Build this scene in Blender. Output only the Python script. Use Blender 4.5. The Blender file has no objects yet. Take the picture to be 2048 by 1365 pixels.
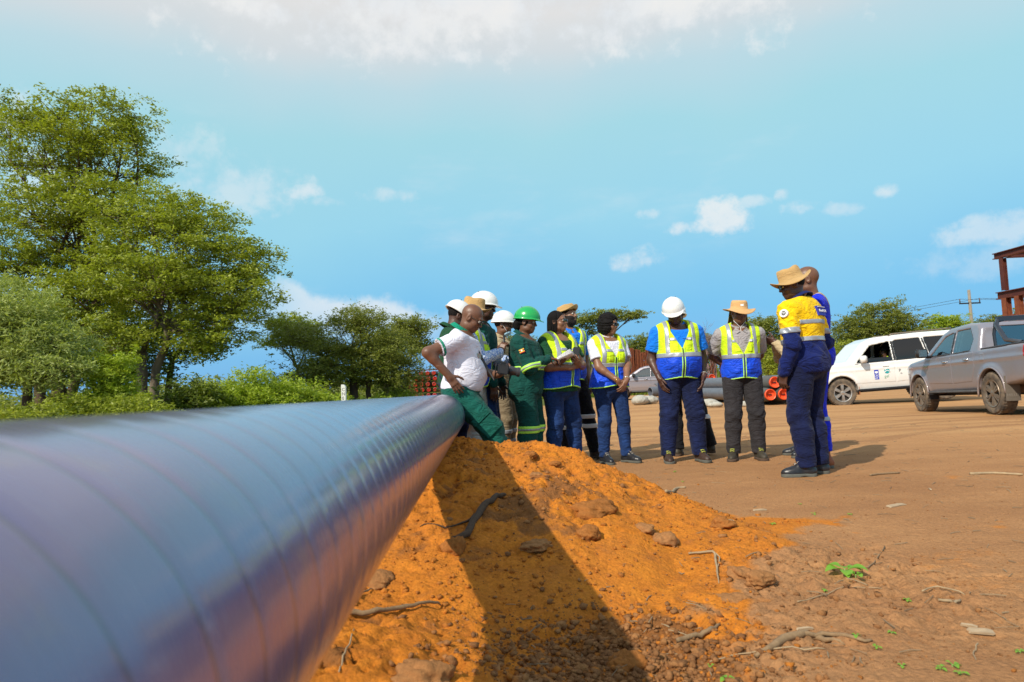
import bpy, math, random, time
import numpy as np
from mathutils import Vector, Matrix
T0 = time.time()
rnd = random.Random(7)
R = math.radians
SC = bpy.context.scene
# ------------------------------------------------------------------ camera
F = 1365.0
CAMZ = 0.88
PITCH = math.atan((775 - 682.5) / F)
ROLL = 0.042
_f = Vector((0, math.cos(PITCH), math.sin(PITCH)))
_u0 = Vector((0, -math.sin(PITCH), math.cos(PITCH)))
_r0 = Vector((1, 0, 0))
_r = _r0 * math.cos(ROLL) - _u0 * math.sin(ROLL)
_u = _u0 * math.cos(ROLL) + _r0 * math.sin(ROLL)
CAM = Vector((0, 0, CAMZ))
cd = bpy.data.cameras.new('camera')
cam = bpy.data.objects.new('camera', cd)
SC.collection.objects.link(cam)
m = Matrix.Identity(4)
for i in range(3):
    m[i][0] = _r[i]; m[i][1] = _u[i]; m[i][2] = -_f[i]; m[i][3] = CAM[i]
cam.matrix_world = m
cd.sensor_width = 36.0
cd.lens = 36.0 * F / 2048
cd.clip_start = 0.02
cd.clip_end = 3000
cd.dof.use_dof = True
cd.dof.focus_distance = 6.4
cd.dof.aperture_fstop = 5.0
SC.camera = cam

def ray(px, py):
    return _f + _r * ((px - 1024) / F) + _u * ((682.5 - py) / F)
def at(px, py, Y):
    d = ray(px, py)
    return CAM + d * (Y / d.y)
def gnd(px, py, z=0.0):
    d = ray(px, py)
    return CAM + d * ((z - CAMZ) / d.z)

# ------------------------------------------------------------------ light
SUNV = Vector((-0.78, -0.92, 1.0)).normalized()       # towards the sun
sl = bpy.data.lights.new('sun', 'SUN')
sl.energy = 4.6
sl.angle = R(0.7)
sl.color = (1.0, 0.93, 0.80)
so = bpy.data.objects.new('sun', sl)
SC.collection.objects.link(so)
so.rotation_euler = SUNV.to_track_quat('Z', 'Y').to_euler()
so.location = (-20, -24, 30)
SC.view_settings.view_transform = 'Standard'
SC.view_settings.look = 'None'
SC.view_settings.exposure = 0.0
SC.view_settings.gamma = 1.0
SC.view_settings.use_curve_mapping = False

# ------------------------------------------------------------------ node helper
class NT:
    def __init__(s, tree):
        s.t = tree; s.n = tree.nodes; s.l = tree.links
    def node(s, typ, **kw):
        n = s.n.new(typ)
        for k, v in kw.items():
            setattr(n, k, v)
        return n
    def put(s, sock, v):
        if isinstance(v, (int, float)):
            sock.default_value = v
        elif isinstance(v, (tuple, list)):
            if len(v) == 3 and sock.type == 'RGBA':
                v = (*v, 1)
            sock.default_value = v
        else:
            s.l.new(v, sock)
    def math(s, op, a, b=0.0, c=None, clamp=False):
        n = s.node('ShaderNodeMath', operation=op, use_clamp=clamp)
        s.put(n.inputs[0], a); s.put(n.inputs[1], b)
        if c is not None: s.put(n.inputs[2], c)
        return n.outputs[0]
    def vmath(s, op, a, b=(0, 0, 0)):
        n = s.node('ShaderNodeVectorMath', operation=op)
        s.put(n.inputs[0], a); s.put(n.inputs[1], b)
        return n.outputs['Value'] if op in ('DOT_PRODUCT', 'LENGTH', 'DISTANCE') else n.outputs[0]
    def scale(s, a, k):
        n = s.node('ShaderNodeVectorMath', operation='SCALE')
        s.put(n.inputs[0], a); s.put(n.inputs['Scale'], k)
        return n.outputs[0]
    def mix(s, f, a, b):
        n = s.node('ShaderNodeMix', data_type='RGBA')
        s.put(n.inputs[0], f); s.put(n.inputs[6], a); s.put(n.inputs[7], b)
        return n.outputs[2]
    def mul(s, a, b):
        n = s.node('ShaderNodeMix', data_type='RGBA', blend_type='MULTIPLY')
        n.inputs[0].default_value = 1
        s.put(n.inputs[6], a); s.put(n.inputs[7], b)
        return n.outputs[2]
    def ramp(s, f, stops, interp='LINEAR'):
        n = s.node('ShaderNodeValToRGB')
        n.color_ramp.interpolation = interp
        e = n.color_ramp.elements
        while len(e) < len(stops): e.new(0.5)
        for el, (p, c) in zip(e, stops):
            el.position = p
            el.color = (c, c, c, 1) if isinstance(c, (int, float)) else (*c, 1)
        s.put(n.inputs[0], f)
        return n.outputs[0]
    def noise(s, vec, scale, detail=4, rough=0.55, dist=0.0):
        n = s.node('ShaderNodeTexNoise')
        if vec is not None: s.put(n.inputs['Vector'], vec)
        n.inputs['Scale'].default_value = scale
        n.inputs['Detail'].default_value = detail
        n.inputs['Roughness'].default_value = rough
        n.inputs['Distortion'].default_value = dist
        return n.outputs[0]
    def map(s, v, a, b, c=0.0, d=1.0, smooth=False):
        n = s.node('ShaderNodeMapRange')
        if smooth: n.interpolation_type = 'SMOOTHSTEP'
        s.put(n.inputs[0], v)
        for i, x in enumerate((a, b, c, d)): n.inputs[i + 1].default_value = x
        return n.outputs[0]

# ------------------------------------------------------------------ world: Nishita sky with a hazy veil and clouds
w = bpy.data.worlds.new('World'); SC.world = w; w.use_nodes = True
W = NT(w.node_tree); W.n.clear()
out = W.node('ShaderNodeOutputWorld'); bg = W.node('ShaderNodeBackground')
W.l.new(bg.outputs[0], out.inputs[0])
bg.inputs[1].default_value = 0.1
sky = W.node('ShaderNodeTexSky', sky_type='NISHITA', sun_disc=False)
sky.sun_elevation = math.asin(SUNV.z)
sky.sun_rotation = math.atan2(SUNV.x, SUNV.y)
sky.air_density = 1.0; sky.dust_density = 1.0; sky.ozone_density = 2.0
tc = W.node('ShaderNodeTexCoord').outputs['Generated']
sep = W.node('ShaderNodeSeparateXYZ'); W.l.new(tc, sep.inputs[0])
n1 = W.noise(tc, 3.0, 4, 0.5)
elev = W.math('ADD', sep.outputs[2], W.math('MULTIPLY', W.math('SUBTRACT', n1, 0.5), 0.10))
haze = W.ramp(elev, [(0.0, (.15, .46, .90)), (0.10, (.175, .56, .91)), (0.24, (.35, .73, .90)), (0.35, (.42, .77, .86)),
                     (0.415, (.56, .78, .85)), (0.455, (.74, .80, .82)), (0.50, (.86, .85, .83)), (0.62, (.70, .77, .84)), (1.0, (.42, .62, .85))])
base = W.mix(0.86, W.scale(sky.outputs[0], 0.1), haze)
n2 = W.noise(tc, 9.0, 6, 0.62)
n3 = W.noise(tc, 30.0, 5, 0.6)
warp = W.math('ADD', W.math('MULTIPLY', W.math('SUBTRACT', n2, 0.5), 4.2), W.math('MULTIPLY', W.math('SUBTRACT', n3, 0.5), 3.2))
# cumulus puffs where they stand in the sky: (px, py, half width, half height, strength)
CL = [(1020, -40, 480, 130, .85), (1445, 436, 50, 30, .95), (1372, 457, 38, 13, .85), (1505, 405, 30, 12, .6), (1600, 415, 36, 16, .8), (1672, 420, 48, 15, .5),
      (1288, 516, 46, 24, .72), (1290, 428, 32, 12, .6), (1768, 384, 20, 14, .7), (1564, 390, 14, 12, .7),
      (600, 384, 46, 16, .8), (775, 392, 62, 14, .5), (650, 405, 42, 12, .5),
      (480, 375, 130, 48, .55), (395, 320, 100, 60, .42), (340, 262, 60, 22, .4),
      (2030, 455, 120, 32, .6), (1960, 520, 130, 30, .3), (40, 215, 90, 50, .7), (60, 400, 160, 80, .5)]
cov = None
for (px, py, hw, hh, st) in CL:
    c = ray(px, py).normalized()
    e1 = Vector((c.y, -c.x, 0)).normalized(); e2 = e1.cross(c).normalized()
    k = c.dot(_f)
    a = W.math('DIVIDE', W.vmath('DOT_PRODUCT', tc, tuple(e1)), hw / F * k * 1.25)
    b = W.math('DIVIDE', W.vmath('DOT_PRODUCT', tc, tuple(e2)), hh / F * k * 1.25)
    fr = W.vmath('DOT_PRODUCT', tc, tuple(c))
    d2 = W.math('ADD', W.math('MULTIPLY', a, a), W.math('MULTIPLY', b, b))
    v = W.math('SUBTRACT', W.math('ADD', 1.0, W.math('MULTIPLY', warp, 1.0)), d2)
    v = W.math('MULTIPLY', W.map(v, 0.0, 1.3, 0, st * .80, True), W.math('GREATER_THAN', fr, 0.3))
    cov = v if cov is None else W.math('MAXIMUM', cov, v)
# a long low bank of cloud in the left half, sinking towards the horizon on the right
az = W.math('ARCTAN2', sep.outputs[0], sep.outputs[1])
top = W.math('ADD', W.map(az, -0.36, -0.10, 0.172, 0.118), W.math('MULTIPLY', W.math('SUBTRACT', n2, 0.5), 0.10))
bank = W.map(W.math('SUBTRACT', top, sep.outputs[2]), 0.0, 0.02, 0, .9, True)
bank = W.math('MULTIPLY', bank, W.map(sep.outputs[2], 0.05, 0.125, 0.05, 0.80, True))
bank = W.math('MULTIPLY', bank, W.math('MULTIPLY', W.map(az, -0.13, -0.07, 1, 0, True), W.map(az, -.36, -.27, .35, 1, True)))
cov = W.math('MAXIMUM', cov, bank)
# thin scattered cloud over the rest of the sky
thin = W.map(W.noise(W.vmath('MULTIPLY', tc, (1, 1, 3.0)), 2.3, 6, 0.6), 0.56, 0.80, 0, .38, True)
cov = W.math('MAXIMUM', cov, thin)
cc = W.mix(W.map(n2, .3, .7), (.74, .82, .90), (.92, .91, .89))
col = W.mix(cov, base, cc)
W.l.new(W.scale(col, 10.0), bg.inputs[0])

# ------------------------------------------------------------------ materials
MATS = {}
def mat(name, col, rough=0.7, metal=0.0, spec=0.5, nscale=0, namp=0.0, bump=0.0, bscale=40, coat=0.0, alpha=None, trans=0.0, sheen=0, col2=None, stretch=None, emit=None):
    if name in MATS: return MATS[name]
    M = bpy.data.materials.new(name); M.use_nodes = True
    N = NT(M.node_tree); N.n.clear()
    o = N.node('ShaderNodeOutputMaterial'); p = N.node('ShaderNodeBsdfPrincipled')
    N.l.new(p.outputs[0], o.inputs[0])
    p.inputs['Roughness'].default_value = rough
    p.inputs['Metallic'].default_value = metal
    p.inputs['Specular IOR Level'].default_value = spec
    p.inputs['Coat Weight'].default_value = coat
    p.inputs['Coat Roughness'].default_value = 0.08
    p.inputs['Transmission Weight'].default_value = trans
    p.inputs['Sheen Weight'].default_value = sheen
    tcn = N.node('ShaderNodeTexCoord').outputs['Object']
    if stretch: tcn = N.vmath('MULTIPLY', tcn, stretch)
    c = (*col, 1)
    if namp or col2:
        nz = N.noise(tcn, nscale or 8, 5, 0.6)
        c2 = col2 or tuple(x * (1 - namp) for x in col)
        c = N.mix(N.map(nz, 0.32, 0.68), c, (*c2, 1))
    N.put(p.inputs['Base Color'], c)
    if bump:
        b = N.node('ShaderNodeBump'); b.inputs['Strength'].default_value = 1.0
        b.inputs['Distance'].default_value = bump
        N.l.new(N.noise(tcn, bscale, 5, 0.6), b.inputs['Height'])
        N.l.new(b.outputs[0], p.inputs['Normal'])
    MATS[name] = M
    M['_p'] = 1
    return M

def cloth(name, col, amp=0.18, rough=0.85, weave=700, folds=0.004):
    if name in MATS: return MATS[name]
    M = bpy.data.materials.new(name); M.use_nodes = True
    N = NT(M.node_tree); N.n.clear()
    o = N.node('ShaderNodeOutputMaterial'); p = N.node('ShaderNodeBsdfPrincipled')
    N.l.new(p.outputs[0], o.inputs[0])
    p.inputs['Roughness'].default_value = rough
    p.inputs['Specular IOR Level'].default_value = 0.25
    p.inputs['Sheen Weight'].default_value = 0.06
    tcn = N.node('ShaderNodeTexCoord').outputs['Object']
    big = N.noise(N.vmath('MULTIPLY', tcn, (1, 1, .6)), 7, 4, .6)
    c = N.mix(N.map(big, .3, .7), (*[min(1, x * (1 + amp)) for x in col], 1), (*[x * (1 - amp) for x in col], 1))
    N.put(p.inputs['Base Color'], c)
    wr = N.noise(N.vmath('MULTIPLY', tcn, (1.0, 1.0, 1.7)), 8.5, 3, .5, .9)
    wr2 = N.noise(tcn, weave, 1, .5)
    ridg = N.math('ABSOLUTE', N.math('SUBTRACT', wr, 0.5))
    b = N.node('ShaderNodeBump'); b.inputs['Distance'].default_value = folds * 6.5
    b.inputs['Strength'].default_value = 0.7
    N.l.new(N.math('ADD', N.math('POWER', ridg, 0.6), N.math('MULTIPLY', wr2, 0.02)), b.inputs['Height'])
    N.l.new(b.outputs[0], p.inputs['Normal'])
    MATS[name] = M
    return M

# ------------------------------------------------------------------ object helpers
COL = SC.collection
def link_mesh(name, me, mats, parent=None, smooth=True):
    if not isinstance(mats, (list, tuple)): mats = [mats]
    for mt in mats: me.materials.append(mt)
    if smooth and len(me.polygons):
        me.polygons.foreach_set('use_smooth', np.ones(len(me.polygons), dtype=bool))
    o = bpy.data.objects.new(name, me)
    COL.objects.link(o)
    if parent is not None: o.parent = parent
    return o
def np_mesh(name, V, Fc, mats, parent=None, smooth=True, mi=None):
    """V (n,3); Fc (m,3|4) index array or a list of such arrays"""
    me = bpy.data.meshes.new(name)
    V = np.ascontiguousarray(V, dtype=np.float32)
    if not isinstance(Fc, list): Fc = [Fc]
    Fc = [np.asarray(f, dtype=np.int32) for f in Fc if len(f)]
    me.vertices.add(len(V)); me.vertices.foreach_set('co', V.ravel())
    idx = np.concatenate([f.ravel() for f in Fc]) if Fc else np.zeros(0, np.int32)
    tot = np.concatenate([np.full(len(f), f.shape[1], np.int32) for f in Fc]) if Fc else np.zeros(0, np.int32)
    st = np.concatenate([[0], np.cumsum(tot)[:-1]]).astype(np.int32) if len(tot) else tot
    me.loops.add(len(idx)); me.loops.foreach_set('vertex_index', idx)
    me.polygons.add(len(tot)); me.polygons.foreach_set('loop_start', st)
    me.polygons.foreach_set('loop_total', tot)
    if mi is not None: me.polygons.foreach_set('material_index', np.asarray(mi, np.int32))
    me.update(calc_edges=True)
    return link_mesh(name, me, mats, parent, smooth)
def tag(o, label=None, cat=None, group=None, kind=None):
    if label: o['label'] = label
    if cat: o['category'] = cat
    if group: o['group'] = group
    if kind: o['kind'] = kind
    return o
def empty(name, loc=(0, 0, 0), rz=0.0, label=None, cat=None, group=None, rot=None):
    o = bpy.data.objects.new(name, None); COL.objects.link(o)
    o.location = loc; o.rotation_euler = rot if rot else (0, 0, rz)
    o.empty_display_size = 0.1
    return tag(o, label, cat, group)

class MB:
    """collects simple solids into one mesh"""
    def __init__(s): s.V = []; s.F = []; s.n = 0
    def add(s, V, Fc):
        s.V.append(np.asarray(V, float)); s.F.append([tuple(i + s.n for i in f) for f in Fc]); s.n += len(V)
    def box(s, lo, hi, M=None):
        x0, y0, z0 = lo; x1, y1, z1 = hi
        V = [(x0, y0, z0), (x1, y0, z0), (x1, y1, z0), (x0, y1, z0), (x0, y0, z1), (x1, y0, z1), (x1, y1, z1), (x0, y1, z1)]
        if M is not None: V = [tuple(M @ Vector(v)) for v in V]
        s.add(V, [(0, 3, 2, 1), (4, 5, 6, 7), (0, 1, 5, 4), (1, 2, 6, 5), (2, 3, 7, 6), (3, 0, 4, 7)])
        return s
    def tube(s, pts, rad, n=8, cap=True, flat=None):
        pts = [Vector(p) for p in pts]
        if isinstance(rad, (int, float)): rad = [rad] * len(pts)
        V = []; prev = None
        for i, p in enumerate(pts):
            t = (pts[min(i + 1, len(pts) - 1)] - pts[max(i - 1, 0)]).normalized()
            if prev is None:
                a = t.orthogonal().normalized()
            else:
                a = (prev - t * prev.dot(t)).normalized()
            prev = a; b = t.cross(a)
            for k in range(n):
                an = 2 * math.pi * k / n
                V.append(tuple(p + (a * math.cos(an) + b * math.sin(an) * (flat or 1)) * rad[i]))
        Fc = []
        for i in range(len(pts) - 1):
            for k in range(n):
                Fc.append((i * n + k, i * n + (k + 1) % n, (i + 1) * n + (k + 1) % n, (i + 1) * n + k))
        if cap:
            Fc.append(tuple(range(n))[::-1]); Fc.append(tuple((len(pts) - 1) * n + k for k in range(n)))
        s.add(V, Fc)
        return s
    def lathe(s, prof, n=32, M=None, cap=False):
        """prof list of (r, x) round the X axis"""
        V = []
        for (r, x) in prof:
            for k in range(n):
                an = 2 * math.pi * k / n
                v = Vector((x, r * math.cos(an), r * math.sin(an)))
                V.append(tuple(M @ v) if M is not None else tuple(v))
        Fc = []
        for i in range(len(prof) - 1):
            for k in range(n):
                Fc.append((i * n + k, (i + 1) * n + k, (i + 1) * n + (k + 1) % n, i * n + (k + 1) % n))
        s.add(V, Fc)
        return s
    def prism(s, poly, h0, h1, M=None):
        """polygon in XZ extruded along Y from h0 to h1"""
        n = len(poly)
        V = [(x, h0, z) for x, z in poly] + [(x, h1, z) for x, z in poly]
        if M is not None: V = [tuple(M @ Vector(v)) for v in V]
        Fc = [tuple(range(n)), tuple(range(2 * n - 1, n - 1, -1))] + [(i, i + n, (i + 1) % n + n, (i + 1) % n) for i in range(n)]
        s.add(V, Fc)
        return s
    def build(s, name, mats, parent=None, smooth=False, bevel=0.0, auto=False):
        me = bpy.data.meshes.new(name)
        V = np.concatenate(s.V); Fc = [f for fs in s.F for f in fs]
        me.from_pydata([tuple(v) for v in V], [], Fc); me.update()
        import bmesh
        bm = bmesh.new(); bm.from_mesh(me); bmesh.ops.recalc_face_normals(bm, faces=bm.faces)
        if bevel:
            bmesh.ops.bevel(bm, geom=[e for e in bm.edges if e.is_manifold and e.calc_face_angle(0) > 0.6], offset=bevel, segments=2, affect='EDGES', clamp_overlap=True)
        bm.to_mesh(me); bm.free()
        o = link_mesh(name, me, mats, parent, smooth or auto)
        if auto: me.set_sharp_from_angle(angle=R(35))
        return o

# ------------------------------------------------------------------ numpy noise
def _hash(ix, iy, iz, seed):
    h = (ix.astype(np.int64) * 374761393 + iy.astype(np.int64) * 668265263 + iz.astype(np.int64) * 2147483647 + seed * 1274126177) & 0xffffffff
    h = ((h ^ (h >> 13)) * 1274126177) & 0xffffffff
    h = ((h ^ (h >> 16)) * 2246822519) & 0xffffffff
    return ((h ^ (h >> 15)) & 0xffffff).astype(np.float32) / 16777215.0
def vn2(x, y, seed=0):
    x = np.asarray(x, np.float64); y = np.asarray(y, np.float64)
    ix = np.floor(x); iy = np.floor(y); fx = x - ix; fy = y - iy
    z = np.zeros_like(ix)
    fx = fx * fx * fx * (fx * (fx * 6 - 15) + 10); fy = fy * fy * fy * (fy * (fy * 6 - 15) + 10)
    a = _hash(ix, iy, z, seed); b = _hash(ix + 1, iy, z, seed); c = _hash(ix, iy + 1, z, seed); d = _hash(ix + 1, iy + 1, z, seed)
    return (a + (b - a) * fx + (c - a) * fy + (a - b - c + d) * fx * fy) * 2 - 1
def fbm(x, y, s, o=4, seed=0, g=0.5):
    r = 0; a = 1; n = 0
    for i in range(o):
        # rotate each octave so the lattice does not show
        ca, sa = math.cos(i * 1.3 + .4), math.sin(i * 1.3 + .4)
        r = r + a * vn2((x * ca - y * sa) * s + 17.3 * i, (x * sa + y * ca) * s - 9.1 * i, seed + i); n += a; a *= g; s *= 2.03
    return r / n
def sstep(a, b, x):
    t = np.clip((x - a) / (b - a), 0, 1)
    return t * t * (3 - 2 * t)

# ------------------------------------------------------------------ terrain height
_cr = [(-6.0, 6.0, 0.0), (-4.5, 5.9, .3), (-2.5, 5.7, .42)]
CREST = [Vector(p) for p in _cr] + [at(*q) for q in ((930, 886, 5.5), (1050, 894, 5.4), (1120, 908, 5.25), (1200, 937, 5.0), (1290, 972, 4.6),
                                                     (1400, 1030, 4.0), (1480, 1062, 3.7), (1580, 1095, 3.45))]
CREST.append(Vector((CREST[-1].x + .25, CREST[-1].y - .1, -0.02)))
def mound(x, y):
    H_ = np.zeros(x.shape); KT = np.zeros(x.shape)
    for a, b in zip(CREST[:-1], CREST[1:]):
        ax, ay, bx, by = a.x, a.y, b.x, b.y
        dx, dy = bx - ax, by - ay
        t = np.clip(((x - ax) * dx + (y - ay) * dy) / (dx * dx + dy * dy), 0, 1)
        qx = x - ax - t * dx; qy = y - ay - t * dy
        side = (dx * (y - ay) - dy * (x - ax)) / math.hypot(dx, dy)
        hc = np.maximum(a.z + t * (b.z - a.z), 0); k = hc / .45
        f = sstep(.05, -.05, side)
        wd = (0.25 + 0.9 * k) * (1 - f) + (0.35 + 2.75 * k ** 1.1) * f
        wr = .22 + .62 * k
        u = np.clip(np.sqrt((np.where(qx > 0, qx / np.minimum(wr, wd), qx / wd)) ** 2 + (qy / wd) ** 2), 0, 1)
        g = f * (1 - u ** (1.05 + .95 * np.clip(k, 0, 1))) + (1 - f) * (1 - u * u) ** 2
        H_ = np.maximum(H_, hc * g); KT = np.maximum(KT, k * (1 - u))
    toe = .20 * np.exp(-(((x + .95) / .75) ** 2 + ((y - 2.2) / .8) ** 2))
    pit = -.07 * np.exp(-(((x - .25) / .5) ** 2 + ((y - 2.35) / .38) ** 2))
    return np.maximum(H_, toe) + pit, np.maximum(KT, toe * 2.5)
def ground_h(x, y, fine=True):
    x = np.asarray(x, float); y = np.asarray(y, float)
    mh, mk = mound(x, y)
    mk_ = np.clip(mk * 2.2, 0, 1)
    h = mh
    near = sstep(13, 9, y) * sstep(-3, 0, y)
    h = h + fbm(x, y, .35, 3, 5) * .025 * near - .07 * sstep(13.2, 15.6, y) * sstep(60, 30, y)
    h = h + 0.0 * x
    # tyre scuffs / lumps on the flat
    h = h + fbm(x, y, 2.2, 3, 9) * .006
    if fine:
        zone = np.clip(mk_ + sstep(1.0, .2, np.hypot((x - 1.35) / 1.0, (y - 2.9) / 1.0)) * .8 + sstep(1.1, .3, np.hypot((x - .35) / .8, (y - 2.3) / .7)), 0, 1)
        r1 = 1 - np.abs(fbm(x, y, 3.0, 4, 21))
        r2 = np.abs(fbm(x, y, 9, 4, 31, .6))
        h = h + mk_ * (fbm(x, y, 1.5, 4, 11) * .045 - (r1 - .8) * .05) * np.clip(mk_, 0, 1)
        h = h + zone * (.046 * (r2 - .15) + .020 * fbm(x, y, 24, 3, 41, .65)) - mk_ * .030 * sstep(.10, .42, fbm(x, y, 6.5, 3, 45, .6))
        # eroded cracks and broken lumps
        cr = np.abs(fbm(x + .15 * fbm(x, y, 4, 2, 77), y, 4.2, 3, 51, .5))
        h = h - zone * .034 * sstep(.055, .0, cr) * sstep(-.25, .15, fbm(x, y, 1.3, 2, 61))
        h = h + .0025 * fbm(x, y, 14, 3, 71, .65) * sstep(9, 5, y)
    # clods worn in at the right foot of the mound
    return h
def gh(x, y):
    return float(ground_h(np.array([x]), np.array([y]))[0])

def axis(lo, hi, step, far_lo, far_hi, g=1.09):
    mid = list(np.arange(lo, hi, step))
    a = []; s = step; v = mid[0]
    while v > far_lo:
        s *= g; v -= s; a.append(v)
    b = []; s = step; v = mid[-1]
    while v < far_hi:
        s *= g; v += s; b.append(v)
    return np.array(a[::-1] + mid + b)
gx = axis(-1.3, 2.7, 0.0115, -700, 700)
gy = axis(1.75, 6.0, 0.0115, -60, 1200, 1.07)
GX, GY = np.meshgrid(gx, gy, indexing='ij')
GZ = ground_h(GX, GY)
GV = np.stack([GX, GY, GZ], -1).reshape(-1, 3)
nx, ny = len(gx), len(gy)
ii = (np.arange(nx - 1)[:, None] * ny + np.arange(ny - 1)[None, :]).ravel()
GF = np.stack([ii, ii + ny, ii + ny + 1, ii + 1], 1)

def ground_mat():
    M = bpy.data.materials.new('bare_earth'); M.use_nodes = True
    N = NT(M.node_tree); N.n.clear()
    o = N.node('ShaderNodeOutputMaterial'); p = N.node('ShaderNodeBsdfPrincipled')
    N.l.new(p.outputs[0], o.inputs[0])
    p.inputs['Roughness'].default_value = 0.95; p.inputs['Specular IOR Level'].default_value = 0.12
    tcn = N.node('ShaderNodeTexCoord').outputs['Object']
    at_ = N.node('ShaderNodeVertexColor', layer_name='soil')
    sp = N.node('ShaderNodeSeparateColor'); N.l.new(at_.outputs[0], sp.inputs[0])
    n1 = N.noise(tcn, 1.1, 5, .6); n2 = N.noise(tcn, 9, 6, .65); n3 = N.noise(tcn, 60, 5, .7); n4 = N.noise(tcn, 17, 6, .7)
    ragged = lambda s_, n_, k_: N.map(N.math('ADD', s_, N.math('MULTIPLY', N.math('SUBTRACT', n_, .5), k_)), .20, .80, 0, 1, True)
    org, drk, grs = ragged(sp.outputs[0], n4, .9), N.math('MULTIPLY', ragged(sp.outputs[1], n2, 1.7), .85), sp.outputs[2]
    streak = N.noise(N.vmath('MULTIPLY', tcn, (.45, 1.1, 1)), 1.3, 7, .7)
    flat = N.mix(N.map(streak, .38, .62), (.33, .160, .070), (.47, .240, .102))
    flat = N.mix(N.map(n2, .35, .7), flat, (.39, .190, .080))
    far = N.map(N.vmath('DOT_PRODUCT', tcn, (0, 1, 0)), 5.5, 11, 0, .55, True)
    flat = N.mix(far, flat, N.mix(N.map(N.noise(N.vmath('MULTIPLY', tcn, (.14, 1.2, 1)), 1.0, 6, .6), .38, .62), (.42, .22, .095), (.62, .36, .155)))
    orange = N.mix(N.map(n2, .3, .72), (.66, .225, .024), (.46, .145, .020))
    orange = N.mix(N.map(n1, .45, .7), orange, (.50, .17, .028))
    dark = N.mix(N.map(n2, .3, .7), (.15, .066, .026), (.26, .11, .038))
    sx = N.node('ShaderNodeSeparateXYZ'); N.l.new(tcn, sx.inputs[0])
    wob = N.math('MULTIPLY', N.math('SUBTRACT', N.noise(tcn, .35, 2, .5), .5), 1.6)
    tracks = None
    for (y0, sl_, cv) in ((8.9, .16, .012), (11.4, .05, -.006), (13.2, -.10, .010), (10.2, .42, -.01)):
        yy = N.math('SUBTRACT', N.math('ADD', sx.outputs[1], wob), N.math('ADD', N.math('ADD', N.math('MULTIPLY', sx.outputs[0], sl_), N.math('MULTIPLY', N.math('MULTIPLY', sx.outputs[0], sx.outputs[0]), cv)), y0))
        dd = N.math('ABSOLUTE', N.math('SUBTRACT', N.math('ABSOLUTE', yy), .75))
        tk = N.map(dd, .10, .17, 1, 0, True)
        tracks = tk if tracks is None else N.math('MAXIMUM', tracks, tk)
    tread = N.math('MULTIPLY', tracks, N.map(N.noise(tcn, 22, 3, .7), .35, .62, .15, 1))
    flat = N.mix(N.math('MULTIPLY', tread, .55), flat, (.24, .115, .055))
    c = N.mix(org, flat, orange)
    c = N.mix(drk, c, dark)
    green = N.mix(N.map(n2, .3, .7), (.085, .12, .022), (.15, .14, .035))
    c = N.mix(grs, c, green)
    c = N.mul(c, N.ramp(n3, [(.3, .74), (.7, 1.18)]))
    N.put(p.inputs['Base Color'], c)
    b = N.node('ShaderNodeBump'); b.inputs['Distance'].default_value = 0.012; b.inputs['Strength'].default_value = .9
    vor = N.node('ShaderNodeTexVoronoi'); vor.inputs['Scale'].default_value = 70; N.l.new(tcn, vor.inputs['Vector'])
    hgt = N.math('ADD', N.noise(tcn, 45, 8, .72), N.math('MULTIPLY', vor.outputs['Distance'], -.35))
    N.l.new(hgt, b.inputs['Height']); N.l.new(b.outputs[0], p.inputs['Normal'])
    return M
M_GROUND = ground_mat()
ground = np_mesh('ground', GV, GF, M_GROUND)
tag(ground, 'bare orange brown earth with a loose heap of dug soil under the pipe', kind='structure')
def soil_attr(x, y):
    mh, mk = mound(x, y)
    n = fbm(x, y, 2.0, 4, 101, .6)
    lobe = mk * 3.4 + .55 * n - .08 - sstep(.75, 1.35, x) * sstep(3.8, 2.8, y) * .9
    lobe = lobe + 1.25 * np.exp(-(((x - .3) / .85) ** 2 + ((y - 3.35) / .9) ** 2)) + .45 * np.exp(-(((x - 1.15) / .5) ** 2 + ((y - 3.9) / .45) ** 2)) + .5 * fbm(x, y, 4.5, 3, 191, .6)
    org = sstep(.05, .75, lobe)
    # lower right of the heap is browner
    spots = np.maximum(sstep(.22, .42, fbm(x, y, 5.5, 4, 131, .6)) * .8, sstep(.10, .42, fbm(x, y, 6.5, 3, 45, .6)) * .7)
    dk = sstep(.16, .42, fbm(x, y, 2.1, 4, 151, .6) + .30 * sstep(.6, .1, np.hypot((x - .12) / 1.1, (y - 3.55) / .9))
               + .55 * sstep(1.0, .3, np.hypot((x - .35) / .5, (y - 2.35) / .5)) - .08)
    dk = .95 * dk * np.clip(mk * 3 + sstep(1.1, .3, np.hypot((x - .35) / .8, (y - 2.3) / .8)), 0, 1) * .85
    dk = np.maximum(dk, spots * np.clip(mk * 2.2, 0, .75))
    org = np.maximum(org, sstep(.45, .62, fbm(x, y, 1.7, 3, 171)) * sstep(7, 4, y) * .3)
    grs = sstep(15.5, 18, y + 1.2 * n - np.clip(x + 4, 0, 14) * 3.0)
    return org, dk, np.clip(grs, 0, 1)
_o, _d, _g = soil_attr(GX, GY)
ca = ground.data.color_attributes.new('soil', 'FLOAT_COLOR', 'POINT')
ca.data.foreach_set('color', np.stack([_o, _d, _g, np.ones_like(_o)], -1).astype(np.float32).ravel())

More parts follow.
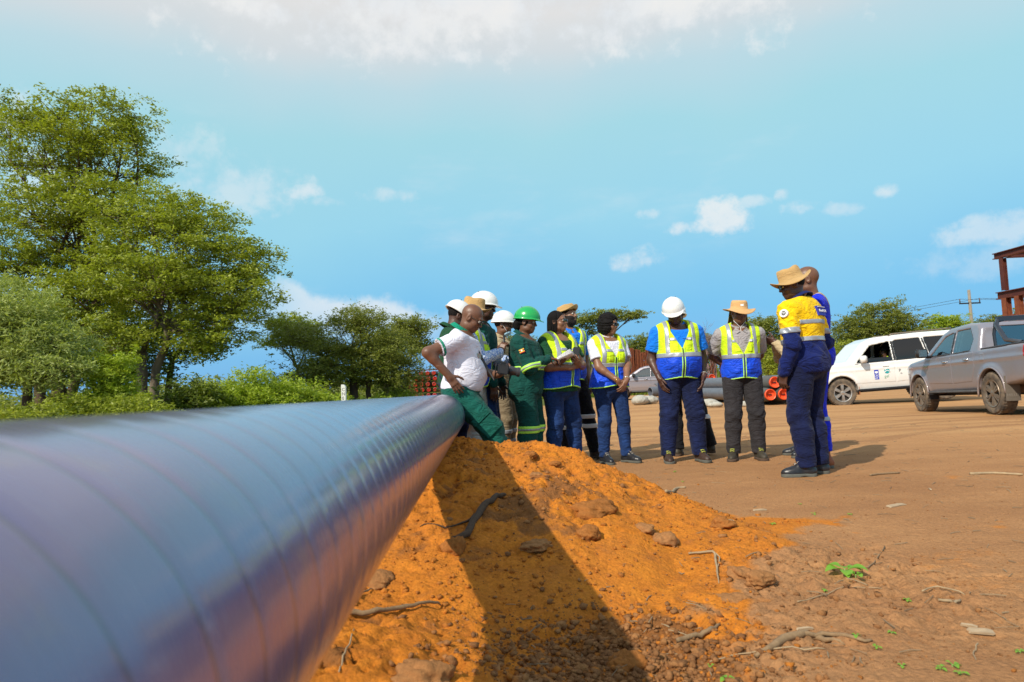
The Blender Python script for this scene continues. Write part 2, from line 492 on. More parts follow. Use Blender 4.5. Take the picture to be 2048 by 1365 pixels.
# ------------------------------------------------------------------ the big pipe
PD = ray(965, 785).normalized()
_n = []
r1 = ray(0, 843); r2 = ray(640, 1330)
def perp(v):
    v = v.normalized(); return (v - PD * v.dot(PD)).normalized()
pa, pb = perp(r1), perp(r2)
half = pa.angle(pb) / 2
PC = (pa + pb).normalized()
PR = 0.178
PDIST = PR / math.sin(half)
P0 = CAM + PC * PDIST            # nearest axis point to the camera
def pipe_axis(Y):
    return P0 + PD * ((Y - P0.y) / PD.y)
def pipe_mat():
    M = bpy.data.materials.new('pipe_coating'); M.use_nodes = True
    N = NT(M.node_tree); N.n.clear()
    o = N.node('ShaderNodeOutputMaterial'); p = N.node('ShaderNodeBsdfPrincipled')
    N.l.new(p.outputs[0], o.inputs[0])
    at_ = N.node('ShaderNodeVertexColor', layer_name='seam')
    tcn = N.node('ShaderNodeTexCoord').outputs['Object']
    n = N.noise(tcn, 5, 5, .6); nf = N.noise(N.vmath('MULTIPLY', tcn, (1.2, 1.2, 120)), 1, 4, .7)
    c = N.mix(N.map(n, .35, .65), (.095, .076, .205, 1), (.140, .112, .240, 1))
    c = N.mix(N.map(nf, .35, .7, 0, .35), c, (.16, .15, .30, 1))
    dust = N.map(N.noise(tcn, 11, 8, .75), .55, .72, 0, .5)
    c = N.mix(dust, c, (.24, .17, .13, 1))
    c = N.mix(N.math('MULTIPLY', at_.outputs[0], .6), c, (.018, .018, .03, 1))
    N.put(p.inputs['Base Color'], c)
    N.put(p.inputs['Roughness'], N.map(nf, .3, .7, .20, .32))
    p.inputs['Specular IOR Level'].default_value = .85
    p.inputs['Coat Weight'].default_value = .85
    p.inputs['Coat Roughness'].default_value = .16
    p.inputs['Coat IOR'].default_value = 1.6
    b = N.node('ShaderNodeBump'); b.inputs['Distance'].default_value = .0009; b.inputs['Strength'].default_value = .6
    N.l.new(N.math('ADD', nf, N.math('MULTIPLY', N.noise(tcn, 22, 3, .5), .9)), b.inputs['Height']); N.l.new(b.outputs[0], p.inputs['Normal'])
    return M
def build_pipe():
    na = 144; pitch = 0.078
    prof = [(0.0, .0002, 0), (.03, .0001, 1), (.06, -.0001, 1), (.09, .0002, 0), (.35, .0003, 0), (.65, .0003, 0), (.95, .0002, 0)]
    L0, L1 = -4.0, 11.5
    nt = int((L1 - L0) / pitch)
    ts = []; rs = []; se = []
    for k in range(nt):
        for (f_, dr, s_) in prof:
            ts.append(L0 + (k + f_) * pitch); rs.append(PR + dr); se.append(s_)
    ts = np.array(ts); rs = np.array(rs); se = np.array(se, float)
    ph = np.arange(na + 1) / na
    A = ph * 2 * math.pi
    Zc = ts[:, None] + ph[None, :] * pitch
    X = rs[:, None] * np.cos(A)[None, :]; Y = rs[:, None] * np.sin(A)[None, :]
    V = np.stack([X, Y, Zc], -1).reshape(-1, 3)
    n = na + 1
    i0 = (np.arange(len(ts) - 1)[:, None] * n + np.arange(na)[None, :]).ravel()
    Fc = np.stack([i0, i0 + 1, i0 + n + 1, i0 + n], 1)
    root = empty('steel_pipe', tuple(P0), label='long glossy blue grey pipe with spiral wrap running over the soil heap', cat='pipe')
    root.rotation_euler = PD.to_track_quat('Z', 'Y').to_euler()
    o = np_mesh('pipe_wall', V, Fc, pipe_mat(), root)
    cl = o.data.color_attributes.new('seam', 'FLOAT_COLOR', 'POINT')
    s_ = np.repeat(se, n)
    cl.data.foreach_set('color', np.stack([s_, s_, s_, np.ones_like(s_)], -1).astype(np.float32).ravel())
    return root
build_pipe()
print('ground+pipe', time.time() - T0, 'pipe centre', P0, 'dist', PDIST, 'at5.9', pipe_axis(5.9))
# ------------------------------------------------------------------ signed distance modelling (numpy) + surface nets
def V3(*a): return np.array(a, np.float32)
def rotm(rx=0, ry=0, rz=0):
    return np.array((Matrix.Rotation(R(rz), 3, 'Z') @ Matrix.Rotation(R(ry), 3, 'Y') @ Matrix.Rotation(R(rx), 3, 'X')), np.float32)
class Fr:
    """frame: origin o and rotation matrix m (columns are the axes)"""
    def __init__(s, o=(0, 0, 0), m=None): s.o = np.array(o, np.float32); s.m = np.eye(3, dtype=np.float32) if m is None else np.asarray(m, np.float32)
    def inv(s, P): return (P - s.o) @ s.m
    def fwd(s, P): return P @ s.m.T + s.o
def cap(P, a, b, ra, rb, sy=1.0):
    a = np.asarray(a, np.float32); b = np.asarray(b, np.float32)
    ab = b - a; L = float(ab @ ab) + 1e-9
    Q = P - a
    t = np.clip((Q @ ab) / L, 0, 1)
    D = Q - t[:, None] * ab
    return np.sqrt((D * D).sum(1)) - (ra + (rb - ra) * t)
def ell(P, c, r):
    Q = (P - np.asarray(c, np.float32)); r = np.asarray(r, np.float32)
    k0 = np.sqrt(((Q / r) ** 2).sum(1)); k1 = np.sqrt(((Q / (r * r)) ** 2).sum(1)) + 1e-6
    return np.where(k0 < 1e-3, -float(r.min()), k0 * (k0 - 1) / k1)
def rbox(P, c, h, r=0.0):
    q = np.abs(P - np.asarray(c, np.float32)) - (np.asarray(h, np.float32) - r)
    return np.sqrt((np.maximum(q, 0) ** 2).sum(1)) + np.minimum(q.max(1), 0) - r
def smin(a, b, k):
    h = np.clip(.5 + .5 * (b - a) / k, 0, 1)
    return b + (a - b) * h - k * h * (1 - h)
def smax(a, b, k): return -smin(-a, -b, k)
def surfnets(Fv, xs, ys, zs):
    S = Fv < 0
    nx_, ny_, nz_ = S.shape
    c = [S[i:nx_ - 1 + i, j:ny_ - 1 + j, k:nz_ - 1 + k] for i in (0, 1) for j in (0, 1) for k in (0, 1)]
    cnt = sum(a.astype(np.int8) for a in c)
    act = (cnt > 0) & (cnt < 8)
    I, J, K = np.nonzero(act)
    if not len(I): return np.zeros((0, 3)), np.zeros((0, 4), int)
    idx = -np.ones(act.shape, np.int64); idx[I, J, K] = np.arange(len(I))
    acc = np.zeros((len(I), 3)); num = np.zeros(len(I))
    cor = [(i, j, k) for i in (0, 1) for j in (0, 1) for k in (0, 1)]
    val = {q: Fv[I + q[0], J + q[1], K + q[2]] for q in cor}
    pos = {q: np.stack([xs[I + q[0]], ys[J + q[1]], zs[K + q[2]]], 1) for q in cor}
    for a in cor:
        for ax in range(3):
            if a[ax] == 0:
                b = tuple(1 if n == ax else a[n] for n in range(3))
                va, vb = val[a], val[b]
                m_ = (va < 0) != (vb < 0)
                t = np.where(m_, va / (va - vb + 1e-20), 0)
                acc += np.where(m_[:, None], pos[a] + (pos[b] - pos[a]) * t[:, None], 0)
                num += m_
    V = acc / num[:, None]
    Q = []
    def quads(m_, offs, flip):
        i, j, k = np.nonzero(m_)
        i0, j0, k0 = i, j, k
        v = [idx[i0 - o[0], j0 - o[1], k0 - o[2]] for o in offs]
        q = np.stack(v, 1)
        q[flip[i, j, k]] = q[flip[i, j, k]][:, ::-1]
        return q[(q >= 0).all(1)]
    # x edges
    e = np.zeros((nx_ - 1, ny_ - 1, nz_ - 1), bool); e[:, 1:, 1:] = (S[:-1, 1:-1, 1:-1] != S[1:, 1:-1, 1:-1])
    Q.append(quads(e, [(0, 0, 0), (0, 1, 0), (0, 1, 1), (0, 0, 1)], S[1:, :-1, :-1] & True))
    e = np.zeros_like(e); e[1:, :, 1:] = (S[1:-1, :-1, 1:-1] != S[1:-1, 1:, 1:-1])
    Q.append(quads(e, [(0, 0, 0), (0, 0, 1), (1, 0, 1), (1, 0, 0)], S[:-1, 1:, :-1] & True))
    e = np.zeros_like(e); e[1:, 1:, :] = (S[1:-1, 1:-1, :-1] != S[1:-1, 1:-1, 1:])
    Q.append(quads(e, [(0, 0, 0), (1, 0, 0), (1, 1, 0), (0, 1, 0)], S[:-1, :-1, 1:] & True))
    return V, np.concatenate(Q)
def iso(fn, lo, hi, h, frame=None, margin=1.7, extra=0.0):
    """mesh of fn(P)<0 inside the box lo..hi of frame, cell h; blocks far from the surface are skipped"""
    B = 6
    n = [int(math.ceil((hi[i] - lo[i]) / h / B)) * B + 1 for i in range(3)]
    ax = [lo[i] + h * np.arange(n[i]) for i in range(3)]
    nb = [(n[i] - 1) // B for i in range(3)]
    ctr = [lo[i] + h * (B * np.arange(nb[i]) + B / 2) for i in range(3)]
    C = np.stack(np.meshgrid(*ctr, indexing='ij'), -1).reshape(-1, 3).astype(np.float32)
    g = (lambda P: fn(frame.fwd(P))) if frame else fn
    d = g(C).reshape(nb)
    rad = h * B * .87 * margin + extra
    near = np.abs(d) < rad
    Fv = np.empty(n, np.float32)
    sgn = np.where(d < 0, -1.0, 1.0) * rad
    Fv[:-1, :-1, :-1] = np.repeat(np.repeat(np.repeat(sgn, B, 0), B, 1), B, 2)
    Fv[-1] = rad; Fv[:, -1] = rad; Fv[:, :, -1] = rad
    bi, bj, bk = np.nonzero(near)
    if len(bi):
        r_ = np.arange(B + 1)
        oi, oj, ok = [a.ravel() for a in np.meshgrid(r_, r_, r_, indexing='ij')]
        I = (bi[:, None] * B + oi).ravel(); J = (bj[:, None] * B + oj).ravel(); K = (bk[:, None] * B + ok).ravel()
        P = np.stack([ax[0][I], ax[1][J], ax[2][K]], 1).astype(np.float32)
        out_ = np.empty(len(P), np.float32)
        for s_ in range(0, len(P), 400000): out_[s_:s_ + 400000] = g(P[s_:s_ + 400000])
        Fv[I, J, K] = out_
    Fv[0] = np.maximum(Fv[0], 1e-4); Fv[-1] = np.maximum(Fv[-1], 1e-4); Fv[:, 0] = np.maximum(Fv[:, 0], 1e-4); Fv[:, -1] = np.maximum(Fv[:, -1], 1e-4)
    Fv[:, :, 0] = np.maximum(Fv[:, :, 0], 1e-4); Fv[:, :, -1] = np.maximum(Fv[:, :, -1], 1e-4)
    V, Q = surfnets(Fv, *ax)
    if frame and len(V): V = V @ frame.m.T + frame.o
    return V, Q
def rot_about(v, ax, deg):
    return np.array(Matrix.Rotation(R(deg), 3, Vector([float(q) for q in ax])) @ Vector([float(q) for q in v]), np.float32)
def nrm(v): v = np.asarray(v, np.float32); return v / (np.linalg.norm(v) + 1e-9)
def ik(a, c, l1, l2, hint):
    a = np.asarray(a, np.float32); c = np.asarray(c, np.float32)
    d = c - a; L = np.linalg.norm(d)
    if L > (l1 + l2) * .999: c = a + d / L * (l1 + l2) * .999; d = c - a; L = np.linalg.norm(d)
    u = d / L; x = (l1 * l1 - l2 * l2 + L * L) / (2 * L)
    hgt = math.sqrt(max(l1 * l1 - x * x, 1e-6))
    hv = nrm(hint); hv = nrm(hv - u * (hv @ u))
    return a + u * x + hv * hgt, c
_fr = np.random.RandomState(5)
_D = _fr.randn(8, 3); _D /= np.linalg.norm(_D, axis=1)[:, None]
def folds(P, s=1.0, seed=0.0):
    """soft ridged wrinkles, about -1..1"""
    x, y, z = P[:, 0] * s, P[:, 1] * s, P[:, 2] * s
    a = np.sin(9 * x + 5.1 * z + seed) * .09 + np.sin(11 * y - 4 * z + 2 * seed) * .08
    r = np.sin(31 * z + 14 * x + 60 * a + seed) + .7 * np.sin(27 * z - 19 * x + 9 * y + 50 * a + 2.3 + seed) + .5 * np.sin(46 * z + 12 * y - 8 * x - 45 * a + seed * 3)
    return r / 2.2

# ------------------------------------------------------------------ people
SKINS = {}
def skin(k):
    cols = {'a': (.125, .052, .028), 'b': (.175, .078, .042), 'c': (.27, .125, .068), 'd': (.095, .042, .026)}
    return mat('skin_' + k, cols[k], rough=.42, spec=.5, nscale=18, namp=.22, bump=.0012, bscale=160)
class Person:
    def __init__(s, name_label, loc, ang, H=1.72, build=1.0, belly=0.0, lean=0, twist=0, side=0, female=False, head=(0, 0, 0), tone='a',
                 pelvis=(0, 0, 0), group=None, legs=None, seed=0.0, zoff=0.0):
        s.k = H / 1.75; s.seed = seed
        s.b = build; s.belly = belly; s.fem = female; s.tone = tone
        s.root = empty('person', (loc[0], loc[1], loc[2]), R(ang - 90), name_label, 'person', group)
        s.pel = V3(0, 0, .96) + np.array(pelvis, np.float32)
        s.U = Fr(s.pel, rotm(-lean, side, twist))
        # head
        nb = s.U.fwd(V3(0, -.012, .50))
        s.neck0 = nb
        yaw, pit, rol = head
        hm = rotm(0, 0, yaw) @ rotm(-pit, 0, 0) @ rotm(0, rol, 0)
        hc = nb + (hm @ V3(0, .028, .165)) * np.array([.75, .75, 1]) + V3(0, .012, -.002)
        s.Hd = Fr(hc, hm)
        s.arms = {}
        # legs
        L = legs or {}
        s.leg = {}
        for sd in (-1, 1):
            lg = L.get(sd, {})
            hip = s.pel + V3(sd * .092 * build ** .5, 0, -.03)
            ank = np.array(lg.get('ank', (sd * .13, .0, .085)), np.float32)
            kn, ank = ik(hip, ank, .428, .423, lg.get('hint', (sd * .15, 1, 0)))
            s.leg[sd] = (hip, kn, ank, lg.get('toe', 8) * (-sd), lg.get('pitch', 0))
    def arm(s, sd, wrist, hint, fd=(0, 0, -1), pn=None, curl=30, show=True, thumb=25, spread=6):
        sh = s.U.fwd(V3(sd * (.178 if s.fem else .192) * s.b ** .5, -.005, .425))
        w_ = np.array(wrist, np.float32)
        el, w_ = ik(sh, w_, .295, .265, hint)
        s.arms[sd] = dict(sh=sh, el=el, wr=w_, fd=nrm(fd), pn=nrm(pn if pn is not None else (-sd, 0, 0)), curl=curl, show=show, thumb=thumb, spread=spread)
    # --- distance functions
    def torso(s, P, inf=0.0, foldamp=0.0):
        Q = s.U.inv(P); b = s.b; bel = s.belly
        d = ell(Q, (0, -.012, -.01), (.168 * b + inf, (.122 * b + inf), .15 + inf))
        d = smin(d, ell(Q, (0, .012 + bel * .55, .13), (.142 * b + bel * .5 + inf, .108 * b + bel * .75 + inf, .19 + inf)), .07)
        d = smin(d, ell(Q, (0, .0, .33), (.165 * b + inf, .118 * b + bel * .2 + inf, .20 + inf)), .07)
        sw = (.138 if s.fem else .152) * b ** .5
        d = smin(d, cap(Q, (-sw, -.01, .425), (sw, -.01, .425), .062 + inf, .062 + inf), .07)
        d = smin(d, cap(Q, (-.07, -.02, .46), (.07, -.02, .46), .05 + inf * .8, .05 + inf * .8), .06)
        if s.fem:
            for q in (-1, 1): d = smin(d, ell(Q, (q * .075, .085, .285), (.072 + inf, .068 + inf, .07 + inf)), .05)
        if s.fem: d = smin(d, ell(Q, (0, -.02, -.09), (.18 * b + inf, .14 * b + inf, .13 + inf)), .06)
        if foldamp: d = d + foldamp * folds(Q, 1.0, s.seed) * np.clip(1.15 - Q[:, 2] * 1.6, .25, 1)
        return d
    def armsdf(s, P, sd, i0=0.0, i1=0.0, upto=1.0, foldamp=0.0):
        a = s.arms[sd]
        d = cap(P, a['sh'], a['el'], .056 * s.b ** .5 + i0, .043 * s.b ** .5 + i1)
        if upto > 0:
            e = a['el'] + (a['wr'] - a['el']) * upto
            f_ = cap(P, a['el'], e, .043 * s.b ** .5 + i1, (.043 + (.029 - .043) * upto) * s.b ** .3 + i1)
            f_ = smin(f_, ell(P, a['el'] + (a['wr'] - a['el']) * .25, (.045 + i1,) * 3), .02) if i1 < .004 else f_
            d = smin(d, f_, .03)
        if foldamp:
            d = d + foldamp * folds(P, 1.6, s.seed + sd)
        return d
    def legsdf(s, P, sd, i0=0.0, i1=0.0, i2=0.0, foldamp=0.0, flare=0.0):
        h, k, a = s.leg[sd][:3]
        bb = s.b ** .6
        d = cap(P, h, k, .094 * bb + i0, .058 * bb + i1)
        cal = k + (a - k) * .33 + nrm(np.array([0, -1, 0])) * .012
        d2 = smin(cap(P, k, cal, .056 * bb + i1, .056 * bb + i1), cap(P, cal, a, .056 * bb + i1, .040 + i2 + flare), .03)
        d = smin(d, d2, .03)
        if foldamp:
            # folds gather at the knee, the crotch and over the shoe
            zz = P[:, 2]
            wgt = .35 + .65 * np.exp(-((zz - k[2]) / .10) ** 2) + .9 * np.exp(-((zz - .13) / .07) ** 2)
            d = d + foldamp * wgt * folds(P * np.array([.8, .8, 1.25], np.float32), 1.2, s.seed + 2 * sd)
        return d
    def headsdf(s, P):
        Q = s.Hd.inv(P); f = .95 if s.fem else 1.0
        d = ell(Q, (0, -.016, .034), (.0765, .097, .088))
        d = smin(d, ell(Q, (0, .022, -.035), (.062 * f, .070, .078)), .035)
        d = smin(d, ell(Q, (0, .052, -.088), (.034 * f, .030, .024)), .03)           # chin
        for q in (-1, 1):
            d = smin(d, ell(Q, (q * .040, .052, -.030), (.026, .028, .026)), .02)      # cheek
            d = smin(d, ell(Q, (q * .045, .010, -.070), (.022 * f, .04, .022)), .025)  # jaw
        d = smin(d, cap(Q, (-.03, .076, .030), (.03, .076, .030), .0115, .0115), .014)   # brow
        for q in (-1, 1):
            d = smax(d, -ell(Q, (q * .031, .094, .008), (.019, .016, .012)), .010)
        d = smin(d, cap(Q, (0, .083, .016), (0, .103, -.022), .0085, .0125), .010)       # nose
        for q in (-1, 1): d = smin(d, ell(Q, (q * .013, .094, -.026), (.0095, .010, .008)), .006)
        lip = smin(ell(Q, (0, .085, -.052), (.025, .012, .0072)), ell(Q, (0, .083, -.064), (.022, .012, .0078)), .002)
        d = smin(d, lip, .006)
        d = smax(d, -ell(Q, (0, .099, -.058), (.024, .006, .0018)), .003)
        for q in (-1, 1):
            e = smax(ell(Q, (q * .079, -.012, -.002), (.010, .021, .034)), -ell(Q, (q * .090, -.008, .002), (.008, .012, .021)), .004)
            d = smin(d, e, .008)
        n1_ = s.Hd.fwd(V3(0, -.022, -.045))
        d = smin(d, cap(P, n1_, s.neck0 + V3(0, -.0, -.04), .052 * (.88 if s.fem else 1) * s.b ** .3, .060 * (.88 if s.fem else 1) * s.b ** .4), .03)
        return d
    def handframe(s, sd):
        a = s.arms[sd]
        f = a['fd']; n = nrm(a['pn'] - f * (a['pn'] @ f))
        sdv = np.cross(f, n) * (1 if sd > 0 else -1)     # towards the thumb
        return a['wr'], f, n, sdv
    def handsdf(s, P, sd):
        a = s.arms[sd]; w_, f, n, t = s.handframe(sd); g = .92 if s.fem else 1.0
        M_ = np.stack([t, n, f], 1)
        Q = (P - w_) @ M_ / g                     # x thumb side, y palm normal, z along fingers
        d = rbox(Q, (0, .0, .052), (.036, .013, .043), .012)
        d = smin(d, cap(Q, (0, 0, -.03), (0, 0, .02), .027, .026), .02)
        base = [(.028, .072, .040), (.009, .080, .046), (-.011, .077, .042), (-.030, .068, .034)]
        for i, (x, z, L) in enumerate(base):
            p = np.array([x, 0, .088 + (z - .075) * .6]); ang = -8
            dirx = (x / .03) * math.sin(R(a['spread']))
            for j, (l_, r0_) in enumerate(((L, .0098), (L * .62, .0086), (L * .5, .0076))):
                ang += a['curl'] * (1.0 if j else .85) + 8 * (j == 0)
                dv = nrm([dirx, math.sin(R(ang)), math.cos(R(ang))])
                q = p + dv * l_
                d = smin(d, cap(Q, p, q, r0_, r0_ * .92), .004)
                p = q
        p = np.array([.026, .004, .018]); ta = a['thumb']
        for j, l_ in enumerate((.042, .032, .024)):
            an = R(48 - 16 * j)
            dv = nrm([math.sin(an), math.sin(R(ta + 12 * j)), math.cos(an)])
            q = p + dv * l_
            d = smin(d, cap(Q, p, q, (.014, .0105, .0092)[j], (.0105, .0094, .0078)[j]), .006)
            p = q
        return d * g
    # --- meshes
    def put(s, name, VQ, mt, parent=None, smooth=True):
        V, Q = VQ
        if not len(V): return None
        return np_mesh(name, np.asarray(V) * s.k, Q, mt, parent or s.root, smooth)
    def body(s, hands=(-1, 1), lowres=False):
        """the whole skin: trunk, legs, arms coarse; head and hands fine"""
        hm = .012
        zc = float(s.neck0[2]) + .0
        Un = s.U.m[:, 2]
        def coarse(P):
            d = s.torso(P)
            for sd in (-1, 1):
                d = smin(d, s.legsdf(P, sd), .03)
                h, k, a, toe, pt = s.leg[sd]
                ft = rotm(0, 0, toe) @ V3(0, .13, -.03)
                d = smin(d, cap(P, a, a + ft, .036, .03), .03)
                if sd in s.arms: d = smin(d, s.armsdf(P, sd), .03)
            d = smin(d, cap(P, s.neck0 + V3(0, -.0, -.04), s.Hd.fwd(V3(0, -.02, -.04)), .056, .048), .03)
            d = smin(d, ell(s.Hd.inv(P), (0, -.012, .03), (.06, .08, .07)), .03)
            for sd in hands:
                if sd in s.arms:
                    w_, f, n, t = s.handframe(sd)
                    d = smin(d, cap(P, w_ - f * .01, w_ + f * .05, .022, .016), .01)
            return d
        pts = [s.pel, s.neck0, s.Hd.o] + [q for sd in (-1, 1) for q in s.leg[sd][:3]] + [s.arms[q][n] for q in s.arms for n in ('sh', 'el', 'wr')]
        lo = np.min(pts, 0) - np.array([.2, .22, .1]); hi = np.max(pts, 0) + np.array([.2, .25, .15]); lo[2] = max(lo[2], .0)
        parts = [iso(coarse, lo, hi, .016)]
        hc = s.Hd.o
        parts.append(iso(s.headsdf, (-.115, -.135, -.20), (.115, .135, .135), .0052, frame=s.Hd))
        for sd in hands:
            a = s.arms.get(sd)
            if a is None or not a['show']: continue
            w_, f, n, t = s.handframe(sd)
            ctr = w_ + f * .07
            parts.append(iso(lambda P, sd=sd: smin(s.handsdf(P, sd), cap(P, s.arms[sd]['el'], s.arms[sd]['wr'], .043 * s.b ** .5, .029 * s.b ** .3), .012), ctr - .135, ctr + .135, .0048))
        Vs = []; Qs = []; n_ = 0
        for V, Q in parts:
            Vs.append(V); Qs.append(Q + n_); n_ += len(V)
        o = s.put('body', (np.concatenate(Vs), np.concatenate(Qs)), skin(s.tone))
        s.bodyobj = o
        return o
    def eyes(s):
        for q in (-1, 1):
            c = V3(q * .031, .080, .008)
            mb = MB(); n = 12; V = []; Fc = []
            u = np.linspace(0, math.pi, 9)
            prof = [(.0118 * math.sin(a), .0118 * math.cos(a)) for a in u]
            Mx = Matrix.Translation(Vector([float(x) for x in s.Hd.fwd(c[None])[0] * s.k])) @ Matrix([[float(z) for z in r_] for r_ in s.Hd.m]).to_4x4() @ Matrix.Rotation(R(90), 4, 'Z')
            mb.lathe([(r_ * s.k, x * s.k) for r_, x in prof], 12, Mx)
            o = mb.build('eye', [mat('eye_white', (.55, .50, .44), .25), mat('eye_dark', (.015, .008, .006), .12)], s.root, True)
            for p in o.data.polygons:
                cen = Vector([float(x) for x in s.Hd.inv(np.array([p.center], np.float32) / s.k)[0]])
                if cen.y - c[1] > .0098: p.material_index = 1
    def trousers(s, mt, i0=.014, i1=.020, i2=.030, flare=0.0, fold=.0055, top=.10, name='trousers', hem=.075, cuffz=None):
        hz = hem
        def fn(P):
            Q = s.U.inv(P)
            d = smax(s.torso(P, .010), Q[:, 2] - top, .006)
            lg = None
            for sd in (-1, 1):
                l_ = s.legsdf(P, sd, i0, i1, i2, fold, flare)
                h, k, a = s.leg[sd][:3]
                ax = nrm(a - k); cut = (P - a) @ ax + (hz - .085) * -1 - .0
                l_ = smax(l_, (P - (a + ax * (.085 - hz))) @ ax, .004)
                lg = l_ if lg is None else np.minimum(lg, l_)
            return smin(d, lg, .022)
        pts = [s.pel + V3(0, 0, top + .03), s.pel] + [q for sd in (-1, 1) for q in s.leg[sd][:3]]
        lo = np.min(pts, 0) - np.array([.2, .22, .08]); hi = np.max(pts, 0) + np.array([.2, .22, .04])
        o = s.put(name, iso(fn, lo, hi, .0095), mt)
        return o
    def shirt(s, mt, sleeve=.55, long=False, inf=.014, hem=-.06, fold=.006, name='shirt', collar=None, sl=.018, vneck=0.0):
        """sleeve: share of the upper arm that is covered; long: down to the wrist"""
        def fn(P):
            Q = s.U.inv(P)
            d = s.torso(P, inf, fold)
            d = smax(d, -(Q[:, 2] - hem), .01)
            for sd in s.arms:
                a = s.arms[sd]
                if long:
                    l_ = s.armsdf(P, sd, .014 + sl * .3, .012 + sl * .3, .93, fold * .9)
                else:
                    ax = nrm(a['el'] - a['sh']); L = float(np.linalg.norm(a['el'] - a['sh']))
                    l_ = cap(P, a['sh'], a['sh'] + ax * (L * sleeve + .08), .056 * s.b ** .5 + sl * .8, .056 * s.b ** .5 + sl) + fold * .5 * folds(P, 1.5, s.seed + 1)
                    l_ = smax(l_, (P - a['sh']) @ ax - L * sleeve, .005)
                d = smin(d, l_, .03)
            # neck hole
            if vneck:
                d = smax(d, -smax(np.abs(Q[:, 0]) - (Q[:, 2] - (.46 - vneck)) * .5, -(Q[:, 1]), .01), .008)
            return smax(d, (Q[:, 2] - .508 + .5 * Q[:, 1]), .01)
        s.shirtfn = fn
        pts = [s.U.fwd(V3(x, y, z)) for x in (-.24 * s.b, .24 * s.b) for y in (-.16, .17 + s.belly) for z in (hem - .02, .55)]
        pts += [s.arms[q][n] + np.array([dx, dx, dx]) for q in s.arms for n in (('sh', 'el', 'wr') if long else ('sh', 'el')) for dx in (-.085, .085)]
        o = s.put(name, iso(fn, np.min(pts, 0), np.max(pts, 0), .0095), mt)
        s.shirto = o
        if collar:
            s.collar(collar, parent=o)
        return o
    def collar(s, mt, parent=None, gap=.045, h=.036):
        nb = s.neck0; hn = s.Hd.fwd(V3(0, -.02, -.06))
        ax = nrm(hn - nb)
        def fn(P):
            Q = s.U.inv(P)
            r0 = .066 * s.b ** .35 * (.92 if s.fem else 1)
            lean_ = (Q[:, 2] - .50)
            zt = .598 - .55 * (Q[:, 1] + .09)
            dz = zt - Q[:, 2]
            rr = np.sqrt((Q[:, 0] * .95) ** 2 + (Q[:, 1] + .006) ** 2) - (r0 + .003) - .95 * np.clip(dz, -.02, .08)
            d = (np.abs(rr) - .0055) * .8
            pt = .046 + .030 * np.exp(-((np.abs(Q[:, 0]) - .045) / .022) ** 2) * (Q[:, 1] > .02)
            d = smax(smax(d, dz - pt, .003), -dz, .003)
            d = smax(d, -smax(np.abs(Q[:, 0]) - .004 - np.clip(dz - .01, 0, 1) * .55, -Q[:, 1], .004), .003)
            # front opening
            d = smax(d, -(np.abs(Q[:, 0]) - np.clip(Q[:, 2] - .43, 0, 1) * gap * 9) if False else d, .002)
            return d
        lo = s.U.o * 0 + V3(-.15, -.16, .38); hi = V3(.15, .17, .63)
        o = s.put('collar', iso(fn, lo, hi, .005, frame=s.U), mt, parent)
        # two points of the collar lying on the chest
        return o
    def lapels(s, mt, parent=None):
        for q in (-1, 1):
            c = [(.012, .098, .455), (.058, .070, .495), (.085, .062, .455), (.052, .100, .425)]
            V = []; 
            for (x, y, z) in c:
                V.append(V3(q * x * s.b ** .3, y * s.b + .022 + s.belly * .1, z))
            V = np.array(V); V2 = V + np.array([0, .008, .002])
            A = np.concatenate([V, V2]); A = s.U.fwd(A.astype(np.float32)) * s.k
            mb = MB(); mb.add(A, [(0, 1, 2, 3), (4, 5, 6, 7), (0, 4, 5, 1), (1, 5, 6, 2), (2, 6, 7, 3), (3, 7, 4, 0)])
            mb.build('collar_point', mt, parent or s.root)
    def vest(s, hem=-.075, split=.155, zv=.26, arm_x=.200, inf=.032, colours=None, name='safety_vest', text=True, halfopen=0.0):
        lime, blue, grey, pipe_ = colours or (VLIME, VBLUE, VGREY, VPIPE)
        b = s.b ** .5
        axx = arm_x * b
        def base(P, i):
            Q = s.U.inv(P)
            d = s.torso(P, i, .005)
            d = smax(d, -(Q[:, 2] - hem - .02 * np.abs(Q[:, 0]) * 0 - .012 * np.cos(Q[:, 0] * 14)), .004)
            # arm holes
            hole = smax(np.abs(Q[:, 0]) * -1 + axx - .0, -(Q[:, 2] - .225), .03)
            d = smax(d, -hole, .01)
            # V neck in front, round neck behind
            vn = smax(np.abs(Q[:, 0]) - np.clip((Q[:, 2] - zv) * .52, -.05, .098) - halfopen * np.clip(1 - Q[:, 2] / .3, 0, 1), -(Q[:, 1] - .0), .01)
            d = smax(d, -vn, .005)
            nk = cap(Q, (0, -.02, .40), (0, .0, .7), .072, .072)
            d = smax(d, -smax(nk, -(Q[:, 2] - .43), .01), .006)
            return d, Q
        xb = .25 * s.b; yf = .20 * s.b + s.belly + .03; yb = -.19 * s.b
        def zone(fnz, i, lo, hi, h=.0075):
            def fn(P):
                d, Q = base(P, i)
                return np.maximum(d, fnz(Q))
            return iso(fn, lo, hi, h, frame=s.U)
        root = s.put(name, zone(lambda Q: -(Q[:, 2] - split), inf, (-xb, yb, split - .02), (xb, yf, .56)), lime)
        s.put('blue_panel', zone(lambda Q: Q[:, 2] - split, inf + .001, (-xb, yb, hem - .03), (xb, yf, split + .02)), blue, root)
        g = inf + .0045
        s.put('reflective_band', zone(lambda Q: np.abs(Q[:, 2] - split - .022) - .024, g, (-xb, yb, split - .02), (xb, yf, split + .06), .0065), grey, root)
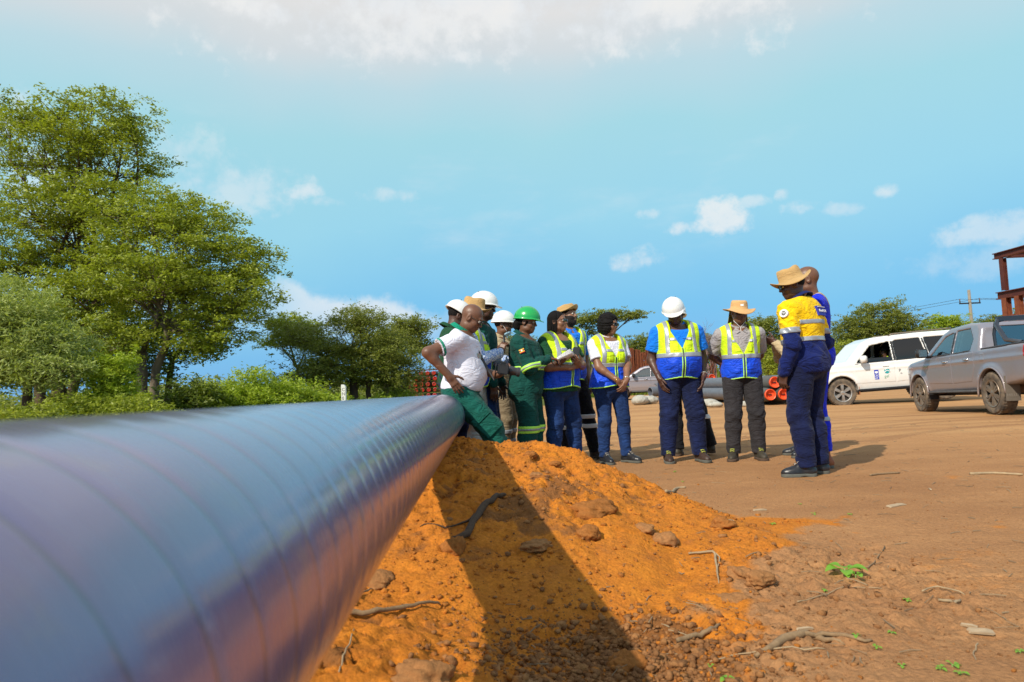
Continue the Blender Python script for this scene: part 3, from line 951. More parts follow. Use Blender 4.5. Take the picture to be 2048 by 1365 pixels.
        for q in (-1, 1):
            c_ = .128 * b
            zf = lambda Q, q=q: np.maximum(np.abs(Q[:, 0] * q - c_ - .14 * np.clip(Q[:, 2] - .40, -.2, .0) * -1 * .25) - .021, -(Q[:, 2] - split - .045))
            x0, x1 = sorted((q * (c_ - .05), q * (c_ + .07)))
            s.put('reflective_band', zone(zf, g, (x0, yb, split), (x1, yf, .56), .0065), grey, root)
            zc = lambda Q, q=q: np.maximum(np.maximum(np.abs(Q[:, 2] - .345) - .018, (q * Q[:, 0]) - (c_ - .021) if True else 0), np.maximum(-Q[:, 1], -(q * Q[:, 0]) + .012))
            x0, x1 = sorted((q * .0, q * (c_ + .01)))
            s.put('reflective_band', zone(zc, g, (x0, 0, .30), (x1, yf, .39), .0065), grey, root)
        # hem piping and zip
        s.put('piping', zone(lambda Q: (Q[:, 2] - hem - .014 - .012 * np.cos(Q[:, 0] * 14)), g, (-xb, yb, hem - .03), (xb, yf, hem + .05), .0065), pipe_, root)
        s.put('zip', zone(lambda Q: np.maximum(np.maximum(np.abs(Q[:, 0]) - .006, -Q[:, 1]), Q[:, 2] - zv - .01), g + .001, (-.02, 0, hem - .03), (.02, yf, zv + .03), .004), VZIP, root)
        for q in (-1, 1):
            s.put('piping', zone(lambda Q, q=q: np.maximum(np.maximum(np.abs(Q[:, 0] * q - .014) - .005, -Q[:, 1]), Q[:, 2] - zv - .005), g, (min(q * .002, q * .03), 0, hem - .03), (max(q * .002, q * .03), yf, zv + .03), .004), pipe_, root)
            # pocket flaps on chest and blue panel
            s.put('pocket', zone(lambda Q, q=q: np.maximum(np.maximum(np.abs(Q[:, 0] * q - .062 * b) - .030, -Q[:, 1]), np.abs(Q[:, 2] - .265) - .045), inf + .005, (min(q * .02, q * .12), 0, .2), (max(q * .02, q * .12), yf, .33), .006), lime, root)
            s.put('pocket', zone(lambda Q, q=q: np.maximum(np.maximum(np.abs(Q[:, 0] * q - .092 * b) - .05, -Q[:, 1]), np.abs(Q[:, 2] - .045) - .055), inf + .006, (min(q * .02, q * .17), 0, -.03), (max(q * .02, q * .17), yf, .12), .006), blue, root)
        s.vesto = root
        return root
    def band_arm(s, sd, t0, t1, inf, mt, name='reflective_band', parent=None, lower=False):
        a = s.arms[sd]; A, B_ = (a['el'], a['wr']) if lower else (a['sh'], a['el'])
        ax = nrm(B_ - A); L = float(np.linalg.norm(B_ - A))
        def fn(P):
            d = s.armsdf(P, sd, inf, inf, .95)
            u = (P - A) @ ax
            return np.maximum(np.maximum(d, t0 * L - u), u - t1 * L)
        c = A + ax * L * (t0 + t1) / 2
        return s.put(name, iso(fn, c - .10, c + .10, .006), mt, parent)
    def band_leg(s, sd, z0, z1, inf, mt, parent=None, name='reflective_band', fold=.004):
        def fn(P):
            d = s.legsdf(P, sd, inf, inf, inf + .012, fold)
            return np.maximum(np.maximum(d, z0 - P[:, 2]), P[:, 2] - z1)
        h, k, a = s.leg[sd][:3]
        t = (k[2] - (z0 + z1) / 2) / max(k[2] - a[2], .05)
        c = k + (a - k) * t; c[2] = (z0 + z1) / 2
        return s.put(name, iso(fn, c - np.array([.12, .12, .06]), c + np.array([.12, .12, .06]), .0065), mt, parent)
    def patch(s, fnz, inf, lo, hi, mt, name, parent=None, h=.005, fold=.005):
        return s.put(name, iso(lambda P: np.maximum(s.torso(P, inf, fold), fnz(s.U.inv(P))), lo, hi, h, frame=s.U), mt, parent)
    def overlay(s, name, region, off, mt, lo, hi, parent=None, h=.0075):
        return s.put(name, iso(lambda P: np.maximum(s.shirtfn(P) - off, region(s.U.inv(P))), lo, hi, h, frame=s.U), mt, parent)
    def boots(s, mt, sole, laces=None, high=.13, L=.285, toecap=None):
        for sd in (-1, 1):
            h, k, a, toe, pt = s.leg[sd]
            Ff = Fr(a - V3(0, 0, .085), rotm(0, 0, toe) @ rotm(pt, 0, 0))
            def upper(P):
                Q = Ff.inv(P)
                d = ell(Q, (0, .115, .035), (.048, .10, .048))
                d = smin(d, ell(Q, (0, -.015, .045), (.040, .062, .05)), .03)
                d = smin(d, cap(Q, (0, -.012, .05), (0, .0, high), .043, .047), .03)
                d = smin(d, cap(Q, (0, .02, .10), (0, .11, .055), .036, .034), .02)
                return smax(d, -(Q[:, 2] - .020), .004) + .0012 * folds(P, 3.0)
            def solef(P):
                Q = Ff.inv(P)
                w_ = .048 + .006 * np.sin((Q[:, 1] - .0) * 14) 
                cy = np.clip(Q[:, 1], -.03, .165)
                d = np.sqrt((Q[:, 0]) ** 2 + (Q[:, 1] - cy) ** 2) - w_
                d = np.maximum(d, np.abs(Q[:, 2] - .014) - .015)
                arch = ell(Q, (0, .045, -.002), (.09, .032, .010))
                return smax(d, -arch, .004)
            o = s.put('boot', iso(upper, (-.07, -.1, 0), (.07, .24, high + .03), .0062, frame=Ff), mt)
            s.put('sole', iso(solef, (-.075, -.1, -.012), (.075, .24, .042), .0062, frame=Ff), sole, o)
            if laces is not None:
                mb = MB()
                for i in range(5):
                    y = .105 - i * .022; z = .088 + i * .017
                    for (x0, x1) in ((-.024, .024), (.024, -.024)):
                        pts = [Ff.fwd(np.array([[x0 + (x1 - x0) * t, y - .010 * t, z + .012 + .010 * t + .006 * math.sin(math.pi * t)]], np.float32))[0] * s.k for t in (0, .5, 1)]
                        mb.tube(pts, .0032 * s.k, 5)
                mb.build('laces', laces, o, True)
    def helmet(s, mt, name='hard_hat', tilt=6, zo=.050):
        Fh = Fr(s.Hd.fwd(V3(0, -.008, zo)), (s.Hd.m @ rotm(-tilt, 0, 0)) * 1.0)
        def fn(P):
            Q = Fh.inv(P)
            d = ell(Q, (0, 0, 0), (.120, .146, .126))
            rdg = ell(Q, (0, -.0, .0), (.042, .142, .1305))
            d = smin(d, rdg, .008)
            d = smax(d, -(Q[:, 2] + .02), .004)
            d = smax(d, -ell(Q, (0, 0, 0), (.112, .138, .118)), .003)
            rr = np.sqrt((Q[:, 0] / .128) ** 2 + ((Q[:, 1] - .0) / .155) ** 2)
            rim = np.maximum((rr - 1) * .12, np.abs(Q[:, 2] + .016) - .005)
            pk = np.sqrt((Q[:, 0] / .105) ** 2 + ((Q[:, 1] - .085) / .105) ** 2)
            peak = np.maximum((pk - 1) * .1, np.abs(Q[:, 2] + .018 + .22 * (Q[:, 1] - .12)) - .0045)
            rim = np.minimum(rim, peak)
            rim = smax(rim, -ell(Q, (0, 0, 0), (.113, .139, .119)), .003)
            return smin(d, rim, .008)
        o = s.put(name, iso(fn, (-.145, -.17, -.05), (.145, .21, .145), .005, frame=Fh), mt)
        mb = MB()
        for i in (-1, 0, 1):
            for q in (-1, 1):
                p = [Fh.fwd(np.array([[q * (.045 + .0 * i), -.03 + i * .028 + e, .1142 - .006 * abs(i + .6)]], np.float32))[0] * s.k for e in (-.006, .006)]
                mb.tube(p, .0030, 6)
        mb.build('vent', mat('vent_dark', (.10, .09, .08), .8), o)
        # harness band inside the shell
        return o
    def bandcap(s, mt, brim=.075, crown=.10, wave=.02, name='hat', tilt=8, dent=True, up=.0, zo=.05, flap=None, cw=1.0, rfront=1.0):
        """cloth hat: crown and brim as one shell"""
        Fh = Fr(s.Hd.fwd(V3(0, -.01, zo)), s.Hd.m @ rotm(-tilt, 0, 0))
        nph = 64; prof = []
        rings = []
        for (u, z, ph) in [(0, crown, 0), (.35, crown * (.94 if dent else .97), 0), (.7, crown * .97, 0), (.86, crown * .93, 0), (.95, crown * .75, 0), (1.0, crown * .4, 0), (1.04, 0, 0)]:
            rings.append(('c', u, z))
        for i in range(1, 8): rings.append(('b', i / 7, 0))
        V = []
        for kind, u, z in rings:
            for k in range(nph):
                a = 2 * math.pi * k / nph
                cx, cy = .088 * cw, .108 * cw
                if kind == 'c':
                    x = cx * u * math.sin(a); y = cy * u * math.cos(a)
                    zz = z + (.012 * math.cos(2 * a) * u if dent else 0) - (0.012 * math.exp(-(x / .02) ** 2) if dent and u < .9 else 0)
                    zz += .003 * math.sin(5 * a + s.seed) * u
                else:
                    ln = brim * (1 + (rfront - 1) * max(0, math.cos(a)))
                    x = (cx * 1.04 + ln * u) * math.sin(a); y = (cy * 1.04 + ln * u * 1.0) * math.cos(a)
                    zz = -.012 * u - u * u * wave * math.cos(2 * a) + up * u * u + .006 * math.sin(3 * a + s.seed) * u
                V.append((x, y, zz))
        nr = len(rings); Fc = []
        for i in range(nr - 1):
            for k in range(nph):
                k2 = (k + 1) % nph
                Fc.append((i * nph + k, (i + 1) * nph + k, (i + 1) * nph + k2, i * nph + k2))
        Fc.append(tuple(range(nph))[::-1])
        V = Fh.fwd(np.array(V, np.float32)) * s.k
        me = bpy.data.meshes.new(name); me.from_pydata([tuple(map(float, v)) for v in V], [], Fc); me.update()
        o = link_mesh(name, me, [mt], s.root)
        sm = o.modifiers.new('thick', 'SOLIDIFY'); sm.thickness = .004; sm.offset = 0
        if flap is not None:
            V = []; n = 24
            for j in range(7):
                for k in range(n + 1):
                    a = math.pi * (.58 + .84 * k / n)
                    rr = 1.06 + .10 * j / 6
                    V.append((.092 * rr * math.sin(a) * (1 + .12 * j / 6), .112 * rr * math.cos(a) * (1.0), -.0 - .030 * j + .006 * math.sin(4 * a + j)))
            V = Fh.fwd(np.array(V, np.float32)) * s.k
            Fc = [(j * (n + 1) + k, j * (n + 1) + k + 1, (j + 1) * (n + 1) + k + 1, (j + 1) * (n + 1) + k) for j in range(6) for k in range(n)]
            me = bpy.data.meshes.new('neck_flap'); me.from_pydata([tuple(map(float, v)) for v in V], [], Fc); me.update()
            f_ = link_mesh('neck_flap', me, [flap], o); sm = f_.modifiers.new('thick', 'SOLIDIFY'); sm.thickness = .003
        s.Fhat = Fh
        return o
    def glasses(s, dark=True, frame=None, name='sunglasses', big=1.0):
        fm = frame or mat('glasses_frame', (.012, .012, .014), .25)
        lens = mat('dark_lens', (.006, .006, .008), .05, spec=.8) if dark else mat('clear_lens', (.03, .035, .04), .05, spec=.9)
        mb = MB(); ml = MB()
        T = lambda x, y, z: tuple(s.Hd.fwd(np.array([[x, y, z]], np.float32))[0] * s.k)
        for q in (-1, 1):
            pts = []
            for k in range(13):
                a = 2 * math.pi * k / 12
                x = q * .0315 + .0265 * big * math.cos(a) * (1 - .0 * math.sin(a)); z = .006 + .0185 * big * (abs(math.sin(a)) ** .8) * (1 if math.sin(a) >= 0 else -1)
                y = .1085 - abs(x) * .22
                pts.append((x, y, z))
            mb.tube([T(*p) for p in pts], .0022 * s.k * (1.25 if dark else 1.0), 6, cap=False)
            V = [T(q * .0315, .112 - .0069, .006)] + [T(*p) for p in pts[:-1]]
            Fc = [(0, i + 1, (i + 1) % 12 + 1) for i in range(12)]
            ml.add(V, Fc)
            V2 = [tuple(np.array(v) - s.Hd.m[:, 1] * .003) for v in V]
            ml.add(V2, [f[::-1] for f in Fc])
            mb.tube([T(q * .056, .096, .012), T(q * .074, .07, .014), T(q * .082, .0, .012), T(q * .082, -.022, .0)], .0024 * s.k, 6)
        mb.tube([T(-.007, .110, .010), T(0, .112, .012), T(.007, .110, .010)], .0025 * s.k, 6)
        o = mb.build(name, fm, s.root, True)
        ml.build('lens', lens, o, False)
        return o
    def hair(s, kind, mt=None, band=None):
        mt = mt or mat('black_hair', (.007, .005, .005), .7, spec=.2, nscale=60, namp=.5, bump=.006, bscale=150)
        hd = s.Hd
        if kind == 'short':
            def fn(P):
                Q = hd.inv(P)
                d = ell(Q, (0, -.018, .036), (.0785, .099, .0905))
                d = smax(d, Q[:, 1] * .75 - .045 - (Q[:, 2] - .04) * .55, .01)
                return smax(d, -(Q[:, 2] + .03), .01)
            return s.put('hair', iso(fn, (-.1, -.13, -.06), (.1, .12, .14), .006, frame=hd), mt)
        if kind == 'bob':
            def fn(P):
                Q = hd.inv(P)
                d = ell(Q, (0, -.026, .030), (.108, .122, .116))
                d = smin(d, ell(Q, (.052, -.02, -.035), (.052, .075, .085)), .05)
                d = smin(d, ell(Q, (-.052, -.02, -.035), (.052, .075, .085)), .05)
                d = smin(d, ell(Q, (0, -.07, -.05), (.085, .065, .09)), .04)
                face = ell(Q, (0, .095, -.03), (.062, .085, .105))
                d = smax(d, -face, .018)
                return d + .0035 * np.sin(Q[:, 0] * 60 + 6 * np.sin(Q[:, 2] * 40)) + .004 * np.sin(Q[:, 2] * 75 + 4 * np.sin(Q[:, 0] * 40 + Q[:, 1] * 30))
            return s.put('hair', iso(fn, (-.15, -.18, -.17), (.15, .15, .17), .006, frame=hd), mt)
        if kind == 'locs':
            rg = random.Random(3); mb = MB()
            T = lambda x, y, z: Vector([float(q) for q in hd.fwd(np.array([[x, y, z]], np.float32))[0] * s.k])
            for i in range(130):
                a = rg.uniform(-2.3, 2.3) if i > 40 else rg.uniform(-3, 3)
                th0 = rg.uniform(.05, .9)
                an = math.pi + a * .72
                pts = []
                ln = rg.uniform(.09, .19)
                for j in range(9):
                    t = j / 8
                    th = th0 + (1.65 - th0) * min(1, t * 2)
                    if t < .5:
                        r_ = 1.04 + .02 * rg.random()
                        p = (.080 * r_ * math.sin(th) * math.sin(an), -.016 + .101 * r_ * math.sin(th) * math.cos(an), .034 + .092 * r_ * math.cos(th))
                    else:
                        q = (t - .5) * 2
                        p = (pp[0] * (1 + .010 * q) + rg.uniform(-.002, .002), pp[1] - .004 * q + rg.uniform(-.002, .002), pp[2] - ln / 4)
                    pp = p; pts.append(T(*p))
                mb.tube(pts, [.0052 * s.k] * 8 + [.0032 * s.k], 5)
            o = mb.build('hair', mt, s.root, True)
            def fn(P):
                Q = hd.inv(P)
                d = ell(Q, (0, -.018, .036), (.080, .100, .092))
                return smax(d, Q[:, 1] * .75 - .040 - (Q[:, 2] - .04) * .45, .01)
            s.put('hair_base', iso(fn, (-.1, -.13, -.1), (.1, .12, .14), .006, frame=hd), mt, o)
            return o
        if kind == 'bun':
            def fn(P):
                Q = hd.inv(P)
                d = ell(Q, (0, -.02, .02), (.080, .100, .088))
                d = smin(d, ell(Q, (0, -.11, -.035), (.058, .05, .065)), .02)
                d = smax(d, Q[:, 1] * .8 - .03 - (Q[:, 2]) * .4, .01)
                return d + .003 * np.sin(Q[:, 0] * 90 + Q[:, 2] * 60)
            return s.put('hair', iso(fn, (-.12, -.19, -.13), (.12, .12, .14), .006, frame=hd), mt)
    def beard(s):
        def fn(P):
            Q = s.Hd.inv(P)
            d = s.headsdf(P) - .004
            d = smax(d, Q[:, 2] + .048 - np.abs(Q[:, 0]) * .6, .006)
            m_ = ell(Q, (0, .09, -.058), (.026, .04, .012))
            return smax(smax(d, -m_, .004), -(Q[:, 1] - .0), .01)
        s.put('beard', iso(fn, (-.09, -.01, -.14), (.09, .12, .01), .005, frame=s.Hd), mat('beard_hair', (.015, .010, .009), .9))
VLIME = cloth('vest_lime', (.62, .86, .012), .06, .6, folds=.003)
VBLUE = cloth('vest_blue', (.008, .075, .72), .15, .55, folds=.004)
VGREY = mat('reflective_tape', (.36, .38, .42), .38, metal=.25, nscale=40, namp=.15)
VPIPE = mat('lime_piping', (.50, .95, .10), .6)
VZIP = mat('zip_dark', (.03, .03, .03), .5)
# ------------------------------------------------------------------ vehicles
def sdpoly(x, z, poly):
    d = np.full(x.shape, 1e9, np.float32); s_ = np.ones(x.shape, np.float32)
    n = len(poly)
    for i in range(n):
        ax, az = poly[i]; bx, bz = poly[i - 1]
        ex, ez = bx - ax, bz - az
        wx, wz = x - ax, z - az
        t = np.clip((wx * ex + wz * ez) / (ex * ex + ez * ez), 0, 1)
        d = np.minimum(d, (wx - ex * t) ** 2 + (wz - ez * t) ** 2)
        c1 = z >= az; c2 = z < bz; c3 = ex * wz > ez * wx
        fl = (c1 & c2 & c3) | (~c1 & ~c2 & ~c3)
        s_ = np.where(fl, -s_, s_)
    return s_ * np.sqrt(d)
def glass_mat(name, tint, refl=.12):
    M = bpy.data.materials.new(name); M.use_nodes = True
    N = NT(M.node_tree); N.n.clear()
    o = N.node('ShaderNodeOutputMaterial'); t = N.node('ShaderNodeBsdfTransparent'); g = N.node('ShaderNodeBsdfGlossy')
    t.inputs[0].default_value = (*tint, 1); g.inputs[0].default_value = (1, 1, 1, 1); g.inputs['Roughness'].default_value = .03
    fz = N.node('ShaderNodeFresnel'); fz.inputs[0].default_value = 1.5
    mx = N.node('ShaderNodeMixShader')
    N.l.new(N.math('ADD', fz.outputs[0], refl, clamp=True), mx.inputs[0]); N.l.new(t.outputs[0], mx.inputs[1]); N.l.new(g.outputs[0], mx.inputs[2])
    N.l.new(mx.outputs[0], o.inputs[0])
    return M
G_DARK = glass_mat('tinted_glass', (.03, .03, .05), .03)
G_CLEAR = glass_mat('clear_glass', (.38, .50, .48), .16)
def paint(name, col, metal=0.0, dirt=.5):
    M = bpy.data.materials.new(name); M.use_nodes = True
    N = NT(M.node_tree); N.n.clear()
    o = N.node('ShaderNodeOutputMaterial'); p = N.node('ShaderNodeBsdfPrincipled'); N.l.new(p.outputs[0], o.inputs[0])
    p.inputs['Metallic'].default_value = metal
    p.inputs['Coat Weight'].default_value = .7; p.inputs['Coat Roughness'].default_value = .12
    tcn = N.node('ShaderNodeTexCoord').outputs['Object']
    sp = N.node('ShaderNodeSeparateXYZ'); N.l.new(tcn, sp.inputs[0])
    n = N.noise(tcn, 4, 6, .65)
    low = N.map(N.math('ADD', sp.outputs[2], N.math('MULTIPLY', N.math('SUBTRACT', n, .5), .5)), .95, .35, 0, dirt)
    low = N.math('MAXIMUM', low, N.map(N.noise(tcn, 9, 6, .7), .45, .75, 0, dirt * .3))
    N.put(p.inputs['Base Color'], N.mix(low, (*col, 1), (.33, .20, .12, 1)))
    N.put(p.inputs['Roughness'], N.map(low, 0, .6, .32, .8))
    return M
M_TYRE = mat('dusty_tyre', (.055, .045, .038), .9, nscale=9, col2=(.20, .145, .095), bump=.004, bscale=60)
M_BLK = mat('black_plastic', (.02, .02, .022), .5, nscale=6, namp=.3)
M_DARKBAY = mat('wheel_bay', (.03, .022, .016), .95, nscale=6, col2=(.16, .08, .035))
M_CHROME = mat('chrome', (.6, .6, .6), .15, metal=1)
M_RIM = mat('silver_rim', (.52, .51, .49), .35, metal=.7, nscale=7, col2=(.38, .31, .25))
M_RIM2 = mat('grey_rim', (.20, .175, .15), .45, metal=.6, nscale=7, col2=(.30, .22, .15))
M_SEAT = mat('car_seat', (.05, .05, .055), .8)
M_DUST = mat('mud_flap', (.14, .115, .09), .9, nscale=5, namp=.3)
def wheel(par, x, y, r, w, rimmat, spokes=6, twin=False, side=1):
    e = bpy.data.objects.new('wheel', None); COL.objects.link(e); e.parent = par; e.location = (x, y, r)
    Mx = Matrix.Rotation(R(90 * side), 4, 'Z')
    rr = r * .66
    mb = MB(); mb.lathe([(rr, -w * .42), (r * .93, -w * .5), (r * .985, -w * .40), (r, -w * .2), (r, w * .2), (r * .985, w * .40), (r * .93, w * .5), (r * .80, w * .53), (rr, w * .45), (rr * .96, w * .30), (rr * .96, -w * .3)], 40, Mx)
    for k in range(40):
        a = 2 * math.pi * k / 40
        Rk = Mx @ Matrix.Rotation(a, 4, 'X')
        for q in (-1, 1): mb.box((q * w * .30 - .035, -.014, r - .006), (q * w * .30 + .035, .014, r + .006), Rk)
    mb.build('tyre', M_TYRE, e, auto=True)
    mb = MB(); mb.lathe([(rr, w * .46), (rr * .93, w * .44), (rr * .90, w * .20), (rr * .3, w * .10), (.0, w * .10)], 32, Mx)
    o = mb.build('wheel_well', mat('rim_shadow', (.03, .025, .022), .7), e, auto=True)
    mb = MB()
    mb.lathe([(rr * 1.0, w * .465), (rr * .985, w * .50), (rr * .90, w * .47), (rr * .88, w * .38)], 40, Mx)
    mb.lathe([(rr * .26, w * .38), (rr * .25, w * .46), (rr * .16, w * .50), (0, w * .50)], 20, Mx)
    for k in range(spokes):
        for dd in ((-.14, .14) if twin else (0,)):
            a = 2 * math.pi * k / spokes + dd
            Rk = Mx @ Matrix.Rotation(a, 4, 'X')
            wi = rr * (.075 if twin else .13); wo = rr * (.085 if twin else .21)
            V = [(w * .30, -wi, rr * .2), (w * .30, wi, rr * .2), (w * .47, wi * .8, rr * .2), (w * .47, -wi * .8, rr * .2),
                 (w * .32, -wo, rr * .93), (w * .32, wo, rr * .93), (w * .475, wo * .8, rr * .93), (w * .475, -wo * .8, rr * .93)]
            mb.add([tuple(Rk @ Vector(v)) for v in V], [(0, 1, 2, 3), (7, 6, 5, 4), (0, 4, 5, 1), (1, 5, 6, 2), (2, 6, 7, 3), (3, 7, 4, 0)])
    mb.build('rim', rimmat, e, auto=True)
    return e
class Car:
    def __init__(s, name, label, loc, heading, pitch, prof, w0, belt, tum, arches, wr, paintm, cab, wins, zf=None, group=None, cat='car', roll=0):
        s.root = empty(name, loc, 0, label, cat, group, rot=(roll, -pitch, heading))
        s.root.rotation_euler = (Matrix.Rotation(heading, 3, 'Z') @ Matrix.Rotation(-pitch, 3, 'Y') @ Matrix.Rotation(roll, 3, 'X')).to_euler()
        s.prof = prof; s.w0 = w0; s.belt = belt; s.tum = tum; s.arches = arches; s.wr = wr; s.cab = cab; s.wins = wins; s.pm = paintm
        xs = [p[0] for p in prof]; s.x0, s.x1 = min(xs), max(xs); s.zt = max(p[1] for p in prof)
    def W(s, x, z):
        w_ = s.w0 - s.tum * np.clip(z - s.belt, 0, 1) ** 1.15 - .05 * np.clip((.75 - z) / .4, 0, 1) ** 2
        w_ = w_ - .16 * np.clip((x - (s.x1 - .75)) / .75, 0, 1) ** 2.2 - .07 * np.clip(((s.x0 + .5) - x) / .5, 0, 1) ** 2
        w_ = w_ + .012 * np.exp(-((z - (s.belt - .16)) / .035) ** 2)
        for ax in s.arches:
            rr = np.hypot(x - ax, z - s.wr)
            w_ = w_ + .025 * np.exp(-((rr - s.wr * 1.24) / .06) ** 2)
        return w_
    def outer(s, P, off=0.0):
        x, y, z = P[:, 0], P[:, 1], P[:, 2]
        d2 = sdpoly(x, z, s.prof)
        return smax(d2 - off, (np.abs(y) - s.W(x, z) - off) * .95, .07)
    def build_body(s, h=.026, bed=None, open_win=()):
        def fn(P):
            x, y, z = P[:, 0], P[:, 1], P[:, 2]
            o = s.outer(P)
            d = o
            cabd = smax(s.outer(P, -.055), sdpoly(x, z, s.cab), .03)
            d = smax(d, -cabd, .01)
            for nm, poly, gm in s.wins:
                d = np.maximum(d, -np.maximum(sdpoly(x, z, poly) , .35 - np.abs(y)))
            d = np.maximum(d, -np.maximum(sdpoly(x, z, s.wind), np.abs(y) - .66 + .25 * np.clip(z - s.belt, 0, 1)))
            if getattr(s, 'back', None): d = np.maximum(d, -np.maximum(sdpoly(x, z, s.back), np.abs(y) - .60 + .2 * np.clip(z - s.belt, 0, 1)))
            if bed: d = smax(d, -rbox(P, ((bed[0] + bed[1]) / 2, 0, bed[2] + .5), ((bed[1] - bed[0]) / 2, bed[3], .5), .03), .01)
            for ax in s.arches:
                rr = np.hypot(x - ax, z - s.wr - .01) - s.wr * 1.17
                d = smax(d, -np.maximum(rr, .42 - np.abs(y)), .012)
            return d
        V, Q = iso(fn, (s.x0 - .1, -s.w0 - .1, .2), (s.x1 + .1, s.w0 + .1, s.zt + .08), h, margin=1.5)
        s.body = np_mesh('body', V, Q, s.pm, s.root)
        # wheel bays and floor
        for ax in s.arches:
            for q in (-1, 1):
                mb = MB(); n = 14; V = []
                r_ = s.wr * 1.19
                for k in range(n + 1):
                    a = math.pi * k / n
                    for yy in (q * .40, q * (s.w0 - .03)): V.append((ax + r_ * math.cos(a), yy, s.wr + r_ * math.sin(a)))
                mb.add(V, [(2 * k, 2 * k + 1, 2 * k + 3, 2 * k + 2) for k in range(n)])
                mb.box((ax - r_, q * .385 - .01, s.wr * .9), (ax + r_, q * .385 + .01, s.wr * 2.15))
                mb.build('wheel_arch', M_DARKBAY, s.root)
        mb = MB(); mb.box((s.x0 + .3, -.55, .36), (s.x1 - .35, .55, .44)); mb.build('underbody', M_BLK, s.root)
    def panel(s, name, fnz, mt, off, lo, hi, parent=None, h=.014, thick=.012):
        thick = max(thick, 2.4 * h)
        def fn(P):
            return np.maximum(np.maximum(s.outer(P, off), -s.outer(P, off - thick)), fnz(P))
        V, Q = iso(fn, lo, hi, h, margin=1.6)
        if len(V): return np_mesh(name, V, Q, mt, parent or s.root)
    def side(s, name, poly, mt, off, q, parent=None, h=.014, thick=.012, r=0):
        xs = [p[0] for p in poly]; zs = [p[1] for p in poly]
        ys = sorted((q * .45, q * (s.w0 + .08)))
        return s.panel(name, lambda P: np.maximum(sdpoly(P[:, 0], P[:, 2], poly) - r, .3 - q * P[:, 1]), mt, off, (min(xs) - .04 - r, ys[0], min(zs) - .04 - r), (max(xs) + .04 + r, ys[1], max(zs) + .04 + r), parent, h, thick)
    def seats(s, xs, z=.62):
        for x in xs:
            for q in (-1, 1):
                mb = MB()
                mb.box((x - .25, q * .38 - .25, z), (x + .25, q * .38 + .25, z + .16))
                mb.box((x - .34, q * .38 - .24, z + .12), (x - .20, q * .38 + .24, z + .62))
                mb.box((x - .33, q * .38 - .12, z + .64), (x - .24, q * .38 + .12, z + .82))
                mb.build('car_seat', M_SEAT, s.root, bevel=.03)
        mb = MB(); mb.box((xs[0] + .55, -.7, .75), (xs[0] + .85, .7, 1.06)); mb.build('dashboard', M_SEAT, s.root, bevel=.03)

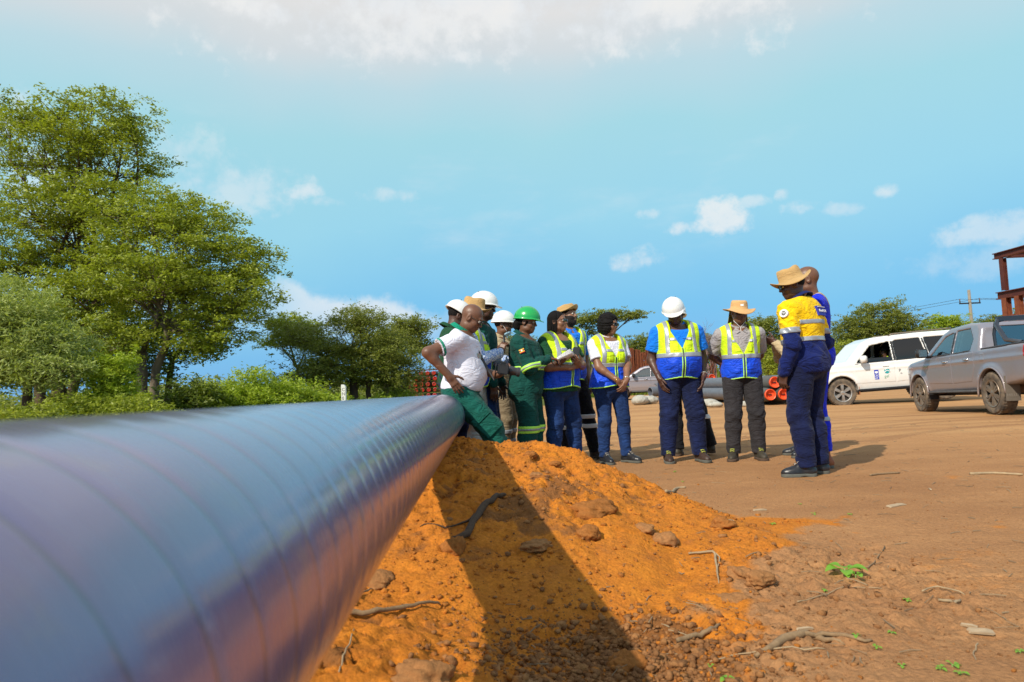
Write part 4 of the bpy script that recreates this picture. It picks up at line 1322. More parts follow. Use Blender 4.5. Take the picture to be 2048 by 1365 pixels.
# ---- white station wagon
def suv():
    prof = [(2.22, .42), (2.32, .58), (2.34, .98), (2.30, 1.12), (2.12, 1.18), (1.18, 1.22), (.68, 1.72), (.38, 1.84), (-.9, 1.89), (-2.05, 1.87), (-2.32, 1.78), (-2.46, 1.12), (-2.50, .62), (-2.40, .44), (-1.9, .40), (1.8, .37)]
    cabp = [(1.0, 1.0), (.95, 1.2), (.58, 1.70), (0, 1.79), (-2.1, 1.81), (-2.3, 1.1), (-2.3, .72), (.9, .62)]
    wf = [(.92, 1.17), (.46, 1.62), (-.08, 1.70), (-.08, 1.17)]
    wr_ = [(-.18, 1.17), (-.18, 1.71), (-.93, 1.735), (-1.02, 1.19)]
    wq = [(-1.12, 1.20), (-1.03, 1.735), (-1.98, 1.72), (-2.18, 1.26)]
    A = at(1688, 808, 20.8); A.z = gh(A.x, A.y)
    hd = math.pi - R(9)     # nose to the left, tail a little farther away
    fx, fy = math.cos(hd), math.sin(hd)
    # left front wheel at A: centre of the car = A - 1.395*fwd - .77*left
    lx, ly = -fy, fx
    c = (A.x - 1.395 * fx - .80 * lx, A.y - 1.395 * fy - .80 * ly)
    z = gh(*c)
    car = Car('station_wagon', 'white four wheel drive station wagon with emblems on its front door', (c[0], c[1], z), hd, R(-2.4), prof, .925, 1.14, .30, (1.395, -1.395), .385,
              paint('white_paint', (.80, .79, .76), 0, .35), cabp, [('f', wf, G_DARK), ('r', wr_, G_DARK), ('q', wq, G_DARK)], cat='car')
    car.root.scale = (1.02, 1.02, 1.09)
    car.wind = [(1.12, 1.26), (.72, 1.70), (.86, 1.84), (1.35, 1.32)]
    car.build_body(.028)
    for q in (1, -1):
        if q == -1: car.side('window', wf, G_DARK, -.012, q, h=.02)
        car.side('window', wr_, G_DARK, -.012, q, h=.016); car.side('window', wq, G_DARK, -.012, q, h=.016)
        # the front window is half wound down: only the lower strip of glass stands
        if q == 1: car.side('window', [(.92, 1.17), (.76, 1.28), (-.08, 1.28), (-.08, 1.17)], G_DARK, -.012, q, h=.016)
        d1 = car.side('door', [(1.02, .60), (1.02, 1.13), (-.10, 1.135), (-.10, .58)], car.pm, .005, q, h=.016, r=.0)
        d2 = car.side('door', [(-.125, .58), (-.125, 1.135), (-1.06, 1.155), (-1.06, .95), (-.92, .60)], car.pm, .005, q, h=.016)
        for x in (.06, -.93):
            mb = MB(); mb.box((x - .0, q * .945, 1.02), (x + .17, q * .965, 1.05)); mb.build('door_handle', car.pm, d1 if x > 0 else d2, bevel=.006)
        for nm, poly in (('window_trim', [(.98, 1.135), (.98, 1.16), (-2.18, 1.245), (-2.18, 1.205), (-1.06, 1.17)]), ('pillar', [(-.10, 1.165), (-.10, 1.70), (-.165, 1.705), (-.165, 1.165)]), ('pillar', [(-1.04, 1.19), (-.95, 1.73), (-1.01, 1.73), (-1.10, 1.20)])):
            car.side(nm, poly, M_BLK, .002, q, h=.014)
        mb = MB(); mb.box((-.95, q * .86, .40), (.95, q * .99, .45)); mb.box((-1.0, q * .80, .36), (1.0, q * .88, .42)); mb.build('side_step', M_BLK, car.root, bevel=.012)
        # mirror
        mb = MB(); mb.box((.70, q * .99, 1.16), (.86, q * 1.20, 1.36)); mb.box((.74, q * .86, 1.17), (.84, q * 1.02, 1.22)); mb.build('mirror', car.pm, car.root, bevel=.035, smooth=True)
        mb = MB(); mb.box((.86, q * .93, 0.30), (.875, q * .70, .62), Matrix.Translation((.06, 0, 0))); mb.build('mud_flap', mat('orange_mud', (.35, .13, .05), .9), car.root)
        # lamps
        car.panel('headlight', lambda P, q=q: np.maximum(np.maximum(np.abs(P[:, 0] - 2.12) - .17, np.abs(P[:, 2] - .93) - .085), .50 - q * P[:, 1]), mat('lamp_glass', (.55, .58, .6), .08, coat=.5), .006, (1.9, min(q * .4, q * 1.0), .8), (2.4, max(q * .4, q * 1.0), 1.06))
        car.panel('taillight', lambda P, q=q: np.maximum(np.maximum(np.abs(P[:, 0] + 2.38) - .12, np.abs(P[:, 2] - 1.08) - .16), .62 - q * P[:, 1]), mat('red_lamp', (.5, .015, .01), .15, coat=.5), .006, (-2.6, min(q * .5, q * 1.0), .85), (-2.2, max(q * .5, q * 1.0), 1.3))
    car.panel('windscreen', lambda P: np.maximum(sdpoly(P[:, 0], P[:, 2], [(1.17, 1.235), (.67, 1.73), (.86, 1.86), (1.40, 1.30)]), np.abs(P[:, 1]) - .69 + .22 * np.clip(P[:, 2] - 1.14, 0, 1)), glass_mat('screen_glass', (.35, .42, .42), .22), -.012, (.4, -.8, 1.1), (1.3, .8, 1.8), h=.02)
    car.panel('grille', lambda P: np.maximum(np.abs(P[:, 1]) - .42, np.abs(P[:, 2] - .84) - .10), M_CHROME, .006, (2.0, -.5, .7), (2.5, .5, 1.0))
    car.panel('bumper', lambda P: np.maximum(np.abs(P[:, 2] - .56) - .09, 2.0 - P[:, 0]), M_BLK, .008, (1.95, -1, .4), (2.5, 1, .7), h=.02)
    car.seats((.05, -.85))
    for x in (1.395, -1.395):
        for q in (1, -1): wheel(car.root, x, q * .80, .385, .25, M_RIM, 6, side=q)
    # roof rail
    for q in (1, -1):
        mb = MB(); mb.tube([(-.1, q * .70, 1.84), (-.2, q * .70, 1.90), (-1.8, q * .70, 1.92), (-1.9, q * .70, 1.87)], .016, 6); mb.build('roof_rail', M_RIM2, car.root, True)
    # emblems on the doors
    wy = lambda x, z: float(car.W(np.array([x]), np.array([z]))[0]) + .0015
    def decal(lo, hi, mt, off=.0):
        mb = MB(); x0, z0 = lo; x1, z1 = hi
        y0 = wy((x0 + x1) / 2, z0) + off; y1 = wy((x0 + x1) / 2, z1) + off
        mb.add([(x0, y0, z0), (x1, y0, z0), (x1, y1, z1), (x0, y1, z1), (x0, y0 - .004, z0), (x1, y0 - .004, z0), (x1, y1 - .004, z1), (x0, y1 - .004, z1)], [(0, 1, 2, 3), (7, 6, 5, 4), (0, 4, 5, 1), (1, 5, 6, 2), (2, 6, 7, 3), (3, 7, 4, 0)])
        return mb
    bl = mat('emblem_blue', (.015, .04, .45), .4); wh = mat('emblem_white', (.85, .85, .85), .5); tq = mat('emblem_teal', (.02, .33, .36), .5); gn = mat('letter_green', (.22, .42, .30), .6); bk = mat('letter_black', (.03, .03, .03), .6)
    e = decal((.355, .82), (.475, .945), bl, .006).build('emblem', bl, car.root)
    decal((.355, .68), (.475, .812), bl, .006).build('emblem', bl, e)
    text_on(car.root, 'emblem_text', 'UN', .070, wh, (.475, wy(.4, .78) + .009, .755), R(180), par=e)
    text_on(car.root, 'emblem_text', 'DP', .070, wh, (.475, wy(.4, .72) + .009, .692), R(180), par=e)
    mb = MB(); n = 20
    mb.add([(.415 + .042 * math.cos(2 * math.pi * k / n), wy(.4, .88) + .009, .885 + .042 * math.sin(2 * math.pi * k / n)) for k in range(n)], [tuple(range(n))])
    mb.build('emblem_globe', wh, e)
    mb = MB(); cx, cz, r_ = .12, .895, .075
    mb.add([(cx + r_ * math.cos(2 * math.pi * k / n), wy(.1, .9) + .008, cz + r_ * math.sin(2 * math.pi * k / n)) for k in range(n)], [tuple(range(n))])
    g = mb.build('emblem', tq, car.root)
    mb = MB()
    pts = [(cx + .07 - .16 * t, wy(.1, .9) + .011, cz - .035 + .03 * math.sin(t * 4) + .03 * t) for t in [i / 8 for i in range(9)]]
    mb.tube(pts, .010, 5); pts = [(cx + .05 - .05 * t, wy(.1, .9) + .011, cz + .03 + .04 * t) for t in (0, .5, 1)]; mb.tube(pts, .009, 5)
    mb.build('emblem_swirl', wh, g)
    text_on(car.root, 'emblem_text', 'gef', .115, gn, (.21, wy(.1, .74) + .008, .715), R(180), par=g)
    text_on(car.root, 'door_letters', 'P', .12, bk, (-.20, wy(-.2, .86) + .008, .84), R(180), par=car.root)
    text_on(car.root, 'door_letters', 'Pr', .06, bk, (-.24, wy(-.2, .78) + .008, .775), R(180), par=car.root)
    return car
def text_on(root, name, txt, size, mt, loc, rz, par=None, rx=R(90), extrude=.001, rot=None):
    cu = bpy.data.curves.new(name, 'FONT'); cu.body = txt; cu.size = size; cu.extrude = extrude; cu.resolution_u = 3
    tmp = bpy.data.objects.new('tmp', cu); COL.objects.link(tmp)
    dg = bpy.context.evaluated_depsgraph_get()
    me = bpy.data.meshes.new_from_object(tmp.evaluated_get(dg)); bpy.data.objects.remove(tmp)
    me.name = name
    Mx = Matrix.Translation(loc) @ (rot.to_4x4() if rot is not None else (Matrix.Rotation(rz, 4, 'Z') @ Matrix.Rotation(rx, 4, 'X')))
    me.transform(Mx)
    me.materials.clear()
    o = link_mesh(name, me, mt, par or root, smooth=False)
    return o

# ---- grey double cab pickup
def pickup():
    prof = [(2.40, .42), (2.50, .60), (2.50, .92), (2.38, 1.05), (2.05, 1.13), (1.22, 1.20), (.50, 1.68), (.22, 1.77), (-.55, 1.80), (-.98, 1.76), (-1.10, 1.66), (-1.20, 1.245), (-2.70, 1.265), (-2.80, 1.20), (-2.80, .80), (-2.70, .62), (-2.3, .56), (-1.0, .46), (2.0, .42)]
    cabp = [(1.0, 1.0), (.95, 1.22), (.44, 1.64), (.1, 1.72), (-.92, 1.70), (-1.08, 1.20), (-1.08, .74), (.9, .64)]
    wf = [(.90, 1.215), (.33, 1.595), (-.04, 1.665), (-.02, 1.21)]
    wr_ = [(-.13, 1.215), (-.15, 1.67), (-.70, 1.675), (-.90, 1.45), (-.84, 1.235)]
    Af = at(1856, 825, 15.7); Ar = at(2002, 829, 12.7)
    hd = math.atan2(Af.y - Ar.y, Af.x - Ar.x)
    fx, fy = math.cos(hd), math.sin(hd); lx, ly = -fy, fx
    mx_, my_ = (Af.x + Ar.x) / 2 - .80 * lx, (Af.y + Ar.y) / 2 - .80 * ly
    zf, zr = gh(Af.x, Af.y), gh(Ar.x, Ar.y)
    car = Car('pickup_truck', 'grey double cab pickup truck at the right edge seen from its rear left', (mx_, my_, (zf + zr) / 2), hd, R(-1.5), prof, .915, 1.19, .30, (1.5425, -1.5425), .39,
              paint('grey_paint', (.27, .255, .29), .35, .55), cabp, [('f', wf, G_CLEAR), ('r', wr_, G_CLEAR)], cat='pickup truck')
    car.wind = [(1.14, 1.23), (.50, 1.66), (.62, 1.8), (1.3, 1.3)]
    car.back = [(-.9, 1.30), (-.9, 1.66), (-1.3, 1.68), (-1.3, 1.30)]
    car.build_body(.024, bed=(-2.70, -1.27, .72, .70))
    for q in (1, -1):
        car.side('window', wf, G_CLEAR, -.012, q, h=.013); car.side('window', wr_, G_CLEAR, -.012, q, h=.013)
        d1 = car.side('door', [(1.05, .62), (1.12, .85), (1.08, 1.18), (-.05, 1.185), (-.05, .60)], car.pm, .005, q, h=.013)
        d2 = car.side('door', [(-.075, .60), (-.075, 1.185), (-.98, 1.20), (-.98, .90), (-.84, .62)], car.pm, .005, q, h=.013)
        for x in (.10, -.80):
            mb = MB(); mb.tube([(x, q * .925, 1.06), (x + .04, q * .955, 1.065), (x + .15, q * .955, 1.07), (x + .19, q * .925, 1.07)], .016, 8); mb.build('door_handle', M_CHROME, d1 if x > 0 else d2, True)
        for nm, poly in (('pillar', [(-.05, 1.20), (-.06, 1.665), (-.14, 1.665), (-.12, 1.20)]), ('window_trim', [(1.0, 1.18), (.98, 1.205), (-.9, 1.235), (-.9, 1.205)])):
            car.side(nm, poly, M_BLK, .002, q, h=.013)
        mb = MB(); mb.box((-.95, q * .84, .42), (.98, q * .99, .47)); mb.box((-1.0, q * .74, .42), (1.02, q * .86, .52)); mb.build('side_step', mat('step_grey', (.12, .12, .125), .6, nscale=5, namp=.3), car.root, bevel=.015)
        mb = MB(); mb.box((.74, q * 1.00, 1.20), (.90, q * 1.22, 1.40)); mb.box((.80, q * .84, 1.19), (.90, q * 1.03, 1.25)); mir = mb.build('mirror', M_BLK, car.root, bevel=.04, smooth=True)
        mb = MB(); mb.box((.735, q * 1.03, 1.225), (.742, q * 1.195, 1.375)); mb.build('mirror_glass', M_CHROME, mir, bevel=.0)
        mb = MB(); mb.box((-2.03, q * .70, .25), (-2.015, q * .94, .70)); fl = mb.build('mud_flap', M_DUST, car.root)
        if q == 1: text_on(car.root, 'flap_letters', 'HILUX', .075, mat('flap_letter', (.20, .17, .14), .8), (-2.033, .925, .33), R(-90), par=fl)
        mb = MB(); mb.box((1.06, q * .74, .28), (1.075, q * .92, .60)); mb.build('mud_flap', M_BLK, car.root)
        car.panel('taillight', lambda P, q=q: np.maximum(sdpoly(P[:, 0], P[:, 2], [(-2.62, 1.21), (-2.58, 1.10), (-2.66, .88), (-2.9, .84), (-2.9, 1.24)]), .66 - q * P[:, 1]), mat('red_lamp', (.5, .015, .01), .15, coat=.5), .010, (-2.9, min(q * .5, q * 1.02), .8), (-2.5, max(q * .5, q * 1.02), 1.3))
        car.panel('headlight', lambda P, q=q: np.maximum(np.maximum(np.abs(P[:, 0] - 2.28) - .17, np.abs(P[:, 2] - .95) - .075), .50 - q * P[:, 1]), mat('lamp_glass', (.55, .58, .6), .08), .006, (2.0, min(q * .4, q * 1.0), .8), (2.6, max(q * .4, q * 1.0), 1.06))
        car.side('bed_rail_cap', [(-1.22, 1.225), (-1.22, 1.255), (-2.72, 1.275), (-2.72, 1.245)], M_BLK, .012, q, h=.013, thick=.05)
        # flared arch lips
        for ax in car.arches:
            mb = MB(); pts = [(ax + .47 * math.cos(a), q * (.935), .40 + .47 * math.sin(a)) for a in [R(k) for k in range(-8, 190, 9)]]
            mb.tube(pts, .018, 6); mb.build('arch_lip', car.pm, car.root, True)
        if q == 1:
            fl_ = car.side('fuel_flap', [(-1.20, 1.00), (-1.20, 1.16), (-1.36, 1.16), (-1.36, 1.00)], car.pm, .005, q, h=.012)
            mb = MB(); mb.box((1.02, .928, 1.00), (1.20, .934, 1.025)); mb.build('side_badge', M_CHROME, car.root)
    car.panel('windscreen', lambda P: np.maximum(sdpoly(P[:, 0], P[:, 2], [(1.2, 1.205), (.49, 1.67), (.62, 1.8), (1.36, 1.28)]), np.abs(P[:, 1]) - .68 + .22 * np.clip(P[:, 2] - 1.14, 0, 1)), G_CLEAR, -.012, (.4, -.8, 1.1), (1.3, .8, 1.8), h=.02)
    mb = MB(); mb.box((-1.15, -.60, 1.29), (-1.14, .60, 1.66)); mb.build('rear_window', G_CLEAR, car.root)
    # sports bar behind the cab
    mb = MB()
    for yy in (-.70, .70):
        mb.tube([(-2.25, yy, 1.27), (-1.75, yy, 1.36), (-1.45, yy * .98, 1.66), (-1.36, yy * .88, 1.755), (-1.34, yy * .6, 1.79)], .042, 10)
        mb.tube([(-1.38, yy, 1.27), (-1.36, yy, 1.5), (-1.38, yy * .95, 1.72)], .03, 8)
    mb.tube([(-1.34, -.45, 1.79), (-1.34, 0, 1.80), (-1.34, .45, 1.79)], .045, 10)
    mb.box((-1.40, -.62, 1.74), (-1.30, .62, 1.83))
    mb.build('roll_bar', mat('roll_bar_black', (.02, .022, .03), .25, coat=.4), car.root, auto=True)
    mb = MB(); mb.box((-2.98, -.80, .52), (-2.82, .80, .62)); mb.box((-2.95, -.35, .62), (-2.82, .35, .66)); mb.build('bumper', M_CHROME, car.root, bevel=.025)
    mb = MB(); mb.box((-2.70, -.68, 1.22), (-1.25, .68, 1.235)); mb.build('bed_cover', M_BLK, car.root)
    car.seats((.02, -.62))
    for x in (1.5425, -1.5425):
        for q in (1, -1): wheel(car.root, x, q * .80, .39, .265, M_RIM2, 6, True, side=q)
    return car
SUV = suv()
PICK = pickup()
def copy_tree(o, parent=None):
    c = o.copy(); COL.objects.link(c)
    if parent is not None: c.parent = parent
    for ch in list(o.children): copy_tree(ch, c)
    return c
p2 = copy_tree(PICK.root)
p2['label'] = 'pale grey pickup truck parked far behind the woman in the white polo'
L_ = at(1303, 790, 37)
p2.location = (L_.x, L_.y, gh(L_.x, L_.y)); p2.rotation_euler = (0, 0, math.pi - R(14))
print('cars', time.time() - T0)

# ------------------------------------------------------------------ pipes with orange caps, racks, steelwork
M_GREYPIPE = mat('grey_pipe', (.135, .145, .17), .5, nscale=5, namp=.25)
M_SHRINK = mat('pipe_end_sleeve', (.10, .10, .095), .7, nscale=9, namp=.3)
M_CAP = mat('orange_cap', (.85, .10, .025), .45, nscale=9, namp=.15)
M_CAP2 = mat('red_cap', (.72, .05, .03), .5, nscale=9, namp=.2)
M_RUST = mat('rusty_steel', (.27, .075, .022), .8, metal=.1, nscale=6, col2=(.14, .035, .018), bump=.004, bscale=40)
M_RUSTD = mat('dark_rust_steel', (.075, .016, .013), .7, metal=.1, nscale=3, col2=(.13, .032, .014), bump=.003, bscale=30)
def stock_pipe(near, L, az, r=.24, capm=None, label='', group=None, both=False, segs=28):
    root = empty('steel_pipe', near, az, label, 'pipe', group)
    mb = MB(); mb.lathe([(r, .55), (r, L)], segs); mb.lathe([(r, L), (r * .8, L), (r * .8, L - .3)], segs); mb.build('pipe_wall', M_GREYPIPE, root, auto=True)
    mb = MB(); mb.lathe([(r * .80, .02), (r * .84, .0), (r * .86, .06), (r * .98, .30), (r * 1.01, .55), (r, .56)], segs); mb.build('end_sleeve', M_SHRINK, root, auto=True)
    mb = MB(); mb.lathe([(r * .80, .04), (r * .80, -.05), (r * .74, -.065), (r * .66, -.05), (r * .60, .03), (r * .24, .05), (r * .2, .02), (0, .02)], segs)
    c = mb.build('end_cap', capm or M_CAP, root, auto=True)
    mb = MB(); mb.box((-.0, -r * .25, -.02), (.03, r * .25, .02)); mb.build('cap_slot', mat('slot_dark', (.05, .01, .008), .7), c)
    return root
YN = 22.6
base = at(1553, 806, YN); base.z = gh(base.x, base.y)
azp = R(93)
defs = [(1540, 0), (1567, 0), (1594, 0), (1553, 1), (1580, 1)]
names = ['grey pipe with orange cap, front left pipe in the bottom row of the stack', 'grey pipe with orange cap, middle pipe in the bottom row of the stack',
         'grey pipe with orange cap, right pipe in the bottom row behind the tall man', 'grey pipe with orange cap, left pipe lying on top of the stack', 'grey pipe with orange cap, right pipe lying on top of the stack']
r_s = .235
for (px, row), nm in zip(defs, names):
    p = at(px, 790, YN)
    z = base.z + .12 + r_s + row * r_s * 1.70
    stock_pipe((p.x, p.y + (.10 if row else 0), z), 11.5, azp, r_s, label=nm, group='capped pipes stacked behind the people')
for k in range(3):
    mb = MB(); yy = YN + 1.5 + 4 * k; xx = at(1567, 790, YN).x
    mb.box((-1.1, -.10, 0), (1.1, .10, .12)); o = mb.build('timber_sleeper', mat('old_timber', (.16, .10, .06), .9, nscale=6, namp=.3), None)
    o.location = (xx - .5 * (yy - YN) / 11.5 * .6, yy, base.z + 0); tag(o, ('front timber sleeper under the orange caps of the pipe stack', 'middle timber sleeper under the capped pipe stack', 'far timber sleeper under the capped pipe stack')[k], 'timber', 'sleepers under the pipe stack')
for i, (px, py, yy) in enumerate(((1424, 755.5, 40), (1421, 768, 40), (1407, 768.5, 40), (1412, 757, 40.4))):
    p = at(px, py, yy)
    stock_pipe((p.x, p.y, p.z), 11, R(80), .235, label=('small far pipe with orange cap, upper right of the far stack', 'small far pipe with orange cap, lower right of the far stack', 'small far pipe with orange cap, lower left of the far stack', 'small far pipe with orange cap, upper left of the far stack')[i], group='capped pipes of the far stack')
for i, (px, py, yy, L) in enumerate(((1430, 786, 30, 9), (1300, 784, 33, 8), (1310, 776, 36, 9), (1436, 770, 33, 9))):
    p = at(px, py, yy); gz = gh(p.x, p.y)
    root = empty('steel_pipe', (p.x, p.y, max(p.z, gz + .24)), R((28, 20, 20, 26)[i]), ('bare grey pipe lying on the ground between the two men in vests', 'bare grey pipe lying on the ground left of the man with the white helmet', 'bare grey pipe lying behind another one near the far pickup', 'bare grey pipe resting above the one between the two men')[i], 'pipe', 'bare grey pipes on the ground')
    mb = MB(); mb.lathe([(.19, .3), (.20, 0), (.24, .02), (.24, L), (.2, L)], 24); mb.build('pipe_wall', M_GREYPIPE, root, auto=True)
# white sand bags / plastic by the pipes
def sack(p, sx, sy, sz, rz, label, seed):
    def fn(P): return ell(P, (0, 0, sz * .8), (sx, sy, sz)) + .02 * folds(P, .7, seed)
    V, Q = iso(fn, (-sx * 1.3, -sy * 1.3, -.02), (sx * 1.3, sy * 1.3, sz * 2.2), .035)
    o = np_mesh('sandbag', V, Q, mat('white_sack', (.48, .45, .38), .8, nscale=9, namp=.3)); o.location = p; o.rotation_euler = (0, 0, rz)
    tag(o, label, 'sandbag', 'white bags by the pipes')
for i, (px, py, Y, sx) in enumerate(((1417, 799, 23.5, .34), (1424, 800, 23.0, .22), (1432, 801, 22.8, .24), (1296, 792, 29, .45), (1280, 794, 28.5, .5), (1489, 802, 22.6, .22))):
    p = at(px, py, Y); p.z = gh(p.x, p.y)
    sack(tuple(p), sx, sx * .7, sx * .45, i * 1.1, ('large white bag slumped against the pipes left of the man in the sun hat', 'small white bag, middle one of three beside the pipes', 'small white bag, right one of three beside the pipes', 'white bag lying beside the far bare pipe', 'pale flat bag on the ground below the far pickup', 'white bag seen between the legs of the man in the sun hat')[i], i)

def ibeam(mb, a, b, w=.2, h=.2, t=.02, up=(0, 0, 1)):
    a, b = Vector(a), Vector(b); d = (b - a); L = d.length; x = d.normalized()
    u = Vector(up); u = (u - x * u.dot(x))
    if u.length < 1e-3: u = x.orthogonal()
    u.normalize(); v = u.cross(x)
    M_ = Matrix(((x.x, v.x, u.x, a.x), (x.y, v.y, u.y, a.y), (x.z, v.z, u.z, a.z), (0, 0, 0, 1)))
    mb.box((0, -w / 2, h / 2 - t), (L, w / 2, h / 2), M_); mb.box((0, -w / 2, -h / 2), (L, w / 2, -h / 2 + t), M_)
    mb.box((0, -t / 2, -h / 2 + t), (L, t / 2, h / 2 - t), M_)
# tall steel frame on the right
fr_ = empty('steel_gantry', (0, 0, 0), 0, 'tall open frame of dark red rusty steel beams behind the pickup', 'gantry')
Cp = at(2016, 640, 25.0); X_ = Cp.x
zt = at(2000, 510, 25.0).z; zm = at(2002, 590, 25.0).z; xt = at(1999, 510, 25).x
def member(name, a, b, w, h, mt=M_RUSTD, up=(0, 0, 1)):
    mb = MB(); ibeam(mb, a, b, w, h, .03, up); return mb.build(name, mt, fr_)
g0 = gh(X_, 25)
for (yy) in (25.0, 16.0):
    member('column', (X_, yy, g0), (X_, yy, zm - .13), .22, .22, M_RUST, (1, 0, 0))
    member('column', (X_, yy - .62, g0), (X_, yy - .62, zm - .13), .20, .20, M_RUST, (1, 0, 0))
    member('column', (X_, yy, zm + .16), (X_, yy, zt - .13), .17, .17, M_RUSTD, (1, 0, 0))
    mb = MB()
    for z in (zm - .9, zm - 1.5, zm - 2.2): mb.box((X_ - .09, yy - .62, z), (X_ + .09, yy, z + .14))
    mb.build('batten_plate', M_RUST, fr_)
member('beam', (X_, 25.4, zm), (X_, 15.6, zm), .18, .26)
member('beam', (X_, 25.4, zt), (X_, 15.6, zt), .18, .22)
for yy in (25.0, 16.0):
    member('beam', (X_ + .2, yy, zm), (X_ + 6, yy, zm), .24, .28); member('beam', (X_ + .2, yy, zt), (X_ + 6, yy, zt), .24, .24)
    member('column', (X_ + 6, yy, g0), (X_ + 6, yy, zt - .13), .3, .3, M_RUSTD, (1, 0, 0))

# rack of red capped pipes on the left
rk = at(819, 790, 44); rk2 = at(884, 790, 44)
zr0 = gh(rk.x, 44); ztop = at(850, 737, 44).z
rack = empty('pipe_rack', (rk.x, 44, zr0), R(3), 'rusty steel rack holding rows of pipes with red end caps', 'pipe rack')
Wd = rk2.x - rk.x; Hh = ztop - zr0
for xx in (0, Wd):
    for yy in (0, 5.5):
        mb = MB(); ibeam(mb, (xx, yy, 0), (xx, yy, Hh), .16, .16, .02, (1, 0, 0)); mb.build('post', M_RUST, rack)
nrow = 6; dz = (Hh - .25) / nrow
for i in range(nrow + 1):
    for yy in (0, 5.5):
        mb = MB(); ibeam(mb, (-.1 if i == nrow else .08, yy, .12 + i * dz), (Wd + (.1 if i == nrow else -.08), yy, .12 + i * dz + .03), .10, .07, .015); mb.build('shelf_beam', M_RUST, rack)
for k in range(9):
    for xx in (.14, Wd - .14):
        mb = MB(); mb.box((xx - .07, -.06, .2 + k * Hh / 9.6), (xx + .07, .04, .25 + k * Hh / 9.6)); mb.build('rung', M_RUST, rack)
rg = random.Random(4)
cnt = 0
for i in range(nrow - 1, -1, -1):
    n_ = 4
    for j in range(n_):
        if i == nrow - 1 and j == 0: continue
        xx = .42 + (Wd - .84) * (j + (.0 if i % 2 else .12)) / (n_ - .9)
        zz = .12 + i * dz + .045 + .115
        p = Vector((rk.x, 44, zr0)) + Vector((xx, -.15 + rg.uniform(-.06, .06), zz))
        root = empty('steel_pipe', tuple(p), R(93), 'red capped pipe, %s from the left in the %s row of the rack' % (('first', 'second', 'third', 'fourth')[j], ('bottom', 'second', 'third', 'fourth', 'fifth', 'top')[i]), 'pipe', 'red capped pipes in the rack')
        rr = .135
        mb = MB(); mb.lathe([(rr * .85, .02), (rr, .05), (rr, 6)], 14); mb.build('pipe_wall', M_SHRINK, root, auto=True)
        mb = MB(); mb.lathe([(rr * .92, .06), (rr * .92, -.04), (rr * .72, -.05), (rr * .6, .02), (rr * .3, .03), (rr * .25, -.02), (0, -.02)], 14); mb.build('end_cap', M_CAP2, root, auto=True)

# low rusty racks far behind
def far_rack(x0, x1, ytop, ybot, Y, label, n, diag):
    a = at(x0, ybot, Y); b = at(x1, ybot, Y); z1 = at((x0 + x1) / 2, ytop, Y).z; z0 = gh(a.x, Y)
    root = empty('steel_rack', (a.x, Y, z0), 0, label, 'steel rack', 'rusty steel racks in the background')
    W_ = b.x - a.x; H_ = z1 - z0; rg = random.Random(n)
    for i in range(n + 1):
        x = W_ * i / n + rg.uniform(-.05, .05)
        for yy in (0, 2.2):
            mb = MB(); ibeam(mb, (x, yy, 0), (x + rg.uniform(-.03, .03), yy, H_ * rg.uniform(.93, 1.06)), .2, .2, .04, (1, 0, 0)); mb.build('post', M_RUST, root)
        if i < n and diag:
            mb = MB(); mb.tube([(x + .1, 0, .1), (x + W_ / n - .1, 0, H_ * .8)], .07, 5); mb.build('brace', M_RUST, root)
    for z in ((.35, .7, .97) if n > 3 else (.97,)):
        for yy in (0, 2.2):
            mb = MB(); ibeam(mb, (0, yy + .16, H_ * z), (W_, yy + .16, H_ * z), .12, .16, .04); mb.build('beam', M_RUST, root)
far_rack(1236, 1282, 700, 765, 56, 'low rusty rack of closely set posts above the far pickup roof', 7, False)
far_rack(1288, 1322, 703, 765, 54, 'rusty rack left of the man in the white helmet', 4, True)
far_rack(1404, 1444, 692, 765, 50, 'open rusty steel frame with leaning braces between the two men in vests', 1, True)
far_rack(1448, 1500, 700, 765, 58, 'rusty rack mostly behind the man in the sun hat', 3, True)

# power pole and wires
pp = at(1948, 700, 62); g_ = gh(pp.x, pp.y)
pole = empty('power_pole', (pp.x, pp.y, g_), 0, 'thin wooden power pole with a cross arm beyond the pickup', 'power pole')
zt_ = at(1942, 580, 62).z - g_; za = at(1943, 607, 62).z - g_
mb = MB(); mb.tube([(0, 0, 0), (0, 0, zt_)], [.17, .12], 8); mb.build('pole', mat('pole_wood', (.30, .25, .19), .9, nscale=8, namp=.3), pole, True)
mb = MB(); mb.box((-.95, -.06, za - .05), (.95, .06, za + .07)); mb.build('cross_arm', M_BLK, pole)
for x in (-.9, .9, 0):
    mb = MB(); mb.tube([(x, 0, za + .07), (x, 0, za + .45)], .05, 6); mb.build('insulator', mat('insulator', (.10, .07, .06), .4), pole, True)
for i, x in enumerate((-.9, .9)):
    for sgn in (-1, 1):
        a = Vector((pp.x + x, pp.y, g_ + za + .42)); b = a + Vector((sgn * 45, 18 * sgn * -1 + (40 if sgn < 0 else -5), -.6))
        pts = [a.lerp(b, t) + Vector((0, 0, -1.4 * 4 * t * (1 - t))) for t in [k / 12 for k in range(13)]]
        mb = MB(); mb.tube(pts, .018, 4); o = mb.build('power_line', M_BLK, None); tag(o, 'power line running %s from the %s tip of the cross arm' % ('left' if sgn < 0 else 'right', 'left' if i == 0 else 'right'), 'power line', 'wires of the power pole')

